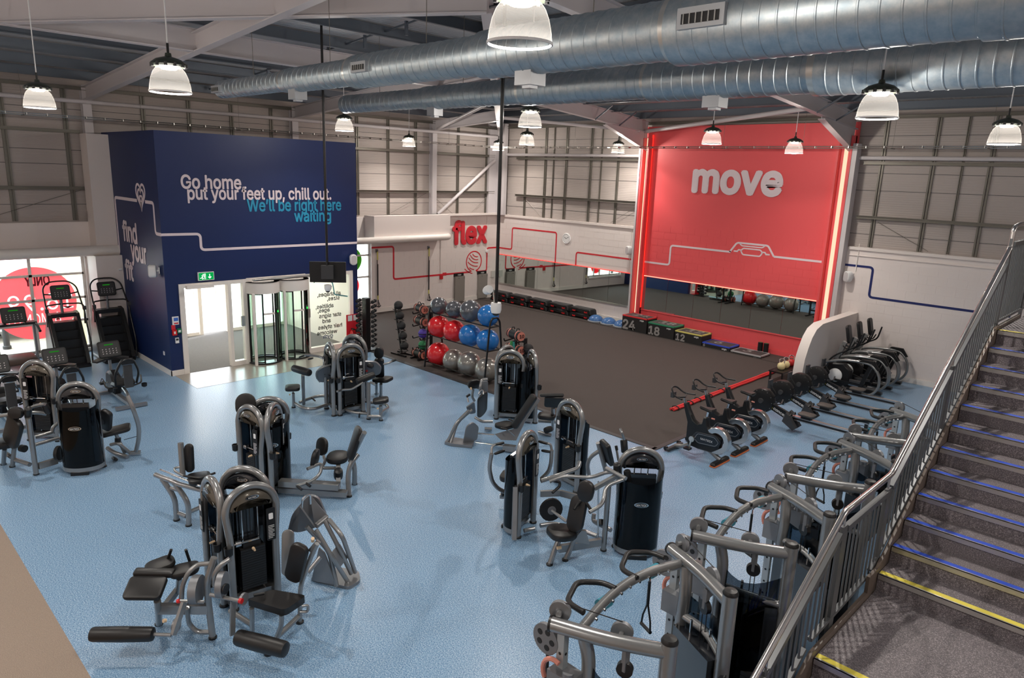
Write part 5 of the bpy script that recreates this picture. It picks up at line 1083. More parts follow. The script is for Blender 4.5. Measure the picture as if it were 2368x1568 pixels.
machine('pec_machine', 'butterfly machine whose two bent swing arms stick out either side of a side-on tower', 'gym machine', (-6.330, 6.870), [
  ('w', 'tower', 'frame', 0.0, 0.0, 1.885, 'front', 1.52, True, 1),
  ('t', 'swing_arm', 'frame', 0.03, [(-0.261, -0.476, 1.22), (-0.302, -0.477, 1.0), (-0.367, -0.345, 0.72), (-0.381, -0.186, 0.55), (-0.333, -0.028, 0.46)], 0.15),
  ('t', 'swing_arm', 'frame', 0.03, [(0.198, 0.263, 1.22), (0.188, 0.276, 1.02), (0.108, 0.316, 0.84), (0.014, 0.278, 0.72)], 0.15),
  ('t', 'arm_handle', 'frame', 0.018, [(-0.276, -0.461, 1.22), (-0.303, -0.438, 1.3), (-0.298, -0.377, 1.32)], 0.04),
  ('t', 'arm_handle', 'frame', 0.018, [(0.198, 0.263, 1.22), (0.173, 0.261, 1.3), (0.145, 0.218, 1.32)], 0.04),
  ('c', 'hand_grip', 'black_plastic', (-0.328, -0.348, 1.3), (-0.3, -0.198, 1.3), 0.02),
  ('c', 'hand_grip', 'black_plastic', (-0.264, -0.417, 1.2), (-0.263, -0.22, 1.2), 0.02),
  ('c', 'hand_grip', 'black_plastic', (-0.024, 0.22, 1.3), (0.135, 0.25, 1.3), 0.02),
  ('c', 'hand_grip', 'black_plastic', (0.075, 0.18, 1.2), (0.198, 0.24, 1.2), 0.02),
  ('q', 'seat', 'pad', (-0.49, 0.157, 0.62), (0.866, 0.5, 0.0), (-0.5, 0.866, 0.0), 0.3, 0.34, 0.09, 0.1),
  ('b', 'base_foot', 'frame', (-0.83, 0.279, 0.14), (-0.68, 0.434, 0.14), 0.07, 0.06),
  ('c', 'arm_stop', 'black_plastic', (-0.767, 0.253, 0.2), (-0.75, 0.286, 0.2), 0.04),
  ('t', 'tower_link', 'frame', 0.03, [(0.132, -0.172, 0.1), (0.184, -0.012, 0.1)], 0),
  ('b', 'back_panel', 'steel', (-0.016, -0.242, 0.75), (0.16, -0.405, 0.08), 0.06, 0.32)], 'weight-stack machines')
machine('shoulder_press', 'shoulder press seen from behind with smoked shroud and upright handles', 'gym machine', (-4.980, 7.640), [
  ('w', 'tower', 'frame', 0.0, 0.0, 3.892, 'back', 1.52, True, 0),
  ('q', 'backrest', 'pad', (-0.747, 0.25, 1.11), (0.933, -0.294, -0.206), (0.058, -0.443, 0.894), 0.22, 0.425, 0.08, 0.05),
  ('t', 'back_post', 'frame', 0.036, [(-0.803, 0.325, 0.8), (-0.858, 0.171, 1.25)], 0),
  ('t', 'rear_tube', 'frame', 0.03, [(-0.848, 0.199, 1.12), (-0.964, 0.139, 1.0), (-1.005, 0.136, 0.86), (-1.0, 0.186, 0.7)], 0.1),
  ('t', 'press_arm', 'frame', 0.02, [(-0.769, 0.691, 1.2), (-0.767, 0.615, 1.32), (-0.824, 0.646, 1.36)], 0.03),
  ('q', 'elbow_pad', 'pad', (-0.785, 0.726, 1.08), (0.263, 0.964, 0.04), (-0.201, 0.015, 0.979), 0.11, 0.204, 0.06, 0.02),
  ('t', 'press_arm', 'frame', 0.018, [(-0.681, 0.456, 0.95), (-0.71, 0.456, 1.05), (-0.756, 0.468, 1.16)], 0.03),
  ('c', 'hand_grip', 'black_plastic', (-0.723, 0.458, 1.1), (-0.748, 0.463, 1.16), 0.022),
  ('t', 'base_rail', 'frame', 0.034, [(-0.759, 0.054, 0.2), (-0.752, 0.029, 0.1), (-0.406, 0.004, 0.1)], 0.06),
  ('b', 'grip_plate', 'black_plastic', (-0.037, 0.419, 0.95), (-0.069, 0.494, 0.62), 0.02, 0.03)], 'weight-stack machines')
machine('chest_press', 'chest press at the left picture edge with dark contoured pad and thick posts', 'gym machine', (-13.400, 2.400), [
  ('w', 'tower', 'frame', -1.02, 0.28, 0.768, 'front', 1.52, True, -1),
  ('t', 'post', 'frame', 0.04, [(0.8, -0.228, 1.05), (0.603, -0.187, 0.45), (0.552, -0.177, 0.0)], 0.1),
  ('t', 'post', 'frame', 0.036, [(0.565, -0.323, 1.0), (0.172, -0.343, 0.5), (-0.039, -0.39, 0.0)], 0.1),
  ('t', 'post', 'frame', 0.036, [(0.085, -0.48, 0.38), (-0.239, -0.476, 0.0)], 0),
  ('q', 'backrest', 'pad', (0.449, -0.392, 0.76), (0.725, 0.311, -0.615), (0.619, 0.096, 0.779), 0.32, 0.667, 0.09, 0.1),
  ('q', 'head_pad', 'pad', (0.686, -0.362, 1.13), (0.753, 0.657, 0.0), (-0.112, 0.128, 0.986), 0.235, 0.183, 0.09, 0.1),
  ('q', 'seat', 'pad', (0.026, -0.499, 0.46), (-0.985, 0.174, 0.0), (-0.174, -0.985, 0.0), 0.36, 0.4, 0.1, 0.12),
  ('t', 'press_arm', 'frame', 0.03, [(0.338, -0.517, 1.02), (0.55, -0.301, 1.08), (0.609, -0.061, 1.05), (0.615, 0.046, 1.0)], 0.08),
  ('t', 'press_arm', 'frame', 0.026, [(0.589, -0.251, 1.1), (0.718, -0.113, 1.2), (0.854, -0.006, 1.24)], 0.06),
  ('c', 'arm_bumper', 'black_plastic', (0.701, -0.216, 1.02), (0.9, -0.234, 1.24), 0.05),
  ('c', 'arm_bumper', 'black_plastic', (0.787, 0.047, 1.06), (0.802, -0.005, 1.24), 0.05),
  ('t', 'base_rail', 'frame', 0.036, [(-0.006, -0.364, 0.14), (0.405, -0.223, 0.14)], 0),
  ('b', 'base_rail', 'frame', (0.566, -0.137, 0.14), (0.492, 0.141, 0.14), 0.06, 0.1),
  ('t', 'link_bar', 'frame', 0.034, [(0.162, -0.067, 0.5), (0.131, 0.202, 0.52), (0.134, 0.209, 0.6), (0.121, 0.314, 0.66)], 0.06),
  ('t', 'link_bar', 'frame', 0.03, [(0.245, -0.089, 0.4), (0.197, 0.297, 0.42)], 0),
  ('c', 'pulley', 'black_plastic', (-0.02, -0.241, 0.3), (0.058, -0.205, 0.3), 0.06),
  ('t', 'base_rail', 'frame', 0.036, [(-0.224, -0.437, 0.2), (-0.125, -0.37, 0.14)], 0)], 'weight-stack machines')
machine('row_machine', 'seated row machine with smoked shroud toward the camera and one tall bowed arm', 'gym machine', (-12.650, 2.890), [
  ('w', 'tower', 'frame', 0.0, 0.0, 4.171, 'back', 1.52, True, 0),
  ('q', 'backrest', 'pad', (0.139, 0.327, 0.8), (0.69, 0.579, -0.434), (0.563, -0.052, 0.825), 0.201, 0.485, 0.08, 0.08),
  ('q', 'seat', 'pad', (-0.057, 0.509, 0.52), (0.94, -0.342, 0.0), (0.337, 0.925, 0.174), 0.34, 0.46, 0.07, 0.08),
  ('t', 'seat_post', 'frame', 0.03, [(-0.097, 0.514, 0.44), (-0.104, 0.628, 0.06)], 0),
  ('c', 'seat_clamp', 'black_plastic', (-0.095, 0.534, 0.3), (-0.093, 0.538, 0.36), 0.05),
  ('t', 'bow_arm', 'frame', 0.036, [(0.312, 0.632, 1.2), (0.394, 0.687, 0.95), (0.323, 0.763, 0.65), (0.237, 0.771, 0.4), (0.022, 0.771, 0.1)], 0.25),
  ('t', 'base_rail', 'frame', 0.036, [(-0.369, 0.436, 0.12), (-0.167, 0.478, 0.08), (0.069, 0.613, 0.05)], 0.1),
  ('b', 'base_foot', 'frame', (-0.06, 0.68, 0.06), (0.026, 0.84, 0.06), 0.07, 0.05),
  ('t', 'base_rail', 'frame', 0.03, [(-0.145, 0.434, 0.25), (-0.011, 0.515, 0.3), (-0.047, 0.678, 0.08)], 0.06),
  ('c', 'foot_roller', 'black_plastic', (-0.051, 0.416, 0.05), (0.105, 0.434, 0.05), 0.03),
  ('t', 'pull_cable', 'black_plastic', 0.005, [(0.053, 0.591, 0.36), (0.268, 0.726, 0.45)], 0),
  ('c', 'cam_disc', 'stack', (-0.171, -0.354, 0.3), (-0.137, -0.315, 0.3), 0.12),
  ('s', 'cam_plate', 'steel', [(-0.259, -0.376, 0.22), (-0.184, -0.294, 0.28), (-0.229, -0.276, 0.1), (-0.318, -0.327, 0.1)], 0.03, 1)], 'weight-stack machines')
# ================================================================== STAIRCASE
M['stair'] = mat('stair_vinyl', (104, 98, 102), .5, speck=(110, [(.36, (80, 75, 80)), (.54, (112, 105, 108)), (.66, (168, 160, 162))]))
M['stair_blue'] = mat('stair_blue', (44, 78, 190), .5); M['stair_yellow'] = mat('stair_yellow', (222, 206, 84), .5)
M['stringer'] = mat('stringer', (96, 84, 76), .45); M['bal'] = mat('balustrade_grey', (96, 98, 100), .4, metal=.4); M['inox'] = mat('inox', (206, 202, 200), .22, metal=1)
RI, GO, SX0, SX1 = .17, .2965, -1.66, -.22
stair = thing('staircase', 'grey speckled staircase with blue and yellow nosings climbing to the mezzanine', 'stairs', (0, 0, 0))
noz = [(6.625+GO*k, 1.53+RI*k) for k in range(12)]; low = [(5.23-GO*k, 1.36-RI*k) for k in range(8)]
def step(y0, z0, y1, col):
    b = MB(); b.box(SX0, y0, z0-RI-.02, SX1, y1, z0); s_ = b.build('step', 'stair', stair)
    b = MB(); b.box(SX0+.004, y0-.012, z0-.045, SX1, y0, z0+.003); b.box(SX0+.004, y0-.012, z0, SX1, y0+.016, z0+.003); b.build('nosing', 'alu', s_)
    b = MB(); b.box(SX0+.004, y0+.016, z0, SX1, y0+.078, z0+.003); b.build('nosing_stripe', col, s_)
for k, (y, z) in enumerate(noz[:-1]): step(y, z, y+GO+.02, 'stair_yellow' if k == 0 else 'stair_blue')
step(9.90, 3.40, 11.2, 'stair_yellow')
for k, (y, z) in enumerate(low): step(y, z, (6.65 if k == 0 else y+GO+.02), 'stair_yellow' if k in (0, 7) else 'stair_blue')
for nm, P_ in (('stringer', [(6.4, 1.58), (6.62, 1.58), (9.86, 3.44), (11.2, 3.44), (11.2, 3.1), (10.0, 3.1), (6.75, 1.22), (6.4, 1.22)]), ('stringer', [(6.4, 1.22), (6.4, 1.42), (5.2, 1.42), (2.95, .12), (2.95, 0), (3.3, 0), (5.35, 1.15), (5.5, 1.22)])):
    for x in (SX0-.035, SX1):
        b = MB(); b.prism([(p[0], p[1]) for p in P_], .03, ((x, 0, 0), (0, 1, 0), (0, 0, 1), (1, 0, 0))); b.build(nm, 'stringer', stair)
for x in (SX0+.05, SX1-.05):
    for y in (5.3, 6.4): b = MB(); b.box(x-.05, y-.05, 0, x+.05, y+.05, 1.2); b.build('landing_post', 'stringer', stair)
b = MB(); b.box(SX0, 10.9, 3.1, 6.8, YB-.05, 3.395); mz = struct(b, 'floor_mezzanine', 'stair')
b = MB(); b.box(SX0+.3, 12.5, 0, SX0+.5, 12.7, 3.1); b.box(SX0+.3, 18.0, 0, SX0+.5, 18.2, 3.1); struct(b, 'column', 'steel_white', mz)
# balustrade
bal = thing('balustrade', 'grey metal balustrade with shiny tubular handrail along the stairs', 'balustrade', (-1.72, 0, 0))
hp = [(0, 2.9, .86), (0, 5.63, 2.46), (0, 6.75, 2.46), (0, 10.05, 4.36), (0, 10.05, 4.6), (0, 10.35, 4.63), (0, 14.5, 4.63)]
b = MB(); b.tube(fillet(hp, .06, 4), .026, 12); b.build('handrail', 'inox', bal)
def hz(y): 
    pts = [(2.9, .86), (5.63, 2.46), (6.75, 2.46), (10.05, 4.36), (10.06, 4.6), (14.5, 4.63)]
    for (a, za), (c, zc) in zip(pts, pts[1:]):
        if a <= y <= c: return za+(zc-za)*(y-a)/(c-a)
    return pts[-1][1]
def bz(y):   # bottom rail
    pts = [(2.9, .06), (5.2, 1.46), (6.5, 1.52), (9.95, 3.46), (14.5, 3.46)]
    for (a, za), (c, zc) in zip(pts, pts[1:]):
        if a <= y <= c: return za+(zc-za)*(y-a)/(c-a)
    return pts[-1][1]
def bars(y0, y1, f, off, wd, ht, nm):
    b = MB(); b.beam((0, y0, f(y0)+off), (0, y1, f(y1)+off), wd, ht); b.build(nm, 'bal', bal)
for a, c in ((2.95, 4.5), (4.5, 5.6), (5.72, 6.7), (6.8, 8.35), (8.35, 10.0)): bars(a, c, hz, -.17, .045, .05, 'flat_rail')
bars(10.2, 14.5, hz, -.2, .045, .05, 'flat_rail')
for a, c in ((2.95, 5.15), (5.25, 6.45), (6.55, 9.9), (10.0, 14.5)): bars(a, c, bz, 0.02, .04, .03, 'bottom_rail')
ys = [3.0, 4.45, 5.66, 6.72, 8.3, 10.06, 11.5, 13.0]
for y in ys: b = MB(); b.box(-.015, y-.045, bz(y)-.15, .015, y+.045, hz(y)-.13); b.build('post', 'bal', bal); b = MB(); b.cyl((0, y, hz(y)-.14), (0, y, hz(y)-.01), .009, 8); b.build('rail_stem', 'inox', bal)
y = 3.1
while y < 14.4:
    if min(abs(y-q) for q in ys) > .06:
        b = MB(); b.cyl((0, y, bz(y)), (0, y, hz(y)-.17), .009, 6); b.build('baluster', 'bal', bal)
    y += .098
bal2 = thing('balustrade', 'stair handrail on the far right edge of the stairs', 'balustrade', (SX1+.06, 0, 0))
b = MB(); b.tube(fillet([(0, 3.4, 1.2), (0, 5.4, 2.4), (0, 6.7, 2.46), (0, 10.05, 4.36), (0, 11, 4.4)], .1, 4), .024, 12); b.build('handrail', 'inox', bal2)
for y, z in ((4.2, .8), (6.0, 1.3), (8.3, 2.5), (10.05, 3.3)): b = MB(); b.box(-.02, y-.03, z-.1, .02, y+.03, z+1.0 if y != 6.0 else 2.44); b.build('post', 'bal', bal2)

# ================================================================== CABLE MACHINES
M['smoke_blue'] = glassmat('smoke_blue', (.07, .11, .15, 1), .22)
M['teal'] = mat('teal_foam', (62, 140, 160), .7); M['coral'] = mat('coral', (214, 140, 124), .5)
def cable_machine(yc, label, hang=True):
    t = thing('cable_machine', label, 'gym machine', (-2.36, yc, 0), 0, 'dual cable machines by the stairs')
    H = 2.1
    for s in (-1, 1):
        F = V((-.32, s*.73, H)); R_ = V((.38, s*.39, H))
        mid = F.lerp(R_, .6)+V((-.02, s*.03, 0))
        b = MB(); b.tube(fillet([F, F.lerp(R_, .55)+V((0, s*.035, 0)), R_], .35, 8), .05, 14); b.build('top_arm', 'frame', t)
        d = (R_-F).normalized(); b = MB(); b.cyl(F-d*.006, F+d*.01, .054, 14); b.build('arm_cap', 'black_plastic', t)
        b = MB(); b.cyl(R_+V((0, 0, -H)), R_+V((0, 0, .07)), .055, 14); b.build('rear_post', 'frame', t)
        b = MB(); b.lathe([(.056, 0), (.056, .012), (.045, .03), (0, .036)], R_+V((0, 0, .07)), 14); b.build('post_cap', 'black_plastic', t); foot(t, (R_.x, R_.y, 0))
        C0 = F.lerp(R_, .30)
        b = MB(); b.tube(fillet([C0+V((0, 0, -.03)), C0+V((.03, -s*.03, -.2)), C0+V((.02, -s*.04, -.5)), C0+V((0, -s*.04, -H+.0))], .15, 5), [.05]*4 if 0 else .048, 12); b.build('front_column', 'frame', t); foot(t, (C0.x, C0.y-s*.04, 0))
        # lower curved tie
        b = MB(); b.tube(fillet([C0+V((.02, -s*.04, -.42)), C0.lerp(R_, .55)+V((0, s*.05, -.42)), R_+V((0, 0, -.47))], .2, 6), .034, 10); b.build('shroud_tube', 'frame', t)
        b = MB(); b.tube([C0+V((0, -s*.04, -H+.12)), R_+V((0, 0, -H+.12))], .034, 10); b.build('base_tube', 'frame', t)
        # pulleys on the arm
        side = V((d.y, -d.x, 0))*(-1 if s < 0 else 1)  # inner side
        side = V((-d.y, d.x, 0)) if s < 0 else V((-d.y, d.x, 0))
        for q, up in ((.06, .03), (.60, -.02)):
            c = F.lerp(R_, q)+side*(.075)*(1)+V((0, 0, up+.03))
            b = MB(); b.cyl(c-side*.016, c+side*.016, .074, 24); pu = b.build('pulley', 'steel', t)
            b = MB(); b.cyl(c-side*.02, c+side*.02, .012, 8); b.build('axle', 'chrome', pu)
            b = MB(); e_ = c-side*.05; b.cyl(e_, c, .02, 8); b.build('pulley_arm', 'frame', pu)
        a0 = F.lerp(R_, .06)+side*.075+V((0, 0, .13)); a1 = F.lerp(R_, .6)+side*.075+V((0, 0, .085)); b = MB(); b.cyl(a0, a1, .004, 5); b.build('cable', 'black_plastic', t)
        c = F.lerp(R_, .66)+V((0, 0, -.2)); b = MB(); b.cyl(c-side*.02, c+side*.02, .055, 18); b.build('lower_pulley', 'black_metal', t)
        b = MB(); b.cbox(c+V((0, 0, .07)), (.03, .05, .16)); b.build('pulley_hanger', 'steel', t)
        for dx in (-.015, .02): b = MB(); b.cyl(c+V((dx, 0, -.02)), c+V((dx, 0, -1.3)), .004, 5); b.build('cable', 'black_plastic', t)
        # perforated adjusting column and carriage
        A = F.lerp(R_, .12); b = MB(); b.box(A.x-.03, A.y-.025, .1, A.x+.03, A.y+.025, H-.02); col_ = b.build('adjusting_column', mat('column_grey', (178, 186, 190), .4, metal=.5) if s == -1 and yc < 4.5 else bpy.data.materials['column_grey'], t)
        b = MB()
        for k in range(13):
            z = .35+k*.13
            for q in (-1, 1): b.cyl((A.x, A.y+q*.0255, z), (A.x, A.y+q*.027, z), .011, 8); b.cyl((A.x+q*.0305, A.y, z), (A.x+q*.032, A.y, z), .011, 8)
        h_ = b.build('hole', 'black_metal', col_); h_['kind'] = 'stuff'
        b = MB(); b.box(A.x-.05, A.y-.09, 1.62, A.x+.14, A.y+.06, 1.8); b.cyl((A.x+.1, A.y-.05, 1.6), (A.x+.1, A.y-.05, 1.84), .04, 10); ca = b.build('carriage', 'steel', t)
        b = MB(); b.tube(arc(0, 0, .09, -.9, 2.2, 8) and [(A.x-.02+.1*math.cos(a), A.y+s*.05, 1.75+.11*math.sin(a)) for a in [1.2+k*.32 for k in range(9)]], .017, 8); b.build('adjust_lever', 'coral', ca)
        b = MB(); b.prism(circ(.11, 22), .03, ((A.x-.13, A.y+s*.03, 1.95), (1, 0, 0), (0, 0, 1), (0, 1, 0))); pc = b.build('swivel_pulley', 'steel', t)
        b = MB()
        for k in range(5): a = k*1.25; b.cyl((A.x-.13+.06*math.cos(a), A.y+s*.03-.003, 1.95+.06*math.sin(a)), (A.x-.13+.06*math.cos(a), A.y+s*.03+.034, 1.95+.06*math.sin(a)), .022, 10)
        q_ = b.build('pulley_hole', 'black_metal', pc); q_['kind'] = 'stuff'
        # smoked shroud between front column and rear post
        p0 = C0+V((0, -s*.04, 0)); p1 = R_; n = 8; b = MB(); nrm = V((0, s*.11, 0))
        for z in (0, 1):
            for k in range(n+1):
                u = k/n; P = p0.lerp(p1, u)+nrm*math.sin(PI*u); zz = .12 if z == 0 else H-.2-.09*math.sin(PI*u)
                b.v.append((P.x, P.y, zz))
        for k in range(n): b.f.append((k, k+1, n+2+k, n+1+k))
        sh = b.build('smoked_shroud', 'smoke_blue' if s == 1 else 'smoke', t)
        b = MB(); b.beam(p0+V((.03, 0, -H/2-.17)), p1+V((-.05, 0, -H/2-.17)), .15, 1.46); b.build('stack_housing', 'cap_dark', t)
        b = MB(); c = p0.lerp(p1, .5)
        for k in range(20): b.box(c.x-.13, c.y-.09, .2+.04*k, c.x+.13, c.y+.06, .235+.04*k)
        st = b.build('weight_stack', 'stack', t); st['kind'] = 'stuff'
        for q in (-.08, .08): b = MB(); b.cyl((c.x+q, c.y, .2), (c.x+q, c.y, H-.35), .011, 8); b.build('guide_rod', 'chrome', t)
    # linking arch with bolts
    ps = [(-.16-.07*math.sin(PI*k/12), -.60+1.20*k/12, H-.02+.05*math.sin(PI*k/12)) for k in range(13)]
    b = MB(); b.tube(ps, .042, 10, sx=.7, up=(0, 0, 1)); ar = b.build('link_arch', 'frame', t)
    for k in range(9):
        i = 1.5+k*1.12; f0 = ps[int(i)]; f1 = ps[int(i)+1]; u = i-int(i); p = V(f0).lerp(V(f1), u); b = MB(); b.cyl(p+V((.02, 0, -.01)), p+V((.042, 0, -.012)), .011, 8); b.build('bolt', 'chrome', ar)
    b = MB(); b.box(.40, -.38, .1, .43, .38, 1.55); b.build('back_panel', 'cap_dark', t)
    # pull-up loops
    for c0 in (-.36, .26):
        lp = [(-.20, c0-.17, H+.05), (-.36, c0-.16, H+.05), (-.46, c0+.07, H+.06), (-.33, c0+.20, H+.06), (-.22, c0+.21, H+.06)]
        b = MB(); b.tube(fillet(lp, .06, 4), .021, 10); b.build('pull_up_grip', 'black_plastic', t)
        b = MB(); b.cyl((-.24, c0+.06, H-.02), (-.24, c0+.16, H-.02), .045, 12); b.build('foam_stop', 'teal', t)
    # hanging D-handle
    for s in ((1, -1) if hang else (1,)):
        x, y = -.42, s*.62; b = MB(); b.cyl((x, y, 1.93), (x, y, 1.80), .008, 6); hd = b.build('cable_end', 'chrome', t)
        b = MB(); b.tube([(x, y, 1.80), (x, y, 1.58)], .013, 8); b.tube([(x, y, 1.6), (x-.05, y+.02, 1.46), (x-.06, y+.025, 1.38)], .008, 6); b.tube([(x, y, 1.6), (x+.05, y-.02, 1.46), (x+.06, y-.025, 1.38)], .008, 6); b.build('strap', 'black_plastic', hd)
        b = MB(); b.cyl((x-.065, y+.027, 1.37), (x+.065, y-.027, 1.37), .015, 10); b.build('grip', 'black_plastic', hd)
    return t
cable_machine(3.92, 'dual cable machine closest to the camera at the bottom of the picture')
cable_machine(5.70, 'second dual cable machine from the camera beside the stairs')
cable_machine(7.50, 'third dual cable machine from the camera beside the stairs')
cable_machine(9.29, 'farthest dual cable machine, just in front of the rowers')

# ================================================================== ROWERS
def rower(y, label, first=[None]):
    if first[0]: return dup(first[0], (-6.52, y, 0), 0, label)
    t = thing('rowing_machine', label, 'rower', (-6.52, y, 0), 0, 'rowing machines'); first[0] = t
    b = MB(); b.tube(fillet([(0, -.3, .03), (.0, 0, .05), (0, .3, .03)], .1), .028, 8); b.build('front_foot', 'black_metal', t)
    for s in (-1, 1):
        b = MB(); b.cyl((-.0, s*.3, .035), (.05, s*.3, .035), .04, 10); b.build('caster', 'black_plastic', t)
        b = MB(); b.tube([(.02, s*.1, .05), (.1, s*.07, .42)], .014, 6); b.build('front_leg', 'black_metal', t)
        b = MB(); b.tube([(-.02, s*.26, .05), (.32, s*.06, .36)], .010, 6); b.build('strut', 'black_metal', t)
    b = MB(); b.lathe([(0, -.09), (.2, -.09), (.255, -.075), (.265, -.03), (.265, .03), (.255, .075), (.2, .09), (0, .09)], (.26, 0, .5), 30, Matrix.Rotation(PI/2, 3, 'X'), True); b.build('flywheel_housing', 'black_plastic', t)
    for s in (-1, 1):
        b = MB(); b.lathe([(0, 0), (.06, 0), (.05, .03), (0, .03)], (.26, s*.09, .5), 14, Matrix.Rotation(-s*PI/2, 3, 'X')); b.build('hub', 'dark_grey', t)
        b = MB()
        for k in range(12): a = 2*PI*k/12; b.cyl((.26+.235*math.cos(a), s*.085, .5+.235*math.sin(a)), (.26+.235*math.cos(a), s*.092, .5+.235*math.sin(a)), .008, 6)
        q = b.build('housing_bolt', 'alu', t); q['kind'] = 'stuff'
    b = MB(); b.prism([(.0, .52), (.06, .56), (.5, .34), (.95, .17), (1.02, .25), (1.0, .33), (.55, .46), (.2, .62)], .07, ((0, -.035, 0), (1, 0, 0), (0, 0, 1), (0, 1, 0))); b.build('main_beam', 'black_metal', t)
    tx_ = text('beam_lettering', 'concept 2', 'plaque_white', ((.52, -.037, .375), V((.92, 0, -.36)).normalized(), V((.36, 0, .92)).normalized(), (0, -1, 0)), .055, t, width=.42, bold=.02, depth=.002)
    b = MB(); b.prism(circ(.028, 12, .48, .40), .004, ((0, -.038, 0), (1, 0, 0), (0, 0, 1), (0, -1, 0))); b.build('beam_logo', mat('logo_yellow', (214, 210, 60), .5), t)
    b = MB(); b.box(.92, -.035, .25, 2.12, .035, .33); b.build('rail', 'black_metal', t)
    b = MB(); b.box(.92, -.045, .315, 2.12, .045, .345); b.box(.92, -.038, .25, 2.12, .038, .27); b.build('rail_top', 'inox', t)
    b = MB(); b.prism(rrect(.32, .26, .06, 4, 1.22, 0), .05, ((0, 0, .40), (1, 0, 0), (0, 1, 0), (0, 0, 1)), [(0, .02), (.02, 0), (.04, .0), (.05, .02)]); b.build('seat', mat('rower_seat', (78, 72, 68), .6), t)
    b = MB(); b.box(1.12, -.05, .33, 1.32, .05, .40); b.build('seat_carriage', 'black_plastic', t)
    for s in (-1, 1):
        b = MB(); b.prism([(.78, .20), (1.02, .06), (1.08, .12), (.92, .34), (.84, .40)], .1, ((0, s*.10-.05, 0), (1, 0, 0), (0, 0, 1), (0, 1, 0))); b.build('footrest', 'dark_grey', t)
        b = MB(); b.tube([(.93, s*.05, .34), (.93, s*.10, .38), (.93, s*.15, .34)], .012, 6); b.build('foot_strap', 'black_plastic', t)
    b = MB(); b.tube(fillet([(.42, 0, .5), (.55, 0, .68), (.40, 0, .86)], .05), .014, 8); b.build('monitor_arm', 'black_metal', t)
    b = MB(); b.box(.36, -.08, .80, .40, .08, .98); b.build('monitor', 'dark_grey', t)
    b = MB(); b.tube(fillet([(.60, -.22, .54), (.66, 0, .50), (.60, .22, .54)], .08), .016, 8); b.build('handle', 'dark_grey', t)
    b = MB(); b.tube([(2.08, -.16, .02), (2.08, 0, .03), (2.08, .16, .02)], .02, 8); b.box(2.05, -.03, .02, 2.11, .03, .27); b.build('rear_leg', 'black_metal', t)
    return t
rower(14.08, 'rowing machine nearest the exercise bikes'); rower(15.03, 'second rowing machine from the exercise bikes'); rower(15.98, 'third rowing machine from the exercise bikes'); rower(16.9, 'rowing machine beside the ellipticals and white partition')

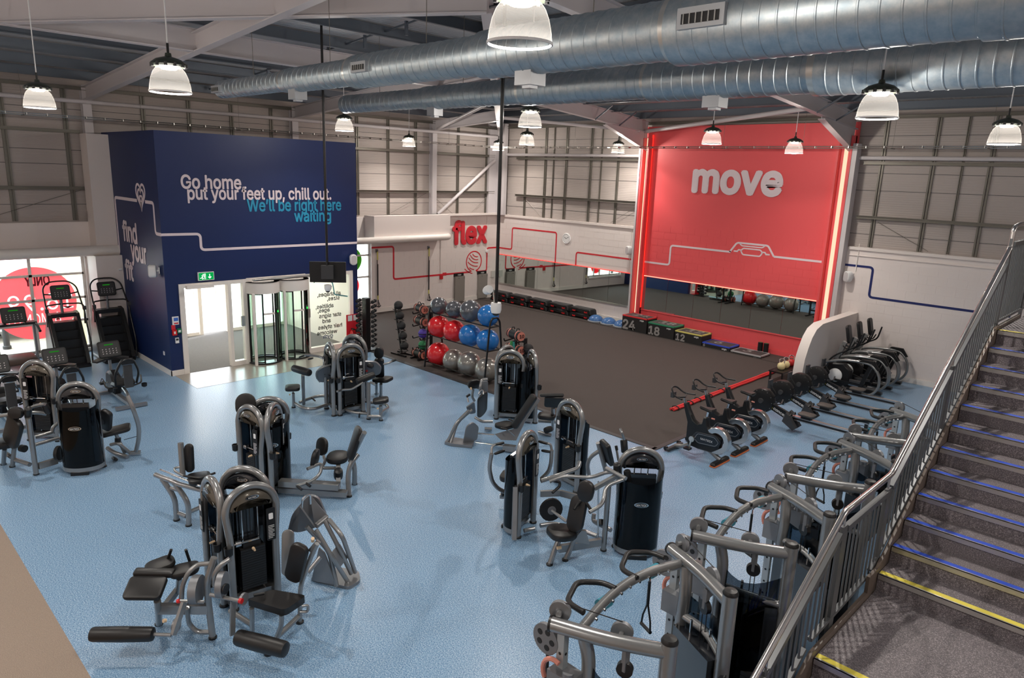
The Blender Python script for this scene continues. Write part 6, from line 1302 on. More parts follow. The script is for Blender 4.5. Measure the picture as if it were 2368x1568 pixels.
# ================================================================== SPIN BIKES
def spin_bike(y, label, first=[None]):
    if first[0]: return dup(first[0], (-6.64, y, 0), 0, label)
    t = thing('spin_bike', label, 'exercise bike', (-6.64, y, 0), 0, 'spin bikes'); first[0] = t
    b = MB(); b.prism(rrect(.09, .52, .03, 3), .05, ((0, 0, .02), (1, 0, 0), (0, 1, 0), (0, 0, 1)), [(0, .01), (.03, 0), (.05, .015)]); b.build('front_stabiliser', 'dark_grey', t)
    for s in (-1, 1): b = MB(); b.cyl((-.05, s*.2, .05), (-.05, s*.25, .05), .04, 12); b.build('transport_wheel', 'black_plastic', t)
    b = MB(); b.prism(rrect(.11, .56, .03, 3, .95, 0), .06, ((0, 0, .02), (1, 0, 0), (0, 1, 0), (0, 0, 1)), [(0, .01), (.03, 0), (.06, .02)]); b.build('rear_stabiliser', 'black_plastic', t)
    b = MB(); b.prism(rrect(.12, .57, .03, 3, .95, 0), .015, ((0, 0, .006), (1, 0, 0), (0, 1, 0), (0, 0, 1))); b.build('foot_strip', mat('orange_strip', (220, 120, 70), .5), t)
    b = MB(); b.tube(fillet([(0, 0, .06), (.18, 0, .1), (.36, 0, .22)], .15), .04, 10); b.build('front_strut', 'frame', t)
    b = MB(); b.tube(fillet([(.50, 0, .26), (.72, 0, .2), (.95, 0, .07)], .2), .045, 10); b.build('rear_strut', 'steel', t)
    body = [(.30, .18), (.24, .32), (.24, .62), (.17, .80), (.12, .96), (.20, .98), (.27, .84), (.37, .68), (.46, .64), (.54, .68), (.56, .80), (.64, .80), (.66, .66), (.72, .56), (.98, .50), (.94, .28), (.80, .17), (.50, .16)]
    b = MB(); b.prism(body, .13, ((0, .065, 0), (1, 0, 0), (0, 0, 1), (0, -1, 0)), [(0, .02), (.03, 0), (.10, 0), (.13, .02)]); b.build('body', 'black_plastic', t)
    b = MB(); b.lathe([(.15, -.05), (.24, -.06), (.25, -.05), (.25, .05), (.24, .06), (.15, .05)], (.86, 0, .42), 32, Matrix.Rotation(PI/2, 3, 'X'), True); b.build('flywheel', 'inox', t)
    cov = [(.38, .38), (.46, .50), (.86, .52), (.98, .42), (.90, .30), (.50, .27)]
    b = MB(); cv = [(p.x, p.y) for p in fillet([(a, c, 0) for a, c in cov+[cov[0]]], .04, 3)[:-1]]
    for s in (-1, 1): b.prism(cv, .03, ((0, s*.07-.015, 0), (1, 0, 0), (0, 0, 1), (0, 1, 0)), [(0, .012), (.01, 0), (.02, 0), (.03, .012)])
    b.build('drive_cover', mat('bike_cover', (22, 30, 40), .3), t)
    for s in (-1,):
        b = MB(); o_ = fillet([(.44, .36, 0), (.50, .47, 0), (.84, .49, 0), (.93, .41, 0), (.87, .33, 0), (.52, .30, 0), (.44, .36, 0)], .03); b.ribbon(o_, .012, ((0, -.087, 0), (1, 0, 0), (0, 0, 1), (0, -1, 0)), .003); b.build('cover_outline', 'steel', t)
        text('cover_lettering', 'MATRIX', 'plaque_white', ((.57, -.087, .375), (1, 0, 0), (0, 0, 1), (0, -1, 0)), .04, t, width=.24, bold=.01, depth=.002)
    for s in (-1, 1):
        b = MB(); b.cyl((.40, s*.09, .34), (.40, s*.12, .34), .055, 14); b.build('crank_boss', 'alu', t)
        b = MB(); b.beam((.40, s*.12, .34), (.38, s*.125, .34-s*-.17), .03, .014, up=(0, 1, 0)); b.build('crank', 'alu', t)
        b = MB(); b.box(.32, s*.19-.05, .34-s*-.17-.015, .44, s*.19+.05, .34-s*-.17+.02); b.build('pedal', 'black_plastic', t)
    b = MB(); b.cyl((.15, 0, .94), (.12, 0, 1.05), .03, 10); b.build('handlebar_post', 'chrome', t)
    b = MB(); b.tube(fillet([(.20, -.24, 1.08), (.0, -.16, 1.08), (-.14, -.09, 1.20), (-.14, .09, 1.20), (.0, .16, 1.08), (.20, .24, 1.08)], .08, 5), .016, 8); b.tube([(.04, -.17, 1.07), (.12, 0, 1.06), (.04, .17, 1.07)], .016, 8); b.build('handlebar', 'black_plastic', t)
    b = MB(); b.box(-.16, -.05, 1.0, -.1, .05, 1.1); b.build('bottle_holder', 'dark_grey', t)
    b = MB(); b.cyl((.60, 0, .78), (.62, 0, .92), .022, 10); b.build('saddle_post', 'chrome', t)
    b = MB(); b.prism([(.45, -.025), (.55, -.05), (.68, -.10), (.74, -.09), (.75, 0), (.74, .09), (.68, .10), (.55, .05), (.45, .025)], .06, ((0, 0, .92), (1, 0, 0), (0, 1, 0), (0, 0, 1)), [(0, .02), (.03, 0), (.06, .015)]); b.build('saddle', 'pad', t)
    b = MB(); b.cyl((.70, 0, .80), (.76, 0, .80), .015, 8); b.build('adjust_knob', 'coral', t)
    return t
spin_bike(11.31, 'front spin bike closest to the camera'); spin_bike(12.07, 'middle spin bike of three'); spin_bike(12.86, 'rear spin bike closest to the rowing machines')

# ================================================================== ELLIPTICALS
def elliptical(y, label, first=[None]):
    if first[0]: return dup(first[0], (-6.6, y, 0), 0, label)
    t = thing('elliptical', label, 'elliptical', (-6.6, y, 0), 0, 'ellipticals'); first[0] = t
    b = MB(); b.box(-.05, -.3, .02, .08, .3, .09); b.build('front_foot', 'black_plastic', t)
    b = MB(); b.box(0, -.06, .04, 1.45, .06, .10); b.build('base_rail', 'black_metal', t)
    b = MB(); b.prism([(.02, .1), (.0, .4), (.12, .62), (.5, .66), (.68, .5), (.7, .2), (.6, .08)], .22, ((0, .11, 0), (1, 0, 0), (0, 0, 1), (0, -1, 0)), [(0, .03), (.03, 0), (.19, 0), (.22, .03)]); b.build('drive_housing', 'black_plastic', t)
    for s in (-1, 1):
        b = MB(); b.prism(circ(.17, 26), .05, ((.35, s*.14+.025, .34), (1, 0, 0), (0, 0, 1), (0, -1, 0)), [(0, .02), (.015, 0), (.035, 0), (.05, .02)]); b.build('drive_disc', 'plaque_white', t)
        b = MB(); b.tube(fillet([(.12, s*.28, .66), (.5, s*.29, .80), (1.0, s*.30, .84), (1.22, s*.32, .82), (1.42, s*.32, .62), (1.46, s*.32, .3), (1.30, s*.32, .05), (.85, s*.25, .05)], .2, 6), .032, 10); b.build('side_frame', 'frame', t)
        b = MB(); b.prism([(.92, .84), (1.0, .92), (1.28, .92), (1.42, .72), (1.36, .70), (1.22, .84)], .05, ((0, s*.32+.025, 0), (1, 0, 0), (0, 0, 1), (0, -1, 0)), [(0, .01), (.015, 0), (.035, 0), (.05, .01)]); b.build('rear_grip', 'black_plastic', t)
        b = MB(); b.beam((1.20, s*.24, .82), (.98, s*.22, .12), .05, .08); b.build('rear_arm', 'black_metal', t)
        b = MB(); b.beam((.35, s*.2, .34+s*.1), (1.12, s*.2, .22), .05, .05); b.build('pedal_arm', 'black_metal', t)
        b = MB(); b.prism(rrect(.36, .13, .04, 3, .9, s*.18), .05, ((0, 0, .27), (1, 0, 0), (0, 1, 0), (0, 0, 1))); b.build('pedal', 'dark_grey', t)
        b = MB(); b.tube(fillet([(.1, s*.26, .2), (.20, s*.27, .75), (.42, s*.29, .95), (.62, s*.30, 1.05), (.70, s*.27, 1.40)], .12, 5), .02, 8); b.build('swing_handle', 'black_plastic', t)
        b = MB(); b.tube(fillet([(.42, s*.06, 1.1), (.55, s*.16, 1.05), (.62, s*.14, 1.2)], .06), .016, 8); b.build('fixed_grip', 'black_plastic', t)
    b = MB(); b.beam((.06, 0, .1), (.44, 0, 1.2), .12, .10); b.build('mast', 'frame', t)
    text('mast_lettering', 'MATRIX', 'dark_grey', ((.22, -.061, .52), V((.33, 0, .94)).normalized(), V((-.94, 0, .33)).normalized(), (0, -1, 0)), .05, t, width=.3, bold=.01, depth=.002)
    b = MB(); b.prism(rrect(.24, .46, .07, 4), .07, ((.46, 0, 1.40), (0, 1, 0), V((-.22, 0, .97)).normalized(), V((.97, 0, .22)).normalized()), [(0, .02), (.02, 0), (.055, 0), (.07, .015)]); cn = b.build('console', 'black_plastic', t)
    b = MB(); b.prism(rrect(.18, .26, .02, 3), .004, ((.525, 0, 1.44), (0, 1, 0), V((-.22, 0, .97)).normalized(), V((.97, 0, .22)).normalized())); b.build('display', 'dark_grey', cn)
    return t
elliptical(18.22, 'elliptical trainer nearest the rowing machines'); elliptical(18.97, 'middle elliptical trainer of three'); elliptical(19.72, 'elliptical trainer closest to the white wall')
# curved white partition
b = MB(); pr = [(16.95, 0), (16.95, .5), (17.0, .84), (17.12, 1.09), (17.28, 1.34), (17.5, 1.52), (17.85, 1.62), (20.24, 1.64), (20.24, 0)]
b.prism(pr, .24, ((-6.87, 0, 0), (0, 1, 0), (0, 0, 1), (1, 0, 0)))
tag(b.build('curved_partition', 'white_paint'), 'white partition wall with rounded top end between the ellipticals and the dark mat', 'partition')
# ================================================================== BACK WALL KIT
t_rope = thing('battle_rope', 'red battle rope laid out straight on the dark mat', 'rope', (-7.9, 13.2, .01))
for k, x in enumerate((-.045, .0, .045)):
    b = MB(); b.tube([(x+.008*math.sin(q*1.7+k*2), q*.26, .03+(.02 if k == 1 else 0)) for q in range(21)], .026, 8); b.build('strand', mat('rope_red', (214, 50, 52), .7, bump=(90, .6)) if k == 0 else bpy.data.materials['rope_red'], t_rope)
for y in (.15, .75, 1.1, 1.6, 2.2):
    b = MB(); b.tube([(.09*math.cos(a), y, .035+.045*math.sin(a)) for a in [2*PI*q/12 for q in range(13)]], .012, 6); b.build('strap', 'black_plastic', t_rope)
# kettlebells on low rack
t = thing('kettlebell_rack', 'low black rack for kettlebells by the partition end', 'rack', (-7.35, 18.2, 0))
b = MB(); b.box(-.28, -.9, .26, .1, .75, .3); b.build('shelf', 'black_metal', t)
for x in (-.25, .07):
    for y in (-.85, .7): b = MB(); b.box(x-.02, y-.02, 0, x+.02, y+.02, .27); b.build('leg', 'black_metal', t)
kc = [('cream', (222, 208, 158)), ('cream', (222, 208, 158)), ('red', (196, 40, 44))]
for k, (y, (cn, c)) in enumerate(zip((17.62, 17.88, 18.2), kc)):
    t = thing('kettlebell', ['cream kettlebell at the front end of the low rack', 'cream kettlebell between another cream one and a red one', 'red kettlebell half hidden by the partition'][k], 'kettlebell', (-7.45, y, .30), .4, 'kettlebells')
    b = MB(); b.lathe([(.055, 0), (.085, .02), (.105, .08), (.095, .14), (.06, .175), (0, .185)], n=18); b.build('bell', mat('kb_'+cn+str(k), c, .45), t)
    b = MB(); b.tube(fillet([(-.055, 0, .15), (-.07, 0, .24), (-.03, 0, .285), (.03, 0, .285), (.07, 0, .24), (.055, 0, .15)], .04), .014, 8); b.build('handle', 'chrome', t)
# plyo boxes
def plyo(x0, wd, h, y0, num, trim, label, dp=.6):
    t = thing('plyo_box', label, 'plyo box', (x0, y0, .022), 0, 'numbered jump boxes')
    b = MB(); b.box(0, 0, 0, wd, dp, h-.02); b.build('body', mat('box_black', (30, 28, 28), .75, bump=(40, .1)) if num == '24' else bpy.data.materials['box_black'], t)
    b = MB(); b.box(0, 0, h-.02, wd, dp, h); b.build('top', mat('box_top', (66, 60, 60), .7) if num == '24' else bpy.data.materials['box_top'], t)
    b = MB(); e = .035
    for q in ((-.004, -.004, wd+.004, e), (-.004, dp-e, wd+.004, dp+.004), (-.004, 0, e, dp), (wd-e, 0, wd+.004, dp)): b.box(q[0], q[1], h-.035, q[2], q[3], h+.004)
    b.build('edge_trim', mat('trim_'+num, trim, .6), t)
    g = mat('box_grey', (150, 146, 144), .6) if num == '24' else bpy.data.materials['box_grey']
    text('number', num, g, ((.03, 0, max(.02, h*.10)), (1, 0, 0), (0, 0, 1), (0, -1, 0)), min(.3, h*.62), t, bold=.03, depth=.003)
    text('number', num, g, ((.25, .18, h), (1, 0, 0), (0, 1, 0), (0, 0, 1)), .34, t, bold=.02, depth=.004)
    text('maker_name', 'origin', 'plaque_white', ((wd*.72, 0, h-.11), (1, 0, 0), (0, 0, 1), (0, -1, 0)), .045, t, bold=.02, depth=.003)
plyo(-13.78, .98, .50, 19.33, '24', (214, 46, 50), 'tallest jump box with red edge numbered 24'); plyo(-12.74, .98, .42, 19.33, '18', (40, 140, 100), 'jump box with green edge numbered 18')
plyo(-11.71, .95, .33, 19.33, '12', (212, 200, 110), 'jump box with yellow edge numbered 12'); plyo(-10.72, .92, .14, 19.33, '6', (50, 80, 200), 'low jump box with blue edge numbered 6'); plyo(-9.76, .95, .07, 19.33, '3', (176, 174, 176), 'lowest jump box with grey edge numbered 3')
for k, x in enumerate((-9.16, -8.98)):
    t = thing('foam_roller', ['left black foam roller standing by the red wall', 'right black foam roller standing by the red wall'][k], 'foam roller', (x, 19.98, .022), 0, 'foam rollers')
    b = MB(); b.lathe([(.055, 0), (.075, .005), (.075, .33), (.055, .335)], n=20); b.build('roll', 'black_plastic', t)
    b = MB(); b.lathe([(0, .336), (.05, .336), (.05, .338)], n=16); b.build('core', mat('roller_green%d' % k, (70, 110, 60), .6), t)
# aerobic steps, stacked in pairs
nm5 = ['corner', 'second from the corner', 'middle', 'fourth from the corner', 'last beside the blue domes']
for k, x in enumerate((-20.0, -18.95, -17.9, -16.85, -15.8)):
    for lv in (0, 1):
        t = thing('aerobic_step', ('upper' if lv else 'lower')+' black aerobic step of the '+['stack nearest the corner', 'second stack from the corner', 'third stack from the corner', 'fourth stack from the corner', 'stack beside the blue balance domes'][k], 'step', (x, 19.72, .022+.19*lv), 0, 'aerobic steps')
        b = MB(); b.prism([(-.5, 0), (-.46, .15), (-.42, .185), (.42, .185), (.46, .15), (.5, 0), (.38, 0), (.34, .05), (-.34, .05), (-.38, 0)], .38, ((0, -.19, 0), (1, 0, 0), (0, 0, 1), (0, 1, 0)), [(0, .02), (.03, 0), (.35, 0), (.38, .02)]); b.build('platform', 'black_plastic', t)
        b = MB(); b.prism(rrect(.84, .32, .04, 3), .006, ((0, 0, .185), (1, 0, 0), (0, 1, 0), (0, 0, 1))); b.build('tread', 'dark_grey', t)
        for sx in (-.27, .27):
            b = MB(); b.prism([(sx-.07, .05), (sx-.06, .11), (sx-.02, .085), (sx+.02, .085), (sx+.06, .11), (sx+.07, .05)], .006, ((0, -.193, 0), (1, 0, 0), (0, 0, 1), (0, -1, 0))); b.build('red_clip', 'knob_red', t)
for k, x in enumerate((-15.12, -14.55, -14.0)):
    t = thing('balance_dome', ['blue balance dome beside the aerobic steps', 'blue balance dome between two others', 'blue balance dome beside the tallest jump box'][k], 'balance dome', (x, 19.62, .022), 0, 'blue balance domes')
    b = MB(); b.lathe([(.27, 0), (.295, .01), (.295, .045), (.26, .055)], n=28); b.build('base', mat('dome_base%d' % k, (150, 156, 164), .5), t)
    b = MB(); b.lathe([(.262*math.cos(a), .05+.19*math.sin(a)) for a in [PI/2*q/8 for q in range(9)]][:-1]+[(0, .24)], n=28, closed=True); b.build('dome', mat('dome_blue%d' % k, (70, 112, 166), .22), t)
# clock
t = thing('wall_clock', 'round white wall clock above the mirrors', 'clock', (-17.2, YB, 2.74))
Rb = Matrix.Rotation(PI/2, 3, 'X'); b = MB(); b.lathe([(0, 0), (.20, 0), (.20, .03), (.18, .045), (.17, .035), (0, .035)], (0, 0, 0), 28, Rb); b.build('case', 'plaque_white', t)
b = MB(); e = ((0, -.037, 0), (1, 0, 0), (0, 0, 1), (0, -1, 0)); b.ribbon([(0, 0), (-.09, .05)], .014, e); b.ribbon([(0, 0), (.10, .06)], .01, e); b.build('hands', 'dark_grey', t)
b = MB()
for q in range(12): a = q*PI/6; b.ribbon([(.135*math.cos(a), .135*math.sin(a)), (.155*math.cos(a), .155*math.sin(a))], .008, e)
q = b.build('hour_marks', 'dark_grey', t); q['kind'] = 'stuff'
# suspension straps
for y, lb in ((14.34, 'suspension strap hanging beside the window'), (16.64, 'suspension strap hanging in the middle of the left white wall')):
    t = thing('suspension_strap', lb, 'training strap', (XL+.078, y, 0), 0, 'suspension straps')
    b = MB(); b.box(-.07, -.04, 2.16, -.03, .04, 2.28); b.cyl((-.04, 0, 2.22), (.02, 0, 2.22), .02, 8); b.build('anchor', 'steel', t)
    ye = mat('strap_yellow', (206, 200, 96), .6) if y < 15 else bpy.data.materials['strap_yellow']
    b = MB(); b.box(-.01, -.022, 1.9, .0, .022, 2.2); b.build('yellow_band', ye, t)
    b = MB(); b.box(-.01, -.028, .62, .0, -.002, 1.9); b.build('black_band', 'black_plastic', t)
    b = MB(); b.box(-.012, .006, .62, -.002, .026, 1.75); b.build('grey_band', 'dark_grey', t)
    b = MB(); b.box(-.01, -.02, .48, .0, .02, .64); b.build('yellow_band', ye, t)
    for s in (-1, 1):
        b = MB(); b.tube(fillet([(0, 0, .48), (.02, s*.06, .30), (.03, s*.10, .26), (.05, -s*.02, .22), (0.02, 0, .48)], .02), .009, 6); b.cyl((.03, s*.09, .255), (.05, -s*.03, .22), .017, 8); b.build('stirrup', 'black_plastic', t)
# hanging exercise mats
for y0, lb in ((17.95, 'left grey exercise mat hanging on the wall hooks'), (19.18, 'right grey exercise mat hanging near the corner')):
    t = thing('hanging_mat', lb, 'exercise mat', (XL, y0, 0), 0, 'hanging exercise mats')
    for k in range(4): b = MB(); b.box(.02+.022*k, -.01*k, .06, .038+.022*k, .50-.01*k, 1.03); b.build('mat', mat('mat_grey', (140, 134, 128), .7) if (k == 0 and y0 < 18) else bpy.data.materials['mat_grey'], t)
    b = MB(); b.box(0, -.03, 1.02, .05, .45, 1.15); b.build('header', 'black_plastic', t)
    text('header_lettering', 'origin', 'plaque_white', ((XL*0+.052, .14, 1.065), (0, 1, 0), (0, 0, 1), (1, 0, 0)), .05, t, bold=.02, depth=.002)
    b = MB(); b.cyl((.03, .14, .97), (.16, .14, .96), .006, 6); b.cyl((.03, .42, .97), (.16, .42, .96), .006, 6); b.build('hook', 'black_metal', t)
# call point, wall box
o = MB(); o.box(XL, 17.21, .98, XL+.05, 17.35, 1.13); oo = o.build('fire_call_point', mat('callred', (196, 36, 40), .4)); tag(oo, 'red fire call point on the left white wall under its small sign', 'call point')
b = MB(); b.box(XL, 17.36, 1.1, XL+.006, 17.55, 1.22); b.build('sign_plate', 'red_vinyl', oo)
o = MB(); o.box(XL, 19.90, .86, XL+.09, 20.10, 1.12); tag(o.build('junction_box', mat('boxgrey', (200, 196, 190), .5)), 'pale grey junction box low on the wall near the corner', 'box')
b = MB(); b.cyl((XL+.04, 19.96, 1.12), (XL+.04, 20.0, 1.4), .006, 5); b.cyl((XL+.04, 20.04, 1.12), (XL+.04, 20.0, 1.4), .006, 5); struct(b, 'conduit', 'white_gloss', wall_l)
t = thing('wall_siren', 'small white sounder near the corner above the junction box', 'alarm sounder', (XL, 19.62, 1.95)); b = MB(); b.lathe([(.03, 0), (.06, .03), (.07, .08), (.0, .09)], (.0, 0, 0), 14, Matrix.Rotation(PI/2, 3, 'Y')); b.build('horn', 'plaque_white', t); b = MB(); b.box(0, -.04, -.06, .02, .04, .06); b.build('base', 'steel_white', t)

# ================================================================== FREE-WEIGHT CORNER
# stability-ball rack
rk = thing('ball_rack', 'three-tier black ball rack at the edge of the dark mat', 'rack', (-13.0, 11.5, 0))
for x in (-1.13, 1.15):
    P = fillet([(x, -.33, 0), (x, -.18, 1.55), (x, -.12, 1.66), (x, .06, 1.66), (x, .14, 1.55), (x, .32, 0)], .1, 4)
    b = MB(); b.tube(P, .024, 10); b.build('end_frame', 'black_metal', rk)
    for z in (.14, .86, 1.44): b = MB(); b.cyl((x, -.33+.1*z, z), (x, .32-.12*z, z), .018, 8); b.build('cross_bar', 'black_metal', rk)
for z, ya, yb_ in ((.13, -.24, .24), (.86, -.22, .20), (1.44, -.16, .14)):
    for y in (ya, yb_): b = MB(); b.cyl((-1.13, y, z), (1.15, y, z), .014, 8); b.build('shelf_rail', 'black_metal', rk)
bc = {'red': (216, 36, 44), 'blue': (38, 112, 186), 'silver': (150, 146, 140), 'slate': (98, 100, 106)}
for k in bc: M['ball_'+k] = mat('ball_'+k, bc[k], .2, metal=.35 if k in ('silver', 'slate') else 0, coat=.35)
rows = [(.37, [('red', .31, 'red ball at the left of the bottom rack row'), ('silver', .285, 'first silver ball in the bottom rack row'), ('silver', .31, 'second silver ball in the bottom rack row'), ('silver', .30, 'silver ball at the right end of the bottom rack row')]),
        (1.12, [('red', .29, 'red ball at the left of the middle rack row'), ('red', .285, 'second red ball in the middle rack row'), ('blue', .285, 'first blue ball in the middle rack row'), ('blue', .28, 'blue ball at the right end of the middle rack row')]),
        (1.70, [('slate', .225, 'leftmost dark grey ball in the top rack row'), ('slate', .225, 'smaller dark grey ball, second in the top rack row'), ('slate', .275, 'third and largest dark grey ball in the top rack row'), ('blue', .265, 'blue ball at the right end of the top rack row')])]
for zc, L in rows:
    sup = {.37: .13, 1.12: .86, 1.70: 1.44}[zc]; hw = {.37: .24, 1.12: .21, 1.70: .15}[zc]
    for x, (c, r, lb) in zip((-13.96, -13.35, -12.74, -12.1), L):
        z = sup+.014+math.sqrt(max(.0004, (r+.0)**2-hw**2)); t = thing('stability_ball', lb, 'exercise ball', (x, 11.5-.01, z), 0, 'stability balls on the rack')
        b = MB(); b.sphere((0, 0, 0), r, 32, 20); b.build('ball', 'ball_'+c, t)
        b = MB(); b.lathe([(0, 0), (.022, 0), (.02, .006), (0, .008)], (r*.32*.99, -r*.28, r*.905), 12, V((.32, -.28, .905)).to_track_quat('Z', 'Y').to_matrix()); b.build('valve', 'ball_'+c, t)
# sandbag racks
def bag(x, y, z, rz, label, capc=(196, 120, 104), num='10'):
    t = thing('sandbag', label, 'sandbag', (x, y, z), rz, 'round sandbags'); r = .11
    b = MB(); b.lathe([(.05, -.24), (r, -.22), (r, .22), (.05, .24)], n=18, R=Matrix.Rotation(PI/2, 3, 'X')); b.build('bag', 'black_plastic', t)
    for s in (-1, 1):
        b = MB(); b.lathe([(0, 0), (r*.96, 0), (r*.96, .004), (0, .005)], (0, s*.238, 0), 18, Matrix.Rotation(-s*PI/2, 3, 'X')); b.build('end_cap', mat('bagcap', capc, .6) if 'bagcap' not in bpy.data.materials else bpy.data.materials['bagcap'], t)
        b = MB(); b.lathe([(r+.004, 0), (r+.008, .01), (r+.008, .03), (r+.004, .04)], (0, s*.15-.02, 0), 18, Matrix.Rotation(-PI/2, 3, 'X'), True); b.build('band', bpy.data.materials['bagcap'], t)
        b = MB(); b.tube(fillet([(-.04, s*.1, r-.01), (-.03, s*.1, r+.05), (.03, s*.1, r+.05), (.04, s*.1, r-.01)], .02), .012, 6); b.build('handle', 'black_plastic', t)
    text('size_mark', num, 'black_plastic', ((.045, -.245, -.035), (-1, 0, 0), (0, 0, 1), (0, -1, 0)) if 0 else ((-.045, -.245, -.035), (1, 0, 0), (0, 0, 1), (0, -1, 0)), .075, t, bold=.02, depth=.002)
    text('maker_name', 'origin', 'plaque_white', ((.113, -.1, -.02), (0, 1, 0), (0, 0, 1), (1, 0, 0)), .05, t, bold=.02, depth=.002)
    return t
def bag_rack(x, y, label):
    t = thing('bag_rack', label, 'rack', (x, y, 0), 0, 'black bag racks')
    for dx in (-.16, .16):
        b = MB(); b.box(dx-.03, .02, 0, dx+.03, .08, 1.32); b.build('upright', 'black_metal', t)
        b = MB(); b.box(dx-.03, -.40, 0, dx+.03, .42, .05); b.build('foot', 'black_metal', t)
        for z in (.28, .60, .93, 1.27): b = MB(); b.tube(fillet([(dx, .05, z), (dx, -.32, z-.03), (dx, -.34, z+.04)], .03), .016, 8); b.build('cradle_arm', 'black_metal', t)
    for z in (.2, 1.2): b = MB(); b.box(-.16, .03, z, .16, .07, z+.06); b.build('tie', 'black_metal', t)
    return t
bag_rack(-14.85, 11.78, 'tall black bag rack left of the ball rack'); bag_rack(-11.1, 11.55, 'bag rack half hidden behind the ball rack')
bag(-14.85, 11.60, 1.40, math.radians(78), 'sandbag on top of the rack left of the ball rack'); bag(-14.85, 11.60, 1.06, math.radians(84), 'second sandbag from the top in the left rack')
for z, c, lb in ((.72, (84, 64, 170), 'purple medicine ball in the left rack'), (.40, (40, 130, 80), 'green medicine ball in the left rack')):
    t = thing('medicine_ball', lb, 'medicine ball', (-14.78, 11.62, z), 0, 'medicine balls'); b = MB(); b.sphere((0, 0, 0), .13, 20, 12); b.build('ball', mat('mb%d' % int(z*10), c, .6), t); b = MB(); b.lathe([(.131, -.012), (.133, 0), (.131, .012)], n=20, closed=True); b.build('seam', 'black_plastic', t)
bag(-14.85, 11.55, .11+.05, math.radians(86), 'sandbag on the floor bars of the left rack')
bag(-11.1, 11.42, 1.40, math.radians(78), 'sandbag with salmon end marked 10 on the rack behind the ball rack'); bag(-11.1, 11.42, 1.06, math.radians(82), 'sandbag under the top one behind the ball rack')
t = thing('resistance_band', 'green resistance bands hanging from the rack behind the ball rack', 'resistance band', (-10.98, 11.2, 1.24))
for k, c in enumerate(((60, 150, 80), (60, 120, 70), (46, 140, 130))):
    b = MB(); b.tube(fillet([(k*.04-.04, 0, .05), (k*.05-.07, -.02, -.35), (k*.05-.04, 0, -.45), (k*.05-.01, .02, -.35), (k*.04-.03, .01, .05)], .04), .013, 6); b.build('band', mat('band%d' % k, c, .6), t)
# medicine ball trees
def ball_tree(x, y, rz, label, lbs):
    t = thing('ball_tree', label, 'rack', (x, y, 0), rz, 'medicine ball trees')
    b = MB(); b.tube([(-.02, .10, .03), (0, -.0, .1), (0, .32, 1.36)] and [(0, 0, .04), (0, .28, 1.32)], .028, 8); b.build('spine', 'black_metal', t)
    for s in (-1, 1): b = MB(); b.beam((s*.12, -.30, .03), (s*.12, .30, .03), .05, .05); b.build('foot', 'black_metal', t)
    b = MB(); b.beam((-.14, 0, .05), (.14, 0, .05), .05, .04); b.build('foot_tie', 'black_metal', t)
    for k in range(len(lbs)):
        z = .17+k*.275; yy = .28*(z-.04)/1.28
        b = MB(); b.tube(fillet([(-.09, yy, z), (-.09, yy-.22, z-.02), (.09, yy-.22, z-.02), (.09, yy, z)], .05), .012, 8); b.build('cradle', 'black_metal', t)
    R = Matrix.Rotation(rz, 3, 'Z')
    for k in range(len(lbs)):
        z = .17+k*.275; yy = .28*(z-.04)/1.28; p = R @ V((0, yy-.13, z+.115)); r = .118 if k < 4 else .122
        o = thing('slam_ball', lbs[k], 'medicine ball', (x+p.x, y+p.y, p.z), 0, 'black slam balls'); b = MB(); b.sphere((0, 0, 0), r, 22, 14); b.build('ball', mat('slam', (30, 30, 32), .7, bump=(30, .3)) if 'slam' not in bpy.data.materials else bpy.data.materials['slam'], o); b = MB(); b.lathe([(r, -.006), (r+.002, 0), (r, .006)], n=22, closed=True); b.build('seam', 'dark_grey', o)
ball_tree(-15.5, 11.45, math.radians(95), 'black ball tree beside the dumbbell tower', ['bottom black ball on the left ball tree', 'second black ball from the bottom of the left ball tree', 'third black ball of the left ball tree', 'second black ball from the top of the left ball tree', 'top black ball on the left ball tree'])
ball_tree(-10.72, 11.5, math.radians(60), 'ball tree behind the leg press tower', ['lowest black ball on the right ball tree', 'second lowest ball on the right ball tree', 'black ball low beside the leg press arch', 'topmost black ball behind the leg press tower'])
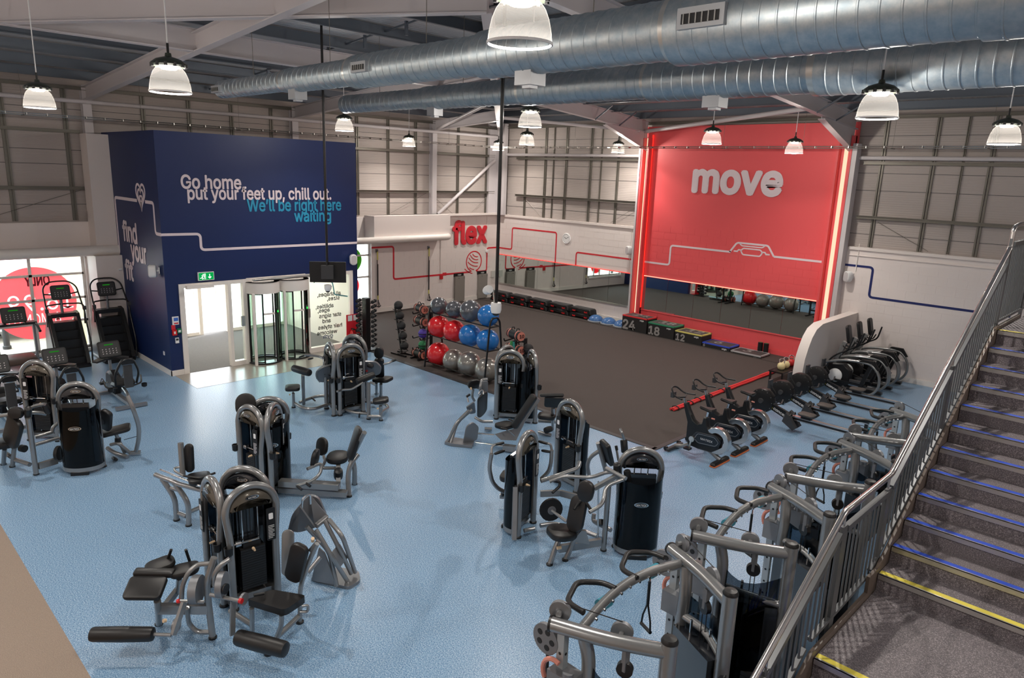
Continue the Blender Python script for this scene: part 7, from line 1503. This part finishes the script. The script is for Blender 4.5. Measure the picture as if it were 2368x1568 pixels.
# dumbbell tower
t = thing('dumbbell_tower', 'tall narrow black dumbbell tower by the navy wall', 'rack', (-16.55, 11.0, 0))
b = MB(); b.box(-.10, -.07, 0, .10, .07, 1.5); b.build('column', 'black_metal', t); b = MB(); b.box(-.25, -.25, 0, .25, .25, .05); b.build('base', 'black_metal', t)
R45 = Matrix.Rotation(math.radians(38), 3, 'Z'); k = 0
sd_ = ['left', 'right']
for lv in range(10):
    z = .17+lv*.138
    for s in (-1, 1):
        c = R45 @ V((s*.22, 0, 0)); r = .052+.002*(9-lv)*.8
        o = thing('dumbbell', 'black hex dumbbell on the %s side of the tower, %s shelf from the bottom' % (sd_[s > 0], ['lowest', 'second', 'third', 'fourth', 'fifth', 'sixth', 'seventh', 'eighth', 'ninth', 'tenth'][lv]), 'dumbbell', (-16.55+c.x, 11.0+c.y, z), math.radians(38+90), 'dumbbells on the tower')
        if k == 0:
            b = MB()
            b.cyl((-.06, 0, 0), (.06, 0, 0), .015, 8); gm_ = b.mesh('grip'); gm_.materials.append(M['chrome']); hm = []
            for q in (-1, 1):
                b = MB(); b.lathe([(.03, 0), (.055, .012), (.055, .075), (.03, .085)], (q*.05, 0, 0), 6, Matrix.Rotation(q*PI/2, 3, 'Y')); h = b.mesh('head'); h.materials.append(M['black_plastic']); hm.append(h)
        for nm_, me in (('grip', gm_), ('head', hm[0]), ('head', hm[1])): ob = bpy.data.objects.new(nm_, me); COL.objects.link(ob); ob.parent = o
        k += 1
        b = MB(); p = R45 @ V((s*.09, 0, 0)); b.cyl((p.x, p.y, z-.06), (c.x, c.y, z-.055), .012, 6); b.build('cradle_arm', 'black_metal', t)
# fire extinguishers
t = thing('extinguisher_stand', 'red fire extinguisher stand with sign plates by the navy wall', 'extinguisher stand', (-16.9, 10.78, 0)); b = MB(); b.box(-.02, -.2, 0, .0, .2, 1.0); b.box(-.2, -.2, 0, .1, .2, .03); b.build('back_plate', 'red_vinyl', t)
for s in (-.09, .09): b = MB(); b.box(.0, s-.07, .82, .012, s+.07, .98); b.build('sign_plate', 'plaque_white', t)
for k, s in enumerate((-.09, .09)):
    o = thing('fire_extinguisher', ['left red fire extinguisher on the stand', 'right red fire extinguisher on the stand'][k], 'fire extinguisher', (-16.8, 10.78+s, .03), 0, 'fire extinguishers')
    b = MB(); b.lathe([(.07, 0), (.075, .02), (.075, .42), (.05, .5), (.025, .53), (.025, .56)], n=18); b.build('cylinder', mat('ext_red', (198, 26, 30), .3) if k == 0 else bpy.data.materials['ext_red'], o)
    b = MB(); b.box(-.02, -.02, .56, .10, .02, .60); b.build('valve', 'black_plastic', o); b = MB(); b.tube(fillet([(0, .02, .58), (0, .12, .55), (.02, .12, .25)], .06), .012, 6); b.build('hose', 'black_plastic', o); b = MB(); b.lathe([(.0765, .18), (.0765, .34)], n=18, closed=True); b.build('band_label', 'plaque_white', o)

# ================================================================== CARDIO BY THE WINDOW
M['console_grey'] = mat('console_grey', (44, 44, 46), .5)
M['screen_green'] = emis('screen_green', (40, 170, 40), .35)
def console(par, fr, wd, ht, nm='console'):
    o, ex, ey, ez = [V(q) for q in fr]
    b = MB(); b.prism(rrect(wd, ht, .05, 4), .07, (o-ez*.07, ex, ey, ez), [(0, .03), (.03, 0), (.06, 0), (.07, .012)]); c = b.build(nm, 'black_plastic', par)
    b = MB(); b.prism(rrect(wd*.86, ht*.8, .03, 3), .003, (o, ex, ey, ez)); b.build('keypad', 'console_grey', c)
    b = MB(); b.prism(rrect(wd*.4, ht*.06, .01, 2, 0, ht*.27), .004, (o+ez*.002, ex, ey, ez)); b.build('display', 'screen_green', c)
    b = MB()
    for i in range(5):
        for j in range(3): b.prism(circ(wd*.022, 8, (i-2)*wd*.15, -ht*.26+j*ht*.13), .004, (o+ez*.002, ex, ey, ez))
    q = b.build('button', 'steel_white', c); q['kind'] = 'stuff'
    return c
def stepmill(y, label, first=[None]):
    if first[0]: return dup(first[0], (-19.2, y, 0), PI, label)
    t = thing('stair_climber', label, 'stair climber', (-19.2, y, 0), PI, 'stair climbers'); first[0] = t
    b = MB(); b.prism(rrect(1.25, .72, .08, 4, .62, 0), .09, ((0, 0, .0), (1, 0, 0), (0, 1, 0), (0, 0, 1)), [(0, 0), (.06, 0), (.09, .03)]); b.build('base', 'black_plastic', t)
    for s in (-1, 1):
        b = MB(); b.prism([(.05, .06), (.14, .34), (.62, 1.22), (.80, 1.26), (1.10, .75), (1.18, .06)], .07, ((0, s*.30+.035, 0), (1, 0, 0), (0, 0, 1), (0, -1, 0)), [(0, .02), (.02, 0), (.05, 0), (.07, .02)]); b.build('side_panel', 'dark_grey' if s < 0 else mat('panel_silver', (150, 152, 156), .4, metal=.4), t)
        b = MB(); b.prism([(.02, .10), (.10, .36), (.60, 1.26), (.80, 1.30), (.80, 1.24), (.63, 1.20), (.14, .33), (.08, .1)], .08, ((0, s*.30+.04, 0), (1, 0, 0), (0, 0, 1), (0, -1, 0))); b.build('side_trim', 'black_plastic', t)
        hr = fillet([(.02, s*.38, .10), (.06, s*.40, .55), (.34, s*.40, 1.15), (.34, s*.40, 1.30), (.74, s*.36, 1.92), (.84, s*.22, 2.04), (.84, 0, 2.05)], .1, 4)
        b = MB(); b.tube(hr, .019, 8); b.build('handrail', 'black_metal', t)
        b = MB(); b.tube(fillet([(.42, s*.40, 1.02), (.36, s*.40, 1.46), (.50, s*.37, 1.52), (.72, s*.10, 1.50), (.72, 0, 1.50)], .1, 4), .019, 8); b.build('handrail', 'black_metal', t)
        b = MB(); b.cyl((.66, s*.38, 1.78), (.60, s*.20, 1.76), .017, 8); b.build('grip', 'black_plastic', t)
        b = MB(); b.cbox((.36, s*.40, 1.42), (.07, .07, .09)); b.build('sensor_grip', 'dark_grey', t)
    for k in range(5): x = .12+k*.115; z = .22+k*.205; b = MB(); b.box(x, -.27, z, x+.24, .27, z+.025); b.box(x, -.27, z-.18, x+.02, .27, z); b.build('stair', 'black_plastic', t)
    b = MB(); b.box(.60, -.27, 1.18, .82, .27, 1.28); b.build('hood', 'black_plastic', t)
    b = MB(); b.tube([(.72, 0, 1.25), (.74, 0, 1.62)], .035, 10); b.build('console_post', 'steel', t)
    console(t, ((.66, 0, 1.80), (0, 1, 0), V((.25, 0, .97)).normalized(), V((-.97, 0, .25)).normalized()), .42, .36)
    return t
stepmill(4.40, 'left stair climber in front of the red price roundel'); stepmill(5.42, 'right stair climber against the navy side wall')
def recumbent(y, label, first=[None]):
    if first[0]: return dup(first[0], (-15.3, y, 0), PI, label)
    t = thing('recumbent_bike', label, 'exercise bike', (-15.3, y, 0), PI, 'recumbent bikes'); first[0] = t
    b = MB(); b.box(-.03, -.30, .02, .05, .30, .08); b.build('rear_foot', 'steel', t)
    b = MB(); b.box(1.25, -.26, .02, 1.33, .26, .08); b.build('front_foot', 'steel', t)
    b = MB(); b.beam((0, 0, .08), (1.3, 0, .08), .09, .07); b.build('base_rail', 'steel', t)
    b = MB(); b.tube(fillet([(.02, 0, .08), (.2, 0, .28), (.45, 0, .34)], .1), .035, 8); b.build('rear_strut', 'frame', t)
    b = MB(); b.prism([(.85, .1), (.75, .3), (.85, .52), (1.05, .60), (1.25, .55), (1.32, .3), (1.25, .1)], .2, ((0, .1, 0), (1, 0, 0), (0, 0, 1), (0, -1, 0)), [(0, .05), (.05, 0), (.15, 0), (.2, .05)]); b.build('drive_housing', 'black_plastic', t)
    b = MB(); b.prism([(.28, -.2), (.45, -.24), (.62, -.16), (.66, 0), (.62, .16), (.45, .24), (.28, .2)], .09, ((0, 0, .42), (1, 0, 0), (0, 1, 0), (0, 0, 1)), [(0, .03), (.04, 0), (.09, .03)]); b.build('seat', 'pad', t)
    b = MB(); b.tube(fillet([(.22, -.20, .48), (.10, -.23, .75), (.02, -.10, 1.06), (.02, .10, 1.06), (.10, .23, .75), (.22, .20, .48)], .12, 5), .035, 10, sx=.6); b.box(.0, -.11, .95, .06, .11, 1.06); b.build('backrest_frame', 'black_plastic', t)
    b = MB(); b.box(.02, -.08, .45, .07, .08, .92); b.build('backrest_spine', 'dark_grey', t)
    for s in (-1, 1):
        b = MB(); b.tube(fillet([(.30, s*.15, .40), (.36, s*.34, .42), (.46, s*.36, .56)], .06), .018, 8); b.build('seat_grip', 'black_plastic', t)
        b = MB(); b.lathe([(.03, 0), (.055, .02), (.055, .08), (.045, .08), (.04, .02)], (.14, s*.32, .38), 12); b.build('cup_holder', 'black_plastic', t)
        b = MB(); b.beam((1.0, s*.13, .36), (1.0+s*.12, s*.15, .42-s*.1), .03, .02, up=(0, 1, 0)); b.build('crank', 'alu', t)
        b = MB(); b.box(.95+s*.12, s*.21-.05, .40-s*.1, 1.05+s*.12, s*.21+.05, .44-s*.1); b.tube(fillet([(.96+s*.12, s*.21-.05, .43-s*.1), (1.0+s*.12, s*.21, .54-s*.1), (.96+s*.12, s*.21+.05, .43-s*.1)], .03), .008, 6); b.build('pedal', 'black_plastic', t)
    b = MB(); b.beam((1.2, 0, .5), (1.22, 0, .95), .05, .05); b.build('mast', 'steel', t)
    b = MB(); b.prism([(1.0, -.30), (1.12, -.36), (1.3, -.2), (1.3, .2), (1.12, .36), (1.0, .30), (1.15, .1), (1.15, -.1)], .04, ((0, 0, .80), (1, 0, 0), (0, 1, 0), (0, 0, 1))); b.build('console_tray', 'black_plastic', t)
    console(t, ((1.16, 0, 1.04), (0, 1, 0), V((.4, 0, .92)).normalized(), V((-.92, 0, .4)).normalized()), .44, .36)
    return t
recumbent(4.43, 'recumbent bike nearest the navy side wall'); recumbent(3.42, 'recumbent bike partly hidden behind the left machine cluster'); recumbent(2.42, 'recumbent bike at the left picture edge')
def treadmill(y, label, first=[None]):
    if first[0]: return dup(first[0], (-18.2, y, 0), PI, label)
    t = thing('treadmill', label, 'treadmill', (-18.2, y, 0), PI, 'treadmills'); first[0] = t
    b = MB(); b.box(.02, -.27, .16, 1.5, .27, .18); b.build('belt', 'black_plastic', t)
    for s in (-1, 1): b = MB(); b.prism(rrect(1.75, .12, .03, 3, .85, s*.33), .09, ((0, 0, .10), (1, 0, 0), (0, 1, 0), (0, 0, 1))); b.build('side_rail', 'steel_white', t)
    b = MB(); b.box(-.02, -.38, .03, .06, .38, .17); b.build('rear_cap', 'dark_grey', t)
    b = MB(); b.prism([(1.45, .05), (1.45, .2), (1.55, .30), (1.9, .34), (2.05, .2), (2.05, .05)], .72, ((0, .36, 0), (1, 0, 0), (0, 0, 1), (0, -1, 0)), [(0, .03), (.05, 0), (.67, 0), (.72, .03)]); b.build('motor_hood', mat('hood_brown', (84, 70, 64), .35), t)
    for s in (-1, 1):
        b = MB(); b.beam((1.62, s*.38, .1), (1.68, s*.38, 1.15), .05, .10, up=(1, 0, 0)); b.build('upright', 'steel', t)
        b = MB(); b.tube(fillet([(1.68, s*.34, 1.14), (1.45, s*.40, 1.13), (1.15, s*.40, 1.0)], .12), .032, 10); b.build('handrail', 'black_plastic', t)
        b = MB(); b.prism([(1.50, s*.18), (1.48, s*.42), (1.72, s*.40), (1.76, s*.18)], .05, ((0, 0, 1.12), (1, 0, 0), (0, 1, 0), (0, 0, 1))); b.build('tray', 'black_plastic', t)
    b = MB(); b.cyl((1.55, -.34, 1.13), (1.55, .34, 1.13), .028, 10); b.build('front_bar', 'black_plastic', t)
    console(t, ((1.62, 0, 1.36), (0, 1, 0), V((.35, 0, .94)).normalized(), V((-.94, 0, .35)).normalized()), .5, .38)
    return t
treadmill(3.38, 'treadmill in front of the red price roundel'); treadmill(2.42, 'treadmill at the far left picture edge')
t = MB(); t.tube(fillet([(-20.06, BY0-.05, 2.24), (-20.06, BY0-.12, 2.24)], .02), .03, 8); o = t.build('security_camera', 'plaque_white'); tag(o, 'small white security camera on the pier beside the navy box', 'camera')
